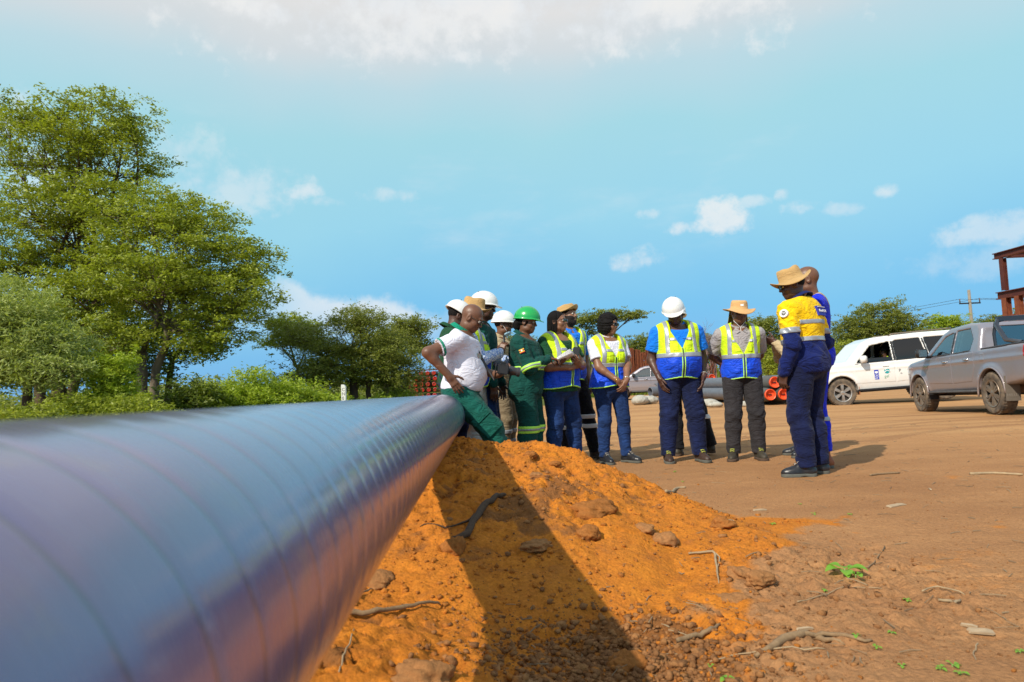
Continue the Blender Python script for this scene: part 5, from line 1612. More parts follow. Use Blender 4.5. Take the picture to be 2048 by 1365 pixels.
# marker post with letters
mp = at(688, 797, 23); 
mk = empty('marker_post', (mp.x, mp.y, gh(mp.x, mp.y)), R(-6), 'white marker post with slanted top and black letters in the grass', 'marker post')
topz = at(688, 770, 23).z - gh(mp.x, mp.y); wpx = .155
mb = MB(); mb.prism([(-wpx / 2, 0), (wpx / 2, 0), (wpx / 2, topz - .07), (wpx * .2, topz), (-wpx / 2, topz + .01)], -.05, .05)
mb.build('post', mat('post_white', (.75, .74, .68), .6, nscale=8, namp=.12), mk, bevel=.008)
for i, ch in enumerate('CN01'):
    text_on(mk, 'letter', ch, .15, mat('letter_black', (.03, .03, .03), .6), (-.052, -.053, topz - .21 - i * .145), 0, par=mk)
# heaps of red soil in the grass
def heap(px, py, Y, w, h, label, name='soil_heap'):
    p = at(px, py, Y); z = gh(p.x, p.y)
    def fn(P): return ell(P, (0, 0, -.05), (w, w * .7, h + .05)) + .05 * folds(P, .45, px) * h
    V, Q = iso(fn, (-w * 1.3, -w, -.1), (w * 1.3, w, h * 1.5), max(.03, w / 26))
    o = np_mesh(name, V, Q, mat('red_soil', (.17, .055, .028), .95, nscale=5, col2=(.08, .035, .02), bump=.03, bscale=18)); o.location = (p.x, p.y, z)
    tag(o, label, 'soil heap', 'red soil heaps in the grass')
heap(205, 832, 16.5, .50, .42, 'small reddish soil heap in the grass, leftmost of the heaps')
heap(305, 825, 16.8, .62, .62, 'larger reddish soil heap beside the first, above the pipe')
heap(405, 818, 18, .6, .5, 'low reddish soil heap under the trees, third from left')
heap(668, 796, 24, .9, .55, 'brown soil heap behind the white marker post')
print('steel', time.time() - T0)
# ------------------------------------------------------------------ vegetation
def leaf_mat(name, c1, c2, trans=.35):
    if name in MATS: return MATS[name]
    M = bpy.data.materials.new(name); M.use_nodes = True
    N = NT(M.node_tree); N.n.clear()
    o = N.node('ShaderNodeOutputMaterial')
    geo = N.node('ShaderNodeNewGeometry')
    tcn = N.node('ShaderNodeTexCoord').outputs['Object']
    big = N.noise(tcn, .9, 3, .5)
    f = N.math('ADD', N.math('MULTIPLY', geo.outputs['Random Per Island'], .55), N.math('MULTIPLY', N.map(big, .3, .7), .45))
    c = N.mix(f, (*c1, 1), (*c2, 1))
    d = N.node('ShaderNodeBsdfPrincipled'); d.inputs['Roughness'].default_value = .5; d.inputs['Specular IOR Level'].default_value = .35
    N.put(d.inputs['Base Color'], c)
    t = N.node('ShaderNodeBsdfTranslucent'); N.put(t.inputs[0], N.mul(c, (1.25, 1.35, .5, 1)))
    mx = N.node('ShaderNodeMixShader'); mx.inputs[0].default_value = trans
    N.l.new(d.outputs[0], mx.inputs[1]); N.l.new(t.outputs[0], mx.inputs[2]); N.l.new(mx.outputs[0], o.inputs[0])
    MATS[name] = M
    return M
L_DARK = leaf_mat('leaf_dark', (.08, .11, .015), (.23, .28, .035))
L_MID = leaf_mat('leaf_mid', (.14, .175, .020), (.46, .50, .055))
L_LIGHT = leaf_mat('leaf_light', (.22, .30, .022), (.46, .54, .05))
L_OLIVE = leaf_mat('leaf_olive', (.12, .14, .022), (.31, .33, .06))
L_PALE = leaf_mat('leaf_pale', (.22, .27, .06), (.50, .55, .17))
L_GRASS = leaf_mat('grass_blade', (.12, .18, .02), (.30, .34, .05))
BARK = mat('bark_grey', (.20, .155, .11), .95, nscale=5, col2=(.10, .07, .05), bump=.02, bscale=16, stretch=(1, 1, .35))
BARKD = mat('bark_brown', (.13, .075, .045), .95, nscale=5, col2=(.06, .04, .03), bump=.02, bscale=16, stretch=(1, 1, .35))
def leaf_quads(C, size, rs, flat=.55, aspect=.45, droop=0.0, dirs=None):
    n = len(C)
    A = rs.randn(n, 3); A[:, 2] = A[:, 2] * (1 - flat) - droop
    if dirs is not None: A = A * .35 + dirs
    A /= np.linalg.norm(A, axis=1)[:, None] + 1e-9
    Nn = rs.randn(n, 3) * .65; Nn[:, 2] += .9
    B = np.cross(A, Nn); B /= np.linalg.norm(B, axis=1)[:, None] + 1e-9
    L = (size * rs.uniform(.6, 1.35, n))[:, None]
    W_ = L * aspect
    nn = np.cross(A, B)
    V = np.stack([C - A * L * .5, C + B * W_ * .5 + nn * L * .06, C + A * L * .5, C - B * W_ * .5 + nn * L * .06], 1)
    return V.reshape(-1, 3)
def crown_mesh(name, V, mt, parent):
    n = len(V) // 4
    i = np.arange(n) * 4
    Q = np.stack([i, i + 1, i + 2, i + 3], 1)
    return np_mesh(name, V, Q, mt, parent, smooth=False)
def limb(mb, a, b, r0, r1, rg, bend=.12, n=5, k=6):
    a, b = Vector(a), Vector(b); L = (b - a).length
    pts = []; off = Vector((rg.uniform(-1, 1), rg.uniform(-1, 1), rg.uniform(-.3, .8))) * L * bend
    for i in range(n + 1):
        t = i / n
        j = Vector((rg.uniform(-1, 1), rg.uniform(-1, 1), rg.uniform(-1, 1))) * L * .018 * (0 < i < n)
        pts.append(a.lerp(b, t) + off * 4 * t * (1 - t) * .5 + j)
    mb.tube(pts, [r0 + (r1 - r0) * i / n for i in range(n + 1)], k)
    return pts
def tree(label, base, fork, lobes, trunks=None, r=.22, leaf=L_MID, lsize=.13, nclu=160, lpc=95, clr=.5, flatc=.42, bark=BARK, seed=1, group=None,
         name='tree', aspect=.45, droop=0.0, gap=.0, cat='tree', surf=.55, hang=0, crownname='crown'):
    """base (x,y,z); fork height point; lobes: (x,y,z, rx,ry,rz, weight)"""
    rg = random.Random(seed); rs = np.random.RandomState(seed)
    root = empty(name, base, 0, label, cat, group)
    B = Vector(base)
    mb = MB(); br = MB()
    forks = []
    for (bx, by), (fx, fy, fz), rr in (trunks or [((0, 0), fork, r)]):
        pts = limb(mb, (bx, by, -.15), (fx, fy, fz), rr * 1.25, rr * .8, rg, .07, 7, 10)
        mb.build('trunk', bark, root, True); mb = MB()
        forks.append((Vector((fx, fy, fz)), rr * .8))
    Cs = []
    tot = sum(l[6] for l in lobes)
    for li, (x, y, z, rx, ry, rz, wgt) in enumerate(lobes):
        c = Vector((x, y, z))
        fk, rr = min(forks, key=lambda q: (q[0] - c).length)
        if li < len(forks): fk, rr = forks[li]
        p1 = limb(mb, fk, c + Vector((0, 0, -rz * .45)), rr * .62, rr * .22, rg, .18, 6, 7)
        n = max(3, int(nclu * wgt / tot))
        U = rs.randn(n, 3); U /= np.linalg.norm(U, axis=1)[:, None]
        rad = rs.uniform(surf, 1.0, n) ** .8
        P = U * rad[:, None] * np.array([rx, ry, rz]) + np.array([x, y, z])
        P[:, 2] = np.where(P[:, 2] < z - rz * .55, z - rz * .55 + (rs.uniform(0, .3, n)) * rz, P[:, 2])
        for q in P: Cs.append(q)
        hub = Vector(p1[-1])
        for q in P[:: max(1, n // 26)]:
            src = Vector(p1[rg.choice((3, 4, 5, 6))]) if rg.random() < .6 else hub
            limb(br, src, Vector(q), rr * .16, rr * .035, rg, .12, 4, 4)
    Cs = np.array(Cs)
    # every clump breaks into small flattened sprays of leaves
    ns = 5
    sub = rs.randn(len(Cs) * ns, 3) * np.array([1, 1, .45]) * clr * .75
    Cs = np.repeat(Cs, ns, 0) + sub
    lpc = lpc / ns * 1.15; clr = clr * .52
    n = len(Cs)
    cnt = np.maximum(4, (lpc * rs.uniform(.45, 1.5, n)).astype(int))
    idx = np.repeat(np.arange(n), cnt)
    off = rs.randn(len(idx), 3) * np.array([1, 1, flatc]) * (clr * .55)
    cr_ = (clr * rs.uniform(.7, 1.35, n))[idx] / clr
    P = Cs[idx] + off * cr_[:, None]
    P[:, 2] -= hang * (np.hypot(off[:, 0], off[:, 1])) ** 1.3
    V = leaf_quads(P, lsize, rs, .55, aspect, droop)
    mb.build('limbs', bark, root, True)
    if br.V: br.build('branches', bark, root, True)
    crown_mesh(crownname, V, leaf, root)
    return root
def rel(base, px, py, Y):
    p = at(px, py, Y); return (p.x - base[0], p.y - base[1], p.z - base[2])
def lobes_px(base, L):
    """L: (px, py, Y, half width px, half height px, depth m, weight)"""
    out = []
    for (px, py, Y, hw, hh, dy, w_) in L:
        x, y, z = rel(base, px, py, Y); s_ = Y / F
        out.append((x, y, z, hw * s_, dy, hh * s_, w_))
    return out
def basept(px, Y):
    d = ray(px, 780); x = d.x / d.y * Y
    return (x, Y, gh(x, Y))
# --- the big trees on the left
b = basept(282, 27)
tree('tall spreading tree with pale forked trunk, right one of the big pair', b, None,
     lobes_px(b, [(330, 500, 27, 130, 80, 2.4, 1.1), (420, 540, 27.5, 100, 80, 2.2, 1), (470, 600, 27, 75, 70, 1.8, .8), (280, 420, 28, 110, 60, 2.2, .8), (380, 450, 28, 80, 50, 2, .7),
                  (440, 650, 26.5, 60, 40, 1.6, .5), (340, 610, 28.5, 110, 55, 2, .6), (250, 560, 27, 80, 60, 2, .6), (500, 520, 28, 35, 35, 1.2, .3), (230, 680, 26, 60, 40, 1.5, .45), (400, 690, 26.5, 40, 22, 1.3, .3), (300, 560, 25.5, 100, 60, 1.8, .7)]),
     trunks=[((0, 0), rel(b, 285, 705, 27), .23), ((.15, 0), rel(b, 335, 660, 27), .17)], leaf=L_MID, nclu=400, lpc=165, clr=.60, lsize=.14, flatc=.42, surf=.6, seed=11, group='big trees on the left')
b = basept(110, 30)
tree('tallest leafy tree at the left with several dark trunks', b, None,
     lobes_px(b, [(170, 260, 30, 110, 70, 2.6, 1), (90, 300, 30, 110, 80, 2.6, 1), (230, 330, 30, 75, 65, 2.2, .8), (20, 260, 31, 50, 45, 1.6, .4), (80, 420, 29, 120, 60, 2.4, 1), (190, 410, 29, 110, 55, 2.2, .9),
                  (30, 510, 29, 90, 70, 2.2, .9), (150, 500, 30, 110, 60, 2.2, .8), (-60, 420, 30, 90, 120, 3, .8), (120, 230, 30, 30, 24, 1.0, .25), (255, 225, 30, 30, 24, 1.0, .22), (270, 270, 30, 25, 30, 1.0, .2), (60, 610, 28, 100, 60, 2, .7), (180, 600, 28, 80, 60, 2, .7)]),
     trunks=[((0, 0), rel(b, 130, 600, 30), .26), ((.3, .2), rel(b, 200, 560, 30), .19), ((-.3, 0), rel(b, 75, 620, 30), .2)], leaf=L_MID, nclu=430, lpc=165, clr=.62, lsize=.145, flatc=.42, surf=.6, bark=BARKD, seed=12, group='big trees on the left')
b = basept(215, 33)
tree('dark leafy tree standing behind the two big ones', b, None,
     lobes_px(b, [(200, 640, 33, 160, 60, 2.5, 1), (330, 690, 33, 120, 45, 2.4, .8), (60, 660, 33, 140, 60, 2.4, .8), (430, 600, 34, 70, 70, 2, .4), (250, 560, 34, 120, 60, 2, .5), (100, 740, 32, 120, 40, 2, .6), (230, 745, 32, 100, 36, 2, .5), (0, 730, 32, 90, 50, 2, .4)]),
     trunks=[((0, 0), rel(b, 212, 700, 33), .3), ((2.6, 0), rel(b, 345, 720, 33), .16)], leaf=L_DARK, nclu=430, lpc=85, clr=.75, lsize=.19, flatc=.5, bark=BARKD, seed=13, group='big trees on the left')
# the nearer feathery tree at the far left edge
b = basept(60, 19)
tree('low tree with long pale drooping leaves at the left edge', b, None,
     lobes_px(b, [(15, 620, 19, 80, 70, 1.4, 1.2), (90, 690, 19, 70, 50, 1.2, .9), (10, 720, 18.5, 80, 45, 1.2, .8), (-50, 650, 19, 80, 80, 1.4, .6), (95, 745, 18.5, 75, 35, 1.0, .5)]),
     trunks=[((0, 0), rel(b, 58, 735, 19), .12)], leaf=L_PALE, nclu=380, lpc=90, clr=.42, lsize=.14, aspect=.24, flatc=.5, droop=.45, hang=.5, bark=BARKD, seed=14, group='low trees at the left edge')
def shrub(label, px, Y, wpx, hpx, leaf, seed, n=70, lpc=80, lsize=.10, clr=.3, aspect=.4, droop=0.0, group='shrubs at the edge of the trees', name='shrub', py=None, hang=0):
    b = basept(px, Y); s_ = Y / F
    w_, h_ = wpx * s_, hpx * s_
    return tree(label, b, (0, 0, h_ * .3), [(0, 0, h_ * .55, w_, w_ * .8, h_ * .5, 1), (w_ * .3, 0, h_ * .4, w_ * .7, w_ * .6, h_ * .4, .6), (-w_ * .35, 0, h_ * .35, w_ * .6, w_ * .6, h_ * .35, .6)],
                trunks=[((0, 0), (0, 0, h_ * .3), .04)], leaf=leaf, nclu=n, lpc=lpc, clr=clr, lsize=lsize, aspect=aspect, droop=droop, seed=seed, group=group, name=name, cat='shrub', flatc=.7, surf=.2, hang=hang)
shrub('bright yellow green shrub with feathery sprays between the left trees', 222, 19.5, 46, 185, L_LIGHT, 21, 190, 90, .12, .26, .3)
shrub('mid green shrub with long leaves left of the forked trunk', 150, 18.5, 80, 100, L_MID, 22, 170, 90, .12, .32, .3, .2, hang=.3)
shrub('green shrub with broad fern like leaves in front of the forked trunk', 265, 18, 70, 90, L_MID, 23, 120, 90, .11, .24, .35)
shrub('dense dark green shrub right of the forked trunk', 385, 22, 58, 110, L_DARK, 24, 110, 95, .13, .3, .45)
shrub('low green bush in the grass at the far left', 30, 16, 90, 95, L_MID, 25, 100, 80, .09, .22, .35)
shrub('low bush growing under the pale drooping tree', 125, 16.5, 60, 60, L_DARK, 26, 90, 80, .10, .24, .35)
shrub('small green bush just left of the dense dark shrub', 330, 17.5, 55, 58, L_MID, 27, 80, 85, .09, .22, .4)
shrub('pale olive shrub behind the dense dark shrub', 440, 25.5, 56, 90, L_PALE, 28, 110, 80, .12, .34, .4)
shrub('large light green bush under the sky gap', 510, 23.5, 85, 112, L_LIGHT, 29, 210, 100, .11, .36, .4)
shrub('light green bush left of the olive thorn tree', 585, 25, 62, 88, L_LIGHT, 30, 150, 95, .12, .36, .4)
shrub('yellow green young shrub beside the marker post', 655, 25, 34, 62, L_LIGHT, 31, 60, 80, .12, .26, .4)
shrub('green bush behind the marker post shrub', 620, 28, 55, 50, L_MID, 32, 80, 85, .13, .34, .4)
shrub('sparse bush right of the red soil heaps', 470, 24, 60, 40, L_MID, 33, 80, 80, .11, .3, .4)
shrub('grassy green bush below the olive tree', 735, 30, 60, 34, L_LIGHT, 34, 70, 80, .13, .34, .4)
shrub('pale green bush left of the pipe rack', 800, 36, 40, 40, L_LIGHT, 35, 70, 80, .15, .4, .4)
# --- olive thorn trees in the middle
b = basept(712, 32)
tree('olive green thorn tree with short dark trunk in the middle', b, None,
     lobes_px(b, [(700, 680, 32, 90, 50, 2, 1), (640, 715, 32, 70, 45, 1.8, .8), (770, 710, 32, 65, 50, 1.8, .8), (720, 640, 32, 55, 26, 1.4, .5), (600, 670, 33, 50, 30, 1.5, .4), (690, 740, 31.5, 90, 32, 1.8, .7), (800, 740, 32, 45, 35, 1.5, .4), (620, 755, 31, 60, 26, 1.5, .4), (740, 760, 33, 80, 22, 1.5, .35), (810, 770, 33, 40, 20, 1.2, .2)]),
     trunks=[((0, 0), rel(b, 706, 752, 32), .2), ((.5, .3), rel(b, 735, 750, 32), .12)], leaf=L_OLIVE, nclu=560, lpc=105, clr=.46, lsize=.125, flatc=.55, bark=BARKD, seed=41, aspect=.35, group='thorn trees in the middle')
b = basept(772, 36)
tree('thorn tree with pale forked trunk next to the pipe rack', b, None,
     lobes_px(b, [(820, 655, 36, 42, 18, 1.4, .5), (790, 680, 36, 50, 25, 1.5, .5), (835, 690, 36, 24, 16, 1, .25), (765, 700, 36, 50, 40, 1.6, .5)]),
     trunks=[((0, 0), rel(b, 770, 745, 36), .16)], leaf=L_OLIVE, nclu=170, lpc=85, clr=.48, lsize=.14, flatc=.4, seed=42, group='thorn trees in the middle')
b = basept(590, 40)
tree('flat topped tree whose crown shows left of the olive thorn tree', b, None,
     lobes_px(b, [(585, 650, 40, 40, 15, 1.6, .6), (560, 680, 40, 30, 22, 1.5, .4), (610, 675, 40, 36, 25, 1.5, .5)]),
     trunks=[((0, 0), rel(b, 596, 740, 40), .14)], leaf=L_MID, nclu=120, lpc=80, clr=.5, lsize=.16, flatc=.35, seed=43, group='thorn trees in the middle')
# --- behind the people and on the right
b = basept(1180, 56)
tree('flat topped acacia behind the woman with sunglasses', b, None,
     lobes_px(b, [(1165, 640, 56, 30, 9, 1.6, .6), (1215, 632, 56, 38, 9, 1.6, .7), (1262, 632, 56, 24, 6, 1.2, .35), (1185, 660, 56, 22, 10, 1.2, .2)]),
     trunks=[((0, 0), rel(b, 1196, 690, 56), .16)], leaf=L_OLIVE, nclu=130, lpc=75, clr=.5, lsize=.17, flatc=.32, seed=51, group='trees beyond the yard')
def rtree(label, px, Y, lob, leaf, seed, n=160, lpc=80, clr=.6, ls=.19, tr=.2, trunk_py=740, bark=BARKD, flatc=.4):
    b = basept(px, Y)
    tree(label, b, None, lobes_px(b, [(q[0], q[1], Y, q[2], q[3], q[2] * Y / F * .8, q[2] * q[3]) for q in lob]), trunks=[((0, 0), rel(b, px, trunk_py, Y), tr)], leaf=leaf, nclu=n, lpc=lpc, clr=clr, lsize=ls, flatc=flatc, bark=bark, seed=seed, group='trees beyond the yard')
rtree('rounded dark tree left of the man in the white helmet', 1290, 64, [(1288, 695, 32, 24), (1312, 705, 26, 22), (1268, 710, 16, 14)], L_OLIVE, 52, 170)
rtree('low tree between the two men in vests', 1420, 66, [(1415, 690, 28, 22), (1440, 705, 30, 26), (1395, 710, 26, 24)], L_OLIVE, 53, 130)
rtree('broad green tree behind the man in the sun hat', 1535, 50, [(1540, 670, 44, 32), (1560, 705, 55, 36), (1515, 650, 24, 14), (1520, 710, 44, 34)], L_OLIVE, 54, 330, 85, .55, .16)
rtree('lighter green tree beside the yellow jacket', 1590, 44, [(1570, 725, 44, 34), (1610, 715, 44, 40), (1640, 730, 30, 34)], L_MID, 55, 210, 85, .5, .15)
rtree('large domed acacia above the white station wagon', 1755, 56, [(1755, 645, 62, 36), (1715, 665, 48, 36), (1800, 655, 46, 34), (1765, 612, 30, 10), (1700, 700, 50, 28), (1770, 690, 70, 26), (1835, 690, 30, 18)], L_OLIVE, 56, 520, 85, .55, .17)
rtree('bright green bushy tree left of the power pole', 1885, 58, [(1880, 655, 28, 24), (1905, 645, 24, 12), (1870, 690, 34, 24), (1912, 680, 18, 20)], L_LIGHT, 57, 190, 80, .5, .17)
rtree('small tree right of the power pole', 1972, 66, [(1965, 650, 22, 10), (1990, 645, 24, 16), (1945, 660, 18, 12)], L_OLIVE, 58, 110, 70, .5, .18)
rtree('light green bush between the domed acacia and the wagon', 1690, 46, [(1680, 715, 30, 34), (1710, 735, 40, 26), (1660, 735, 24, 24)], L_MID, 59, 150, 85, .5, .15)
rtree('distant tree at the right edge behind the steel frame', 2045, 60, [(2040, 650, 26, 22), (2070, 640, 40, 30)], L_OLIVE, 60, 120)
rtree('far dark tree behind the people in green', 1000, 64, [(1000, 705, 30, 20), (1035, 690, 30, 22), (975, 715, 26, 18)], L_OLIVE, 61, 130)
rtree('far tree behind the dreadlocked woman', 1110, 66, [(1110, 705, 40, 20), (1150, 715, 30, 18)], L_OLIVE, 62, 120)
rtree('distant scrub tree behind the far pickup', 1235, 70, [(1235, 725, 40, 16), (1200, 730, 40, 14)], L_OLIVE, 63, 120)
# leafless shrub between the two men
b = basept(1425, 48); root = empty('bare_shrub', b, 0, 'leafless pinkish thorn shrub with thin twigs against the sky', 'shrub')
rg = random.Random(9); mb = MB()
def twig(p, d, L, r, n):
    q = p + d * L
    mb.tube([p, p.lerp(q, .5) + Vector((rg.uniform(-1, 1), rg.uniform(-1, 1), rg.uniform(-1, 1))) * L * .06, q], [r, r * .8, r * .6], 4)
    if n:
        for k in range(3 if n > 1 else 2):
            dd = (d + Vector((rg.uniform(-1, 1), rg.uniform(-.6, .6), rg.uniform(-.35, .7))) * .75).normalized()
            twig(p.lerp(q, rg.uniform(.45, 1)), dd, L * rg.uniform(.55, .8), r * .62, n - 1)
for k in range(4): twig(Vector((rg.uniform(-.2, .2), 0, 0)), Vector((rg.uniform(-.35, .35), 0, 1)).normalized(), 2.0, .05, 5)
mb.build('twigs', mat('pink_twig', (.26, .17, .16), .9), root, True)
# ground cover: grass and weeds between the trees, too many blades to count
def grass(name, label, n, region, hmin, hmax, mt, seed, dens=None):
    rs = np.random.RandomState(seed)
    X, Y_ = region(rs, n)
    if dens is not None:
        k = dens(X, Y_); X, Y_ = X[k], Y_[k]
    Z = ground_h(X, Y_, fine=False)
    n = len(X)
    H_ = rs.uniform(hmin, hmax, n) * (1 + .5 * fbm(X, Y_, .8, 2, 5))
    a = rs.uniform(0, 2 * np.pi, n); w_ = H_ * .09 + .006 * Y_ / 20
    l = np.stack([rs.normal(0, .28, n) * H_, rs.normal(0, .28, n) * H_], 1)
    P = np.stack([X, Y_, Z], 1)
    dx = np.stack([np.cos(a) * w_, np.sin(a) * w_, 0 * a], 1)
    V = np.stack([P - dx, P + dx, P + dx * .5 + np.stack([l[:, 0] * .4, l[:, 1] * .4, H_ * .6], 1), P + np.stack([l[:, 0], l[:, 1], H_], 1)], 1).reshape(-1, 3)
    i = np.arange(n) * 4
    o = np_mesh(name, V, np.stack([i, i + 1, i + 2, i + 3], 1), mt, None, smooth=False)
    tag(o, label, 'grass', kind='stuff')
def reg_left(rs, n):
    Y_ = 15.5 + 34 * rs.rand(n) ** 1.4; X = -.80 * Y_ + (.80 * Y_ - .12 * Y_ + 1) * rs.rand(n); return X, Y_
grass('grass', 'green grass and weeds growing below the trees on the left', 110000, reg_left, .10, .42, L_GRASS, 71, lambda x, y: y > 15.8 + np.clip(x + 4, 0, 14) * 3.0)
def reg_right(rs, n):
    Y_ = 47 + 24 * rs.rand(n) ** 1.3; X = Y_ * (-.12 + 1.0 * rs.rand(n)); return X, Y_
grass('grass', 'rough grass along the far edge of the yard', 50000, reg_right, .15, .55, L_GRASS, 72)
# far scrub closing the horizon
rs = np.random.RandomState(77)
n = 900
Y_ = rs.uniform(75, 120, n); X = Y_ * rs.uniform(-.95, .95, n)
Cx = np.stack([X, Y_, rs.uniform(.2, 2.6, n) * (1 + .5 * vn2(X * .05, Y_ * .05))], 1)
idx = np.repeat(np.arange(n), 70)
P = Cx[idx] + rs.randn(len(idx), 3) * np.array([1.6, 1.6, .7])
far = crown_mesh('scrub', leaf_quads(P, .55, rs, .4, .55), L_OLIVE, None)
tag(far, 'distant belt of scrub and low trees along the horizon', 'scrub', kind='stuff')
print('plants', time.time() - T0)
# ------------------------------------------------------------------ the people
C_JEANS = cloth('denim_blue', (.010, .034, .125), .5); C_JEANSD = cloth('denim_dark', (.006, .012, .055), .45); C_JEANSN = cloth('denim_navy', (.004, .008, .045), .4)
C_GREEN = cloth('green_twill', (.002, .058, .046), .25); C_GREEN2 = cloth('green_cargo', (.003, .085, .064), .2)
C_WHITE = cloth('white_knit', (.72, .72, .82), .04, folds=.003); C_BLUE = cloth('blue_knit', (.006, .19, .80), .1); C_DGREEN = cloth('dark_green_knit', (.006, .06, .022), .15)
C_GREY = cloth('grey_cotton', (.36, .33, .33), .08); C_CHAR = cloth('charcoal_cotton', (.030, .027, .030), .25); C_KHAKI = cloth('khaki_cotton', (.38, .27, .15), .12)
C_BEIGE = cloth('beige_cotton', (.50, .38, .22), .12); C_TAUPE = cloth('taupe_twill', (.22, .17, .105), .12); C_BLACK = cloth('black_twill', (.010, .010, .014), .3)
C_YEL = cloth('hi_vis_yellow', (.90, .56, .002), .06, folds=.005); C_NAVY = cloth('navy_drill', (.004, .012, .10), .3, folds=.005); C_ROYAL = cloth('royal_blue_twill', (.004, .020, .62), .15)
C_HAT = cloth('tan_canvas', (.48, .30, .12), .1, folds=.002); C_HAT2 = cloth('orange_tan_canvas', (.62, .36, .15), .08, folds=.002); C_FLAP = cloth('olive_tan_canvas', (.40, .33, .10), .1, folds=.003)
C_TRIM = cloth('green_trim', (.0, .24, .14), .05)
C_LPALE = cloth('pale_grey_cotton', (.42, .43, .40), .1)
H_WHITE = mat('helmet_white', (.80, .79, .76), .28, coat=.3, nscale=9, namp=.04); H_GREEN = mat('helmet_green', (.01, .36, .075), .28, coat=.4)
B_BLK = mat('boot_black', (.022, .022, .026), .35, nscale=20, namp=.3); B_BRN = mat('boot_brown', (.060, .032, .022), .55, nscale=20, namp=.3); B_OLV = mat('boot_olive', (.055, .045, .030), .6, nscale=20, namp=.3)
B_ORG = mat('boot_orange', (.30, .09, .03), .6, nscale=20, namp=.3)
SOLE = mat('sole_grey', (.12, .12, .10), .85, nscale=20, namp=.3); SOLEB = mat('sole_brown', (.10, .065, .045), .85, nscale=20, namp=.3)
LACE_Y = mat('lace_yellow', (.40, .42, .08), .8); LACE_G = mat('lace_grey', (.30, .28, .25), .8)
def plaid():
    M = bpy.data.materials.new('patterned_blue_shirt'); M.use_nodes = True
    N = NT(M.node_tree); p = N.n['Principled BSDF']; p.inputs['Roughness'].default_value = .8
    tcn = N.node('ShaderNodeTexCoord').outputs['Object']
    w_ = N.node('ShaderNodeTexVoronoi', feature='DISTANCE_TO_EDGE'); w_.inputs['Scale'].default_value = 38; N.l.new(tcn, w_.inputs['Vector'])
    N.put(p.inputs['Base Color'], N.mix(N.map(w_.outputs['Distance'], .02, .16), (.10, .22, .55, 1), (.62, .68, .78, 1)))
    return M
C_PLAID = plaid()
def foot(px, Y):
    d = ray(px, 900); x = d.x / d.y * Y
    return (x, Y, float(ground_h(np.array([x]), np.array([Y]), False)[0]))
def wpatch(p, name, c, n, w, h, mt, parent=None, up=(0, 0, 1), th=.004, round_=0):
    """flat patch: c in upper-body frame, n its outward normal"""
    n = Vector(n).normalized(); u = Vector(up); u = (u - n * u.dot(n)).normalized(); r_ = u.cross(n)
    k = 24 if round_ else 4
    pts = [(w / 2 * math.cos(2 * math.pi * i / k), h / 2 * math.sin(2 * math.pi * i / k)) for i in range(k)] if round_ else [(-w / 2, -h / 2), (w / 2, -h / 2), (w / 2, h / 2), (-w / 2, h / 2)]
    c = Vector(c)
    V = [c + r_ * a + u * b + n * th for a, b in pts] + [c + r_ * a + u * b - n * .02 for a, b in pts]
    A = p.U.fwd(np.array([tuple(v) for v in V], np.float32)) * p.k
    mb = MB(); mb.add(A, [tuple(range(k)), tuple(range(2 * k - 1, k - 1, -1))] + [(i, i + k, (i + 1) % k + k, (i + 1) % k) for i in range(k)])
    return mb.build(name, mt, parent or p.root), (c, n, u, r_)
def wtext(p, name, txt, size, mt, c, n, parent, up=(0, 0, 1), dx=0, dz=0, th=.006):
    n = Vector(n).normalized(); u = Vector(up); u = (u - n * u.dot(n)).normalized(); r_ = u.cross(n)
    pos = Vector(c) + r_ * dx + u * dz + n * th
    Rm = Matrix((r_, u, n)).transposed()
    Um = Matrix([[float(q) for q in row] for row in p.U.m])
    P_ = Vector([float(q) for q in p.U.fwd(np.array([tuple(pos)], np.float32))[0]]) * p.k
    return text_on(p.root, name, txt, size * p.k, mt, P_, 0, par=parent, rot=Um @ Rm, extrude=.0008)
def on_torso(p, x, z, front=True, inf=.03):
    """y of the garment surface at upper-body x,z"""
    ys = np.linspace(.0, .4, 80) * (1 if front else -1)
    Q = np.stack([np.full(80, x), ys, np.full(80, z)], 1).astype(np.float32)
    d = p.torso(p.U.fwd(Q), inf)
    i = int(np.argmax(d > 0)); return float(ys[i])
W_ = mat('emblem_white', (.85, .85, .85), .5)

# 1 man leaning on the pipe
c = pipe_axis(5.95)
p = Person('bald man in white polo and green cargo trousers sitting on the pipe', (-.475, 5.98, 0), -6, H=1.74, build=1.16, belly=.06, lean=6, head=(-4, 33, 2), tone='b', pelvis=(.0, 0, -.075), seed=1,
           legs={1: dict(ank=(.12, .39, .13), toe=10), -1: dict(ank=(-.16, .47, .12), toe=14)})
p.arm(1, (.30, -.03, 1.00), (.55, -1, .15), fd=(-.12, .55, -.85), pn=(-1, -.1, 0), curl=14, thumb=8)
p.arm(-1, (-.02, .34, 1.00), (-.8, -.5, -.4), fd=(.45, .75, .1), pn=(.2, .2, 1), curl=38)
p.body(); p.eyes(); p.glasses(False, mat('thin_frame', (.03, .025, .02), .4), 'glasses')
sh = p.shirt(C_WHITE, sleeve=.62, inf=.016, hem=-.005, fold=.008, collar=C_TRIM)
a = p.arms[1]
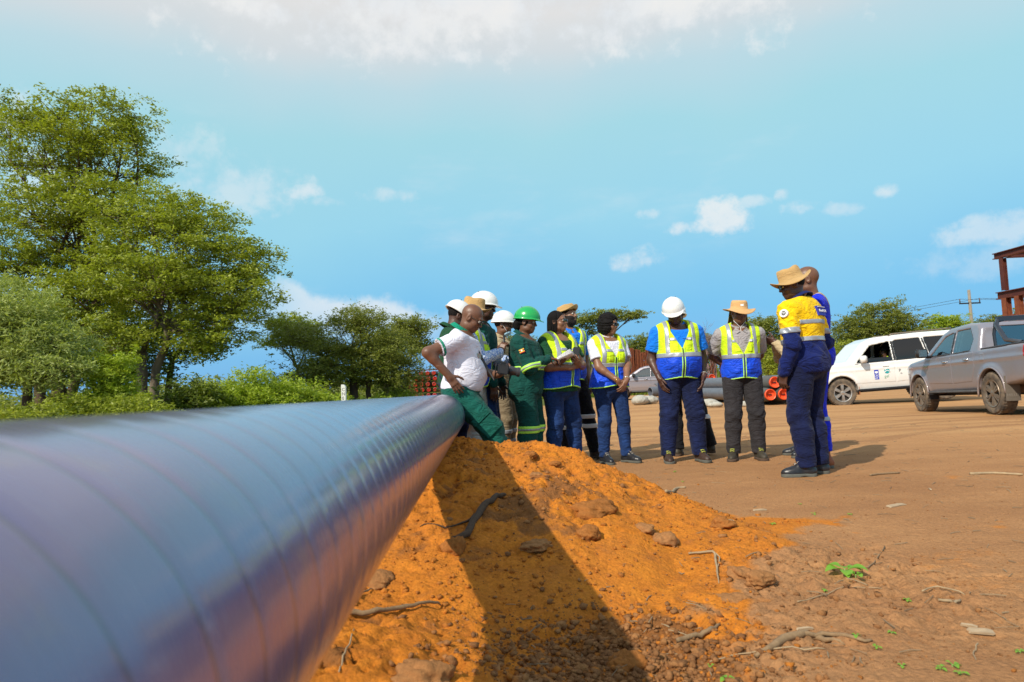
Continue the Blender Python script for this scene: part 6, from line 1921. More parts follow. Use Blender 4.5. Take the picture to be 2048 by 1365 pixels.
for sd in (1, -1):
    a = p.arms[sd]; ax = nrm(a['el'] - a['sh']); L = float(np.linalg.norm(a['el'] - a['sh']))
    for (t0, t1, mt_, e) in ((.54, .61, C_TRIM, .022), (.565, .578, C_WHITE, .0245), (.61, .625, C_WHITE, .021)):
        fn = lambda P, a=a, ax=ax, L=L, t0=t0, t1=t1, e=e: np.maximum(np.maximum(cap(P, a['sh'], a['el'], .056 * p.b ** .5 + e, .056 * p.b ** .5 + e), t0 * L - (P - a['sh']) @ ax), (P - a['sh']) @ ax - t1 * L)
        cc = a['sh'] + ax * L * .58
        p.put('sleeve_trim', iso(fn, cc - .11, cc + .11, .0055), mt_, sh)
yb = on_torso(p, .085, .30, True, .018)
e_, fr4 = wpatch(p, 'chest_emblem', (.085, yb, .30), (.45, 1, .15), .05, .045, mat('emblem_mix', (.25, .55, .42), .7, nscale=60, col2=(.5, .2, .2)), sh, th=.003)
p.trousers(C_GREEN2, .024, .036, .048, top=.06, fold=.011, flare=.01)
h_, k_, a_ = p.leg[1][:3]
cpos = h_ + (k_ - h_) * .82 + np.array([.075, .02, 0]); axl = Vector([float(x) for x in nrm(k_ - h_)])
mb = MB(); Mx = Matrix.Translation(Vector([float(q) * p.k for q in cpos])) @ Matrix.Rotation(math.atan2(float((k_ - h_)[1]), -float((k_ - h_)[2])), 4, 'X')
mb.box((.014, -.085, -.115), (.040, .085, .085), Mx); mb.box((.018, -.09, .03), (.048, .09, .095), Mx)
mb.build('cargo_pocket', C_GREEN2, p.root, bevel=.008)
p.boots(B_BLK, SOLE)
# camera strap
pts = [(-.03, -.085, .50), (.035, -.05, .545), (.075, .01, .515), (.085, .09, .44), (.06, .16, .33), (.02, .235, .20), (-.015, .30, .10), (-.02, .345, .06)]
T = [tuple(p.U.fwd(np.array([q], np.float32))[0] * p.k) for q in pts]
RW = p.root.matrix_world if False else (Matrix.Translation(p.root.location) @ Matrix.Rotation(p.root.rotation_euler.z, 4, 'Z'))
cam_l = Vector([float(x) for x in (p.arms[-1]['wr'] + np.array([.07, .05, .045])) * p.k])
CR = empty('photo_camera', RW @ cam_l, R(-6 - 90) + R(8), 'black photo camera with a long lens held by the man on the pipe', 'camera')
mb = MB(); mb.box((-.07, -.035, -.045), (.07, .03, .045)); mb.box((-.028, -.03, .045), (.028, .03, .068)); mb.box((.045, -.035, -.045), (.078, .05, .04)); mb.build('camera_body', mat('camera_black', (.02, .02, .022), .45), CR, bevel=.008)
mb = MB(); Mz = Matrix.Rotation(R(90), 4, 'Z'); mb.lathe([(.0, .03), (.034, .03), (.036, .06), (.039, .065), (.039, .095), (.036, .10), (.036, .125), (.041, .13), (.042, .155), (.034, .155), (.028, .14), (0, .14)], 28, Mz); mb.build('lens', mat('lens_barrel', (.035, .035, .04), .4), CR, auto=True)
CR.rotation_euler = (R(-12), 0, R(-6 - 90 + 12))
mb = MB(); mb.tube([RW @ Vector(t) for t in T[:-1]] + [CR.location + Vector((-.05, 0, .05))], .0125, 6, flat=.25); o = mb.build('camera_strap', mat('strap_grey', (.05, .05, .055), .8), None, True)
tag(o, 'dark neck strap of the photo camera across the white polo', 'strap')
P1 = p

# 2 back man, white helmet, mostly hidden
p = Person('person in white helmet behind the man on the pipe, seen from behind', foot(911, 6.4), 12, H=1.62, build=1.05, head=(8, 26, 0), tone='d', seed=2)
p.arm(1, (.26, .05, .80), (.6, -1, 0)); p.arm(-1, (-.26, .05, .80), (-.6, -1, 0))
p.body(hands=()); p.hair('short'); p.helmet(H_WHITE, tilt=10); p.shirt(C_DGREEN, long=True, collar=C_DGREEN, inf=.012); p.trousers(C_JEANSD); p.boots(B_BLK, SOLE)

# 3 tan hat, patterned shirt, vest
p = Person('man in tan hat and patterned blue shirt with open lime vest behind the pipe sitter', foot(951, 6.95), -8, H=1.78, build=1.05, belly=.03, head=(2, 8, 0), tone='b', seed=3)
p.arm(1, (.06, .30, 1.20), (.9, -.6, -.5), fd=(-.2, .35, .95), pn=(-.9, .3, 0), curl=55, thumb=35); p.arm(-1, (-.12, .36, 1.12), (-.7, -.7, -.3), fd=(.4, .8, .2), curl=40)
p.body(); p.bandcap(C_HAT, brim=.07, crown=.105, wave=-.03, tilt=4, dent=True)
p.shirt(C_PLAID, long=True, inf=.02, sl=.03, fold=.009, collar=C_PLAID)
p.vest(inf=.036, halfopen=.06, hem=-.10)
p.trousers(C_LPALE, .018, .026, .032); p.boots(B_BRN, SOLE)
RW = Matrix.Translation(p.root.location) @ Matrix.Rotation(p.root.rotation_euler.z, 4, 'Z')
w_, f, n, t = p.handframe(1)
q0 = RW @ Vector([float(x) for x in (w_ + f * .05 + n * .035) * p.k]); 
mb = MB(); mb.tube([q0 + Vector((0, 0, -.04)), q0 + Vector((.012, 0, .14))], .011, 8); o = mb.build('recorder', mat('camera_black', (.02, .02, .022), .45), None, True); tag(o, 'slim black recorder held upright in the hand of the man in the tan hat', 'recorder')

# 4 tall man white helmet, green coverall top, jeans
p = Person('tall man in white helmet, dark green jacket and blue jeans facing right', foot(974, 7.25), -4, H=1.86, build=1.05, head=(2, 4, 0), tone='d', seed=4)
p.arm(1, (.27, .12, .84), (.6, -1, 0), curl=30); p.arm(-1, (-.25, .16, .84), (-.6, -1, 0), curl=30)
p.body(); p.eyes(); p.hair('short'); p.helmet(H_WHITE, tilt=2); p.glasses()
sh = p.shirt(C_GREEN, long=True, inf=.022, collar=C_GREEN, hem=-.10, fold=.008)
p.band_arm(1, .80, 1.02, .030, VPIPE, 'arm_band', sh); p.band_arm(1, .87, .95, .033, VGREY, 'reflective_band', sh)
p.trousers(C_JEANS, .022, .028, .034); p.boots(B_BLK, SOLE)

# 5 man with mask at chin
p = Person('man in white helmet with glasses and a blue face mask pulled under his chin', foot(1012, 8.1), -14, H=1.74, build=1.0, head=(6, 6, 0), tone='b', seed=5)
p.arm(1, (.24, .20, .92), (.7, -1, 0), curl=30); p.arm(-1, (-.24, .16, .86), (-.6, -1, 0), curl=30)
p.body(); p.eyes(); p.hair('short'); p.helmet(H_WHITE, tilt=-2); p.glasses(True, None, 'glasses')
p.shirt(C_BEIGE, long=True, inf=.024, collar=C_BEIGE, hem=-.06, fold=.008)
def mk_mask(P):
    Q = p.Hd.inv(P)
    return np.maximum(np.maximum(p.headsdf(P) - .006, ell(Q, (0, .055, -.098), (.055, .06, .034))), -p.headsdf(P) + .0)
o = p.put('face_mask', iso(lambda P: np.maximum(p.headsdf(P) - .009, ell(p.Hd.inv(P), (0, .055, -.100), (.056, .065, .036))), (-.08, -.03, -.16), (.08, .15, -.04), .005, frame=p.Hd), mat('mask_blue', (.35, .55, .68), .8))
mb = MB()
for q in (-1, 1):
    mb.tube([tuple(p.Hd.fwd(np.array([z], np.float32))[0] * p.k) for z in ((q * .060, .06, -.088), (q * .072, .03, -.04), (q * .083, -.015, .02), (q * .085, -.02, -.02))], .0028, 5)
mb.build('mask_loop', W_, o, True)
p.trousers(C_TAUPE, .018, .026, .032)
for sd in (1, -1):
    for z in (.34, .22): p.band_leg(sd, z, z + .045, .034, VGREY)
p.boots(B_BLK, SOLE)

# 6 woman in green coverall
p = Person('woman in green helmet and dark green coverall writing on a notepad', foot(1058, 7.0), -16, H=1.655, build=1.22, female=True, belly=.02, head=(-2, 10, 0), tone='b', seed=6)
p.arm(1, (.05, .27, 1.21), (.9, -.75, -.55), fd=(-.35, .9, -.1), pn=(0, 0, -1), curl=34, thumb=35); p.arm(-1, (-.10, .30, 1.15), (-.8, -.5, -.6), fd=(.3, .9, .1), pn=(0, 0, 1), curl=25)
p.body(); p.eyes(); p.hair('bun'); p.helmet(H_GREEN, tilt=-2)
sh = p.shirt(C_GREEN, long=True, inf=.026, hem=-.13, collar=C_GREEN, fold=.009, sl=.022)
p.overlay('waist_band', lambda Q: np.maximum(np.abs(Q[:, 2] - .155) - .026, np.abs(Q[:, 0]) - .21), .004, VPIPE, (-.27, -.26, .11), (.27, .28, .20), sh)
p.overlay('reflective_band', lambda Q: np.maximum(np.abs(Q[:, 2] - .155) - .011, np.abs(Q[:, 0]) - .21), .007, VGREY, (-.27, -.26, .12), (.27, .28, .19), sh)
p.band_arm(1, .92, 1.10, .036, VPIPE, 'arm_band', sh); p.band_arm(1, .98, 1.04, .039, VGREY, 'reflective_band', sh)
a = p.arms[1]; U_ = p.U
am = a['sh'] + (a['el'] - a['sh']) * .38
fl = MB(); RWp = Matrix.Identity(4)
ax = Vector([float(x) for x in nrm(a['sh'] - a['el'])]); nn = Vector((1, .05, .35)); nn = (nn - ax * nn.dot(ax)).normalized(); rr = ax.cross(nn)
c0 = Vector([float(x) for x in am])
cols = [('k', (.01, .01, .01)), ('y', (.85, .60, .02)), ('r', (.55, .02, .02))] * 2
fp = None
for i, (nm, cl_) in enumerate(cols):
    mb = MB(); z0 = .024 - i * .008
    V = [c0 + nn * (.089) + rr * x + ax * z for x, z in ((-.028, z0), (.028, z0), (.028, z0 - .008), (-.028, z0 - .008))] + [c0 + nn * .07 + rr * x + ax * z for x, z in ((-.028, z0), (.028, z0), (.028, z0 - .008), (-.028, z0 - .008))]
    mb.add([tuple(v * p.k) for v in V], [(0, 1, 2, 3), (7, 6, 5, 4), (0, 4, 5, 1), (1, 5, 6, 2), (2, 6, 7, 3), (3, 7, 4, 0)])
    mb.build('flag_stripe', mat('flag_' + nm, cl_, .7), sh)
mb = MB(); mb.add([tuple((c0 + nn * .0905 + rr * .009 * math.cos(q) + ax * .009 * math.sin(q)) * p.k) for q in [k * math.pi / 6 for k in range(12)]], [tuple(range(12))]); mb.build('flag_disc', W_, sh)
p.trousers(C_GREEN, .026, .040, .052, flare=.01, fold=.008)
for sd in (1, -1):
    p.band_leg(sd, .43, .505, .048, VPIPE, name='leg_band'); p.band_leg(sd, .455, .48, .051, VGREY)
p.boots(B_BLK, SOLE)
RW = Matrix.Translation(p.root.location) @ Matrix.Rotation(p.root.rotation_euler.z, 4, 'Z')
w_, f, n, t = p.handframe(-1); q0 = RW @ Vector([float(x) for x in (w_ + f * .13 + n * .03) * p.k])
nb_ = empty('notepad', q0, R(-16), 'white notepad with curling pages held by the woman in the green coverall', 'notepad')
for i in range(5):
    V = []; k = 9
    for a2 in range(k):
        u = a2 / (k - 1); lift = i * .005 + (.03 + .013 * i) * max(0, .5 - u) ** 2 * 4 * -.35
        for v in (-.075, .075): V.append((-.11 + .22 * u, v, lift + .02 * u + .002 * i))
    mb = MB(); mb.add(V, [(2 * j, 2 * j + 1, 2 * j + 3, 2 * j + 2) for j in range(k - 1)]); o = mb.build('page', mat('paper', (.80, .80, .82), .7), nb_, True); o.rotation_euler = (R(-14), R(-16 - 2 * i), 0)
    sm = o.modifiers.new('thick', 'SOLIDIFY'); sm.thickness = .0012
w_, f, n, t = p.handframe(1); q0 = RW @ Vector([float(x) for x in (w_ + f * .10 + n * .03) * p.k])
mb = MB(); mb.tube([q0 + Vector((.03, -.01, -.05)), q0 + Vector((-.06, .0, .09))], .0045, 6); o = mb.build('pen', mat('pen_dark', (.02, .02, .05), .4), None, True); tag(o, 'dark pen in the writing hand of the woman in the green helmet', 'pen')

# 7 woman with locs
p = Person('woman with long dark locs and glasses holding a phone, green polo under vest', foot(1125, 7.25), -50, H=1.66, build=1.26, female=True, belly=.03, head=(22, -2, 0), tone='c', seed=7,
           legs={1: dict(ank=(.14, .0, .085)), -1: dict(ank=(-.16, .06, .085))})
p.arm(-1, (-.02, .30, 1.13), (-.9, -.4, -.5), fd=(.75, .45, .35), pn=(.3, -.6, .8), curl=32, thumb=30); p.arm(1, (.06, .27, 1.10), (.9, -.4, -.5), fd=(-.8, .4, .2), pn=(-.2, -.7, .6), curl=30)
p.body(); p.eyes(); p.hair('locs'); p.glasses(False, mat('glasses_frame', (.012, .012, .014), .25), 'glasses')
p.shirt(C_DGREEN, sleeve=.72, inf=.02, hem=-.12, collar=C_DGREEN, fold=.008)
p.vest(inf=.038, halfopen=.03); p.trousers(C_JEANS, .018, .022, .026); p.boots(B_BRN, SOLEB, LACE_G)
RW = Matrix.Translation(p.root.location) @ Matrix.Rotation(p.root.rotation_euler.z, 4, 'Z')
w_, f, n, t = p.handframe(-1); q0 = RW @ Vector([float(x) for x in (w_ + f * .09 + n * .05) * p.k])
mb = MB(); mb.box((-.036, -.005, -.03), (.036, .005, .12)); o = mb.build('phone', mat('phone_black', (.01, .01, .012), .15), None, bevel=.004); o.location = q0; o.rotation_euler = (R(-12), R(14), R(-20)); tag(o, 'black phone held up by the woman with the locs', 'phone')

# 8 bearded man behind
p = Person('bearded man in beige cap and blue polo behind the woman with locs', foot(1148, 7.9), -58, H=1.79, build=1.02, head=(24, -8, 0), tone='c', seed=8,
           legs={-1: dict(ank=(-.24, .08, .085)), 1: dict(ank=(.10, .02, .085))})
p.arm(1, (.24, .08, .86), (.6, -1, 0)); p.arm(-1, (-.24, .04, .86), (-.6, -1, 0), curl=30)
p.body(); p.eyes(); p.beard(); p.hair('short'); p.bandcap(C_HAT, brim=.035, crown=.075, wave=-.02, tilt=-6, dent=False, up=.03)
p.shirt(C_BLUE, sleeve=.7, inf=.016, collar=C_BLUE); p.vest(); p.trousers(C_BLACK, .016, .022, .03)
for sd in (1, -1):
    for z in (.47, .36): p.band_leg(sd, z / p.k, z / p.k + .048, .030, W_)
p.boots(B_BRN, SOLEB)

# 9 woman in sunglasses
p = Person('woman in sunglasses, white polo and vest with her hands clasped in front', foot(1226, 7.5), -68, H=1.63, build=1.14, female=True, head=(30, 8, 0), tone='c', seed=9,
           legs={1: dict(ank=(.11, -.02, .085), toe=4), -1: dict(ank=(-.15, .04, .085), toe=20)})
p.arm(1, (.045, .265, .955), (.9, -.6, .1), fd=(-.55, .15, -.75), pn=(-.25, -1, 0), curl=22)
p.arm(-1, (-.055, .285, .945), (-.9, -.6, .1), fd=(.55, .1, -.8), pn=(.25, -1, 0), curl=26)
p.body(); p.eyes(); p.hair('bob'); p.glasses()
p.shirt(C_WHITE, sleeve=.66, inf=.018, collar=C_WHITE); p.vest(inf=.036)
p.trousers(C_JEANS, .014, .016, .020); p.boots(B_BLK, SOLE, LACE_G)
mb = MB(); a = p.arms[-1]; ax = nrm(a['wr'] - a['el']); c0 = a['wr'] - ax * .035
mt_ = mat('watch_silver', (.65, .60, .50), .25, metal=.8)
u1 = nrm(np.cross(ax, [0, 0, 1.0])); u2 = np.cross(ax, u1)
mb.tube([tuple((c0 + (u1 * math.cos(q) + u2 * math.sin(q)) * .036) * p.k) for q in [k * math.pi / 8 for k in range(17)]], .006, 6, cap=False); mb.build('wrist_watch', mt_, p.root, True)
a = p.arms[1]; ax = nrm(a['wr'] - a['el']); c0 = a['wr'] - ax * .01; u1 = nrm(np.cross(ax, [0, 0, 1.0])); u2 = np.cross(ax, u1)
mb = MB(); mb.tube([tuple((c0 + (u1 * math.cos(q) + u2 * math.sin(q)) * .035) * p.k) for q in [k * math.pi / 8 for k in range(17)]], .003, 5, cap=False); mb.build('bracelet', mat('gold', (.8, .5, .1), .3, metal=1), p.root, True)

# 10b person behind the man in the white helmet
p = Person('person in vest and navy trousers mostly hidden behind the stout man', foot(1366, 8.0), 62, H=1.74, build=1.02, head=(0, 5, 0), tone='d', seed=10,
           legs={1: dict(ank=(.30, .10, .085), toe=-40), -1: dict(ank=(-.05, -.05, .085))})
p.arm(1, (.2, .25, 1.0), (.7, -1, 0)); p.arm(-1, (-.2, .25, 1.0), (-.7, -1, 0))
p.body(hands=()); p.hair('short'); p.helmet(H_WHITE, tilt=0); p.shirt(C_WHITE, sleeve=.65, inf=.018, collar=C_WHITE); p.vest(); p.trousers(C_BLACK, .02, .03, .036)
p.band_leg(1, .42, .47, .040, W_); p.boots(B_OLV, SOLEB, LACE_Y)
# 10 the man in the middle
p = Person('stout man in white helmet and bright blue polo with hands in jeans pockets', foot(1367, 7.42), -90, H=1.76, build=1.20, belly=.055, head=(-12, 26, 8), tone='d', seed=11,
           legs={1: dict(ank=(.17, 0, .085), toe=6), -1: dict(ank=(-.17, .0, .085), toe=10)})
p.arm(1, (.235, .10, .90), (.45, -1, .0), fd=(-.25, .25, -.9), pn=(-.85, -.25, 0), curl=16, thumb=-10)
p.arm(-1, (-.235, .10, .90), (-.45, -1, .0), fd=(.25, .25, -.9), pn=(.85, -.25, 0), curl=16, thumb=-10)
p.body(); p.eyes(); p.helmet(H_WHITE, tilt=-2); p.glasses()
p.shirt(C_BLUE, sleeve=.68, inf=.020, collar=C_BLUE, sl=.028, fold=.008); p.vest(inf=.040, zv=.24)
p.trousers(C_JEANSD, .030, .032, .038, fold=.007); p.boots(B_BRN, SOLE, LACE_Y)
a = p.arms[-1]; ax = nrm(a['wr'] - a['el']); c0 = a['wr'] - ax * .03; u1 = nrm(np.cross(ax, [0, 0, 1.0])); u2 = np.cross(ax, u1)
mb = MB(); mb.tube([tuple((c0 + (u1 * math.cos(q) + u2 * math.sin(q)) * .038) * p.k) for q in [k * math.pi / 8 for k in range(17)]], .008, 6, cap=False); mb.build('wrist_watch', mt_, p.root, True)
def badge(p, x, z, inf=.045):
    y = on_torso(p, x, z, True, inf)
    o, _ = wpatch(p, 'badge', (x, y, z), (x * 1.2, 1, 0), .028, .020, W_, p.vesto, th=.003)
    wtext(p, 'badge_letters', 'UNOC', .016, mat('letter_black', (.03, .03, .03), .6), (x, y, z), (x * 1.2, 1, 0), o, dx=-.075, dz=-.005)
badge(p, -.085, .345)
# 11 man in sun hat
p = Person('man in sun hat with neck flap and grey shirt, hands behind his back', foot(1493, 7.42), -96, H=1.705, build=1.10, belly=.015, head=(4, 6, -3), tone='b', seed=12,
           legs={1: dict(ank=(.14, 0, .085), toe=20), -1: dict(ank=(-.13, .0, .085), toe=4)})
p.arm(1, (.07, -.20, .99), (1, -.5, 0), fd=(-1, 0, -.2), curl=30); p.arm(-1, (-.07, -.21, .96), (-1, -.5, 0), fd=(1, 0, -.2), curl=30)
p.body(); p.eyes(); p.glasses(); ht = p.bandcap(C_HAT2, brim=.082, crown=.095, wave=.025, tilt=2, dent=False, up=-.012, flap=C_FLAP)
p.shirt(C_GREY, sleeve=.78, inf=.020, collar=C_GREY, sl=.030, fold=.007); p.lapels(C_GREY); p.vest(inf=.036, zv=.20); badge(p, -.085, .345, .041)
p.trousers(C_CHAR, .022, .028, .032, fold=.007); p.boots(B_OLV, SOLEB, LACE_Y)
c_ = p.Fhat.fwd(np.array([[0, .106, .045]], np.float32))[0] * p.k
mb = MB(); mb.box((-.018, -.003, -.012), (.018, .003, .012)); o = mb.build('hat_badge', W_, p.root, bevel=.002); o.location = c_; o.rotation_euler = (0, 0, 0)
mb = MB(); mb.tube([tuple(p.Hd.fwd(np.array([z], np.float32))[0] * p.k) for z in ((.074, .0, -.02), (.062, .03, -.09), (.0, .062, -.155), (-.062, .03, -.09), (-.074, .0, -.02))], .003, 6)
mb.tube([tuple(p.Hd.fwd(np.array([z], np.float32))[0] * p.k) for z in ((.0, .062, -.155), (.004, .095, -.20), (-.012, .11, -.235))], .003, 6)
mb.build('chin_cord', W_, p.root, True)

# 12 man in yellow and navy jacket, back turned
p = Person('man in tan brimmed hat and yellow and navy jacket with his back turned', foot(1626, 6.0), 128, H=1.81, build=1.10, lean=4, head=(42, 12, 0), tone='d', seed=13,
           legs={1: dict(ank=(.10, .0, .085), toe=-42), -1: dict(ank=(-.11, .0, .085), toe=46)})
p.arm(-1, (-.25, .07, .86), (-.5, -1, .1), fd=(0, .2, -1), pn=(1, 0, 0), curl=48); p.arm(1, (.24, .22, 1.0), (.5, -1, 0), fd=(0, .4, -.9), pn=(-1, 0, 0), curl=40)
p.body(); p.eyes(); p.hair('short'); p.bandcap(C_HAT, brim=.072, crown=.108, wave=-.04, tilt=6, dent=True, cw=.90)
p.glasses(False, mat('glasses_frame', (.012, .012, .014), .25), 'glasses')
sh = p.shirt(C_NAVY, long=True, inf=.032, hem=-.11, collar=C_NAVY, fold=.010, sl=.032)
xa = .215
ye = p.overlay('yellow_panel', lambda Q: np.where(np.abs(Q[:, 0]) > xa, .235, .155) - Q[:, 2], .003, C_YEL, (-.42, -.32, .12), (.42, .28, .56), sh, .0085)
for z0, z1, c_ in ((.155, .195, 0), (.295, .333, 0)):
    p.overlay('reflective_band', lambda Q, z0=z0, z1=z1: np.maximum(np.maximum(z0 - Q[:, 2], Q[:, 2] - z1), np.abs(Q[:, 0]) - .205), .007, VGREY, (-.25, -.30, z0 - .02), (.25, .26, z1 + .02), sh, .007)
p.overlay('reflective_band', lambda Q: np.maximum(np.maximum(.225 - Q[:, 2], Q[:, 2] - .275), .218 - np.abs(Q[:, 0])), .007, VGREY, (-.42, -.30, .2), (.42, .26, .30), sh, .007)
pb = mat('patch_blue', (.01, .02, .35), .6)
yb = on_torso(p, .07, .405, False, .036)
o, _ = wpatch(p, 'back_patch', (.055, yb - .004, .405), (.12, -1, .16), .150, .082, pb, sh, th=.006)
o2, _ = wpatch(p, 'patch_frame', (.055, yb - .004, .437), (.12, -1, .16), .135, .004, W_, o, th=.009)
o2, _ = wpatch(p, 'patch_frame', (.055, yb - .004, .373), (.12, -1, .16), .135, .004, W_, o, th=.009)
wtext(p, 'patch_letters', '#IonACAl', .036, W_, (.055, yb - .004, .405), (.12, -1, .16), o, dx=-.066, dz=-.012, th=.010)
a = p.arms[-1]; am = a['sh'] + (a['el'] - a['sh']) * .18
aU = p.U.inv(am[None])[0]; nr_ = Vector((-1, -.18, .22)).normalized()
cc = Vector([float(x) for x in aU]) + nr_ * .098
o, _ = wpatch(p, 'round_badge', cc, nr_, .068, .068, W_, sh, th=.006, round_=1)
o2, _ = wpatch(p, 'badge_disc', cc, nr_, .040, .040, mat('badge_grey', (.12, .11, .10), .6), o, th=.009, round_=1)
wtext(p, 'badge_letters', 'PW', .022, W_, cc, nr_, o2, dx=-.016, dz=-.008, th=.012)
p.trousers(C_JEANSN, .020, .028, .036, fold=.009); p.boots(B_BLK, SOLE, LACE_G, high=.15)
# 13 bald man in blue coverall
p = Person('tall bald man in royal blue coverall hidden behind the man in the yellow jacket', foot(1646, 6.55), 158, H=1.93, build=.98, head=(2, 8, 0), tone='b', seed=14)
p.arm(1, (.24, .10, .84), (.6, -1, 0)); p.arm(-1, (-.24, .10, .84), (-.6, -1, 0), curl=30)
p.body(); p.eyes(); sh = p.shirt(C_ROYAL, long=True, inf=.02, hem=-.1)
p.overlay('beige_scarf', lambda Q: .40 - Q[:, 2] + np.abs(Q[:, 0]) * 1.0, .004, C_BEIGE, (-.15, -.2, .38), (.15, .2, .56), sh)
p.band_arm(1, .75, .88, .030, VGREY, parent=sh); p.band_arm(-1, .75, .88, .030, VGREY, parent=sh)
p.trousers(C_ROYAL, .020, .028, .034, hem=.14)
for sd in (1, -1): p.band_leg(sd, .40, .435, .036, VGREY)
p.boots(B_ORG, SOLE, high=.18)
# 14 khaki man
p = Person('man in khaki trousers holding a phone, mostly hidden by the yellow jacket', foot(1611, 7.5), 176, H=1.66, build=1.0, head=(0, 18, 0), tone='d', seed=15)
p.arm(-1, (-.02, .27, 1.33), (-.8, -.4, -.7), fd=(.1, .9, .25), pn=(.75, 0, .6), curl=34, thumb=30); p.arm(1, (.06, .24, 1.30), (.8, -.4, -.7), fd=(-.1, .9, .25), pn=(-.6, 0, .8), curl=30)
p.body(); p.eyes(); p.hair('short'); p.shirt(C_BEIGE, long=True, inf=.02, collar=C_BEIGE); p.trousers(C_KHAKI, .018, .026, .034, fold=.009); p.boots(B_BLK, SOLE)
RW = Matrix.Translation(p.root.location) @ Matrix.Rotation(p.root.rotation_euler.z, 4, 'Z')
w_, f, n, t = p.handframe(-1); q0 = RW @ Vector([float(x) for x in (w_ + f * .10 + n * .045) * p.k])
mb = MB(); mb.box((-.07, -.036, -.005), (.07, .036, .005)); o = mb.build('phone', mat('phone_grey', (.30, .30, .30), .2), None, bevel=.003); o.location = q0; o.rotation_euler = (R(35), R(28), 0); tag(o, 'pale phone in the hands in front of the yellow jacket', 'phone')
# driver seated in the white wagon
p = Person('driver in lime vest sitting inside the white station wagon', (0, 0, 0), 0, H=1.7, build=1.0, head=(-30, 5, 0), tone='d', seed=16, pelvis=(0, 0, -.0),
           legs={1: dict(ank=(.12, .62, .55), hint=(0, .4, 1)), -1: dict(ank=(-.12, .62, .55), hint=(0, .4, 1))})
p.arm(1, (.16, .42, 1.25), (.6, -.6, -.6)); p.arm(-1, (-.26, .30, 1.18), (-.8, -.4, -.4))
p.body(hands=(), lowres=True); p.hair('short'); p.shirt(VLIME, sleeve=.8, inf=.02)
hd = SUV.root.rotation_euler.z
off = Matrix.Rotation(hd, 4, 'Z') @ Vector((.0, .40, 0))
p.root.location = SUV.root.location + off + Vector((0, 0, .90 - .96 * p.k)); p.root.rotation_euler = (0, 0, hd - R(90))
print('people', time.time() - T0)
# ------------------------------------------------------------------ clods, roots, sprouts, litter
import bmesh
_bm = bmesh.new(); bmesh.ops.create_icosphere(_bm, subdivisions=1, radius=1); ICO_V = np.array([v.co for v in _bm.verts]); ICO_F = np.array([[v.index for v in f.verts] for f in _bm.faces]); _bm.free()
_bm = bmesh.new(); bmesh.ops.create_icosphere(_bm, subdivisions=4, radius=1); IC3_V = np.array([v.co for v in _bm.verts]); IC3_F = np.array([[v.index for v in f.verts] for f in _bm.faces]); _bm.free()
def soil_mat(name, c1, c2):
    M = bpy.data.materials.new(name); M.use_nodes = True
    N = NT(M.node_tree); p = N.n['Principled BSDF']; p.inputs['Roughness'].default_value = .95; p.inputs['Specular IOR Level'].default_value = .1
    g = N.node('ShaderNodeNewGeometry'); tcn = N.node('ShaderNodeTexCoord').outputs['Object']
    c = N.mix(g.outputs['Random Per Island'], (*c1, 1), (*c2, 1))
    c = N.mul(c, N.ramp(N.noise(tcn, 50, 5, .7), [(.3, .7), (.7, 1.2)]))
    N.put(p.inputs['Base Color'], c)
    b = N.node('ShaderNodeBump'); b.inputs['Distance'].default_value = .008; N.l.new(N.noise(tcn, 70, 6, .7), b.inputs['Height']); N.l.new(b.outputs[0], p.inputs['Normal'])
    return M
S_OR = soil_mat('orange_clods', (.55, .19, .03), (.34, .13, .035)); S_BR = soil_mat('brown_clods', (.22, .10, .042), (.38, .175, .065))
def clods(name, label, n, sampler, smin_, smax_, mt, seed, keep):
    rs = np.random.RandomState(seed)
    x, y = sampler(rs, n)
    k = keep(x, y, rs); x, y = x[k], y[k]
    z = ground_h(x, y)
    s_ = smin_ * (smax_ / smin_) ** (rs.rand(len(x)) ** 2.6)
    m_ = len(x)
    D = 1 + np.clip(.30 * rs.randn(m_, 12), -.5, .6)
    sc = s_[:, None] * rs.uniform(.7, 1.2, (m_, 3)) * np.array([1, 1, .75])
    D = D * (1 + .0 * D)
    V = ICO_V[None] * D[:, :, None] * sc[:, None, :] + np.stack([x, y, z + s_ * .25], 1)[:, None, :]
    F_ = ICO_F[None] + (np.arange(m_) * 12)[:, None, None]
    o = np_mesh(name, V.reshape(-1, 3), F_.reshape(-1, 3), mt, None, smooth=False)
    tag(o, label, 'soil crumbs', kind='stuff')
rect = lambda x0, x1, y0, y1: (lambda rs, n: (rs.uniform(x0, x1, n), rs.uniform(y0, y1, n)))
clods('crumbs', 'orange crumbs of dug soil scattered over the heap', 15000, rect(-1.0, 1.7, 2.0, 6.0), .002, .015, S_OR, 81, lambda x, y, rs: rs.rand(len(x)) < soil_attr(x, y)[0] * .75 * (.3 + .7 * sstep(-.1, .3, fbm(x, y, 3, 2, 5))))
clods('crumbs', 'brown crumbs around the lower edge of the heap', 15000, rect(-.6, 2.4, 1.9, 5.0), .002, .017, S_BR, 82, lambda x, y, rs: rs.rand(len(x)) < np.clip(soil_attr(x, y)[1] + .8 * sstep(1.0, .2, np.hypot((x - 1.3) / .8, (y - 3.0) / .8)), 0, 1) * .45)
clods('crumbs', 'heap of loose brown clods in the pit below the pipe shadow', 5200, lambda rs, n: (.30 + rs.randn(n) * .22, 2.28 + rs.randn(n) * .20), .003, .017, S_BR, 83, lambda x, y, rs: x == x)
clods('crumbs', 'scattered orange clods among the brown ones in the pit', 500, lambda rs, n: (.38 + rs.randn(n) * .25, 2.22 + rs.randn(n) * .2), .004, .014, S_OR, 84, lambda x, y, rs: x == x)
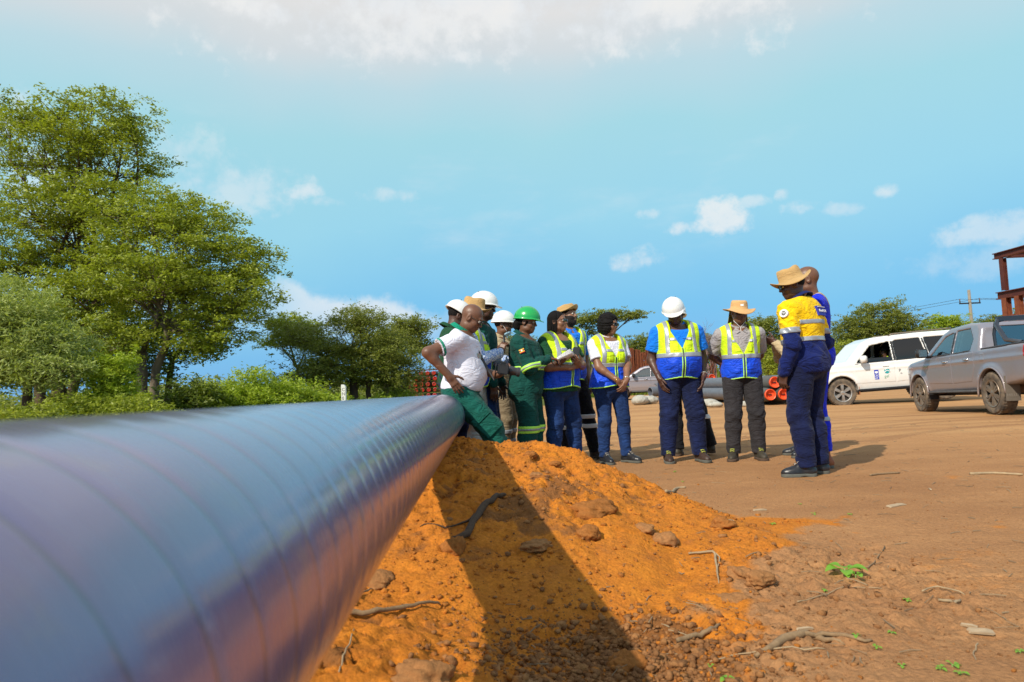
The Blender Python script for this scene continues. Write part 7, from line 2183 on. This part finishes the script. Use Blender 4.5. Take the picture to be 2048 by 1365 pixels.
clods('crumbs', 'small grit strewn over the flat ground', 9000, lambda rs, n: ((lambda y: (y * rs.uniform(-.1, .85, n), y))(2.1 + 9 * rs.rand(n) ** 1.6)), .001, .006, S_BR, 85, lambda x, y, rs: x == x)
def clod(px, py, Y, r, mt, label, seed, flat=.6):
    p = at(px, py, Y); p.z = gh(p.x, p.y)
    rs = np.random.RandomState(seed); ph = rs.rand(3) * 9
    V = IC3_V.copy(); d = 1 + .16 * np.sin(V @ rs.randn(3, 3) * 2.3 + ph).sum(1) * .6 + .05 * np.sin(V @ rs.randn(3, 3) * 5 + 2 * np.sin(V @ rs.randn(3, 3) * 4)).sum(1) + .028 * np.sin(V @ rs.randn(3, 3) * 12 + 2 * np.sin(V @ rs.randn(3, 3) * 9)).sum(1) + .014 * np.sin(V @ rs.randn(3, 3) * 26 + 3 * np.sin(V @ rs.randn(3, 3) * 17)).sum(1)
    V = V * d[:, None] * np.array([r * 1.25, r, r * flat])
    o = np_mesh('soil_clod', V, IC3_F, mt); o.location = (p.x, p.y, p.z + r * flat * .05); o.rotation_euler = (0, 0, seed)
    tag(o, label, 'clod', 'larger lumps of soil')
def surf(px, py):
    """where the sight line through a pixel meets the ground"""
    d = ray(px, py); ts = np.linspace(1.2, 12, 1500)
    X = d.x * ts; Yv = d.y * ts; Z = CAMZ + d.z * ts
    g = ground_h(X, Yv, True); i = int(np.argmax(Z < g)); return float(X[i]), float(Yv[i]), float(g[i])
def clod2(px, py, r, mt, label, seed, flat=.6):
    x, y, z = surf(px, py); clod(px, py, y, r, mt, label, seed, flat)
clod2(1187, 1026, .12, S_OR, 'large rounded brown lump bedded in the right face of the heap', 1, .42)
clod2(1290, 1060, .045, S_BR, 'small dark lump right of the large rounded one', 2)
clod2(1075, 955, .04, S_BR, 'small dark lump near the crest of the heap', 3)
clod2(1060, 912, .05, S_OR, 'rounded lump just under the crest below the green coverall', 4, .5)
clod2(908, 1100, .05, S_OR, 'roundish orange lump below the thick root in the shadow', 5, .9)
clod2(845, 1366, .065, S_BR, 'big dark brown lump at the bottom edge left of the pit', 6, .7)
clod2(1070, 1095, .06, S_BR, 'dark lump in the middle of the pipe shadow', 7, .5)
clod2(1480, 1150, .05, S_BR, 'broken brown lump at the right foot of the heap', 8, .6)
clod2(1462, 1205, .06, S_BR, 'wide brown lump with a crack under it at the right foot', 9, .5)
clod2(1520, 1165, .05, S_BR, 'small brown lump beside the crack', 10, .7)
clod2(1175, 1070, .055, S_OR, 'orange lump right of the pipe shadow', 11, .7)
clod2(1445, 1050, .05, S_OR, 'orange lump where the crest runs out', 12, .7)
clod2(1250, 1330, .05, S_OR, 'orange lump in the pit of loose clods', 13, .8)
clod2(1330, 1080, .06, S_BR, 'brown lump in the lower right face', 14, .6)
clod2(760, 1165, .06, S_BR, 'dark clod beside the pipe on the sunlit slope', 15, .6)
clod2(1110, 930, .035, S_OR, 'small orange lump on the crest under the woman with locs', 16, .6)
ROOT = mat('root_bark', (.32, .20, .10), .9, nscale=30, namp=.4, bump=.003, bscale=90); ROOTD = mat('dark_root', (.085, .048, .025), .9, nscale=30, namp=.3, bump=.003, bscale=90); STRAW = mat('dry_stick', (.42, .30, .17), .9, nscale=30, namp=.3)
def root_(pts, rads, mt, label, lift=.012, name='root', group=None, extra=()):
    rg = random.Random(len(label))
    W3 = []
    for (px, py) in pts:
        x, y, z = surf(px, py); W3.append(Vector((x, y, z)))
    def smooth(W, rads):
        P = []; r_ = []
        n = len(W)
        for i in range(n - 1):
            for t in (0, .25, .5, .75):
                a, b, c, d = W[max(i - 1, 0)], W[i], W[i + 1], W[min(i + 2, n - 1)]
                q = .5 * ((2 * b) + (c - a) * t + (2 * a - 5 * b + 4 * c - d) * t * t + (3 * b - a - 3 * c + d) * t ** 3)
                rr = rads[i] + (rads[i + 1] - rads[i]) * t
                q = q + Vector((rg.uniform(-1, 1), rg.uniform(-1, 1), 0)) * rr * .35
                q.z = gh(q.x, q.y) * .5 + q.z * .5 + rr * .6 + lift
                P.append(q); r_.append(rr * rg.uniform(.9, 1.12))
        q = W[-1].copy(); q.z = gh(q.x, q.y) + rads[-1]; P.append(q); r_.append(rads[-1] * .6)
        return P, r_
    mb = MB(); P, r_ = smooth(W3, rads); mb.tube(P, r_, 8)
    for (ep, er) in extra:
        E = [Vector(surf(*q)) for q in ep]; P, r_ = smooth(E, er); mb.tube(P, r_, 6)
    o = mb.build(name, mt, None, True); tag(o, label, 'stick' if name == 'stick' else 'root', group or 'roots and sticks on the soil')
root_([(905, 1088), (935, 1075), (962, 1030), (988, 1003), (1012, 995)], [.012, .016, .017, .014, .011], ROOTD, 'thick dark curved root lying across the pipe shadow', .01, extra=[([(962, 1030), (930, 1050), (890, 1062), (840, 1058)], [.006, .005, .004, .003])])
root_([(690, 1232), (740, 1238), (800, 1228), (850, 1216), (882, 1214)], [.009, .009, .008, .006, .004], ROOT, 'pale brown root sticking out of the sunlit slope beside the pipe', .015)
root_([(678, 1350), (690, 1310), (702, 1285), (708, 1262)], [.002, .0025, .0025, .002], STRAW, 'hair thin pale rootlet at the lower left of the slope', .004)
root_([(700, 1212), (722, 1192), (745, 1180)], [.005, .004, .003], ROOT, 'short root stub next to the pipe', .006)
root_([(1378, 1112), (1425, 1108), (1432, 1130), (1438, 1170)], [.005, .006, .005, .003], STRAW, 'forked pale rootlet on the right foot of the heap', .006, extra=[([(1425, 1108), (1440, 1120), (1432, 1145)], [.003, .003, .002])])
root_([(1355, 1288), (1385, 1280), (1415, 1268), (1440, 1252)], [.008, .009, .008, .005], ROOT, 'short thick stick lying right of the pit', .004, 'stick')
root_([(1512, 1318), (1560, 1292), (1605, 1276), (1640, 1282), (1690, 1293)], [.007, .013, .014, .010, .004], ROOT, 'forked branch half buried at the bottom right', .002, 'stick', extra=[([(1605, 1276), (1660, 1280), (1720, 1285), (1745, 1284)], [.010, .008, .006, .003])])
root_([(1420, 1332), (1480, 1312), (1560, 1300), (1650, 1300)], [.0025] * 4, STRAW, 'long thin rootlet below the forked branch', .003)
root_([(1595, 1206), (1640, 1195), (1700, 1172)], [.002] * 3, STRAW, 'thin straight stalk below the green seedling', .003)
root_([(1332, 986), (1350, 982), (1372, 977)], [.010, .011, .008], STRAW, 'pale stick behind the end of the heap', .004, 'stick')
root_([(1845, 1190), (1875, 1180), (1930, 1192)], [.003] * 3, STRAW, 'curled thin root at the right', .01)
root_([(1878, 1204), (1900, 1205), (1922, 1207)], [.005] * 3, STRAW, 'short straight twig at the right', .003, 'stick')
root_([(1770, 1098), (1740, 1140 - 5), (1728, 1140)], [.003] * 3, ROOT, 'dark twig right of the seedling', .003, 'stick')
root_([(1940, 950), (1990, 949), (2046, 952)], [.010] * 3, STRAW, 'long thin pale stick at the right edge', .003, 'stick')
root_([(1540 + 200, 953), (1760, 950), (1800, 948)], [.008] * 3, ROOT, 'brown stick on the ground right of the black boots', .003, 'stick')
def chip(px, py, L, w_, rz, label):
    x, y, z = surf(px, py)
    mb = MB(); mb.prism([(-L / 2, 0), (L / 2 * .85, -.002), (L / 2, .003), (L * .2, .007), (-L * .42, .006)], -w_ / 2, w_ / 2)
    o = mb.build('wood_chip', mat('pale_wood', (.46, .33, .20), .85, nscale=25, namp=.3, stretch=(1, 8, 8)), None); o.location = (x, y, z + .003); o.rotation_euler = (R(8), 0, rz)
    tag(o, label, 'wood chip', 'pale wood chips on the ground')
chip(1793, 1013, .16, .035, .45, 'long pale wood chip right of the near boots'); chip(1962, 1270, .075, .03, -.3, 'broad pale wood chip near the bottom right'); chip(1938, 1255, .05, .012, -.7, 'small sliver of wood beside the broad chip')
chip(1610, 1262, .06, .010, .1, 'thin pale splinter above the forked branch'); chip(1520, 1022, .09, .02, .1, 'reddish flat chip beyond the end of the heap'); chip(1860, 990 - 10, .07, .012, 1.2, 'far thin splinter on the ground')
# straw litter
rs = np.random.RandomState(91)
mb = MB()
for i in range(420):
    y = 2.1 + 9.5 * rs.rand() ** 1.3; x = y * rs.uniform(-.02, .8)
    if mound(np.array([x]), np.array([y]))[0][0] > .1: continue
    L = rs.uniform(.008, .035) * (1 + y * .12); a = rs.uniform(0, math.pi); z = float(ground_h(np.array([x]), np.array([y]))[0]) + .004
    d = Vector((math.cos(a), math.sin(a), rs.uniform(-.1, .15))) * L
    p0 = Vector((x, y, z)); mb.tube([p0 - d, p0 + Vector((rs.uniform(-1, 1), rs.uniform(-1, 1), .5)) * L * .15, p0 + d], rs.uniform(.0008, .002) * (1 + y * .1), 4)
o = mb.build('straw_litter', mat('straw_bits', (.36, .26, .15), .9, nscale=3, col2=(.14, .09, .05)), None); tag(o, 'bits of straw and twig strewn over the bare ground', 'litter', kind='stuff')
# seedlings
L_SEED = leaf_mat('seedling_leaf', (.12, .34, .02), (.26, .48, .05), .3)
def sprout(px, py, size, nl, label, seed, compound=False):
    x, y, z = surf(px, py); rs = np.random.RandomState(seed)
    root = empty('seedling', (x, y, z), 0, label, 'seedling', 'seedlings on the bare ground')
    mb = MB(); mb.tube([(0, 0, -.01), (0, 0, size * .3)], .0015 + size * .015, 5); mb.build('stem', mat('stem_green', (.25, .35, .10), .7), root, True)
    for i in range(nl):
        a = 2 * math.pi * i / nl + rs.rand() * .6; L = size * rs.uniform(.7, 1.1)
        base = Vector((0, 0, size * rs.uniform(.18, .35))); out_ = Vector((math.cos(a), math.sin(a), rs.uniform(.15, .5)))
        w_ = L * .32; side = Vector((-math.sin(a), math.cos(a), 0)); V = []; k = 6
        for j in range(k + 1):
            u = j / k; c_ = base + out_ * L * (.25 + .75 * u) + Vector((0, 0, -L * .35 * u * u)); ww = w_ * math.sin(math.pi * min(u * .95 + .03, 1)) ** .8 * (1.25 - u * .5)
            V += [tuple(c_ + side * ww + Vector((0, 0, ww * .3))), tuple(c_), tuple(c_ - side * ww + Vector((0, 0, ww * .3)))]
        Fc = []
        for j in range(k):
            for q in (0, 1): Fc.append((3 * j + q, 3 * j + q + 1, 3 * j + q + 4, 3 * j + q + 3))
        mb = MB(); mb.add(V, Fc); mb.tube([(0, 0, base.z * .8), tuple(base + out_ * L * .28)], .0012, 4); mb.build('leaf', L_SEED, root, True)
sprout(1690, 1150, .085, 6, 'largest green seedling with broad drooping leaves right of the heap', 1); sprout(1712, 1160, .05, 4, 'smaller seedling growing at the foot of the largest one', 2)
for i, (px, py, s_, lb) in enumerate([(1422, 1340, .03, 'small seedling right of the pit at the bottom'), (1455, 1364, .035, 'seedling cut by the bottom edge'), (1545, 1050, .03, 'seedling beyond the end of the heap'), (1628, 1030, .03, 'pair of tiny leaves behind the largest seedling'),
      (1700, 1031, .026, 'tiny seedling in line with the near boots'), (1650, 1186, .022, 'tiny leaf pair left below the largest seedling'), (1712, 1275, .025, 'seedling beside the tip of the forked branch'), (1783, 1268, .02, 'tiny seedling right of the forked branch'),
      (1753, 1298, .022, 'tiny leaf pair below the forked branch tip'), (1905, 1335, .035, 'broad leaved seedling at the bottom right'), (1880, 1341, .025, 'left neighbour of the bottom right seedling'), (1922, 1352, .026, 'right neighbour of the bottom right seedling'),
      (1804, 1337, .022, 'small seedling at the bottom between the branch and the corner'), (2040, 1308, .026, 'seedling at the right edge of the picture'), (1350, 945, .03, 'tiny far seedling left of the pale stick'), (1365, 965, .03, 'tiny far seedling above the pale stick'),
      (1405, 1270, .016, 'leaf pair on the short thick stick'), (1815, 1206, .02, 'lone tiny seedling among thin roots'), (1600, 1010, .022, 'very small seedling beyond the heap'), (808, 1358, .03, 'seedling on the dark lump at the bottom edge'), (1375, 1303, .018, 'tiny seedling under the short thick stick')]):
    sprout(px, py, s_ * .8, 3 + i % 3, lb, 10 + i)
# shoes of soil on pipe etc. end
print('done', time.time() - T0)
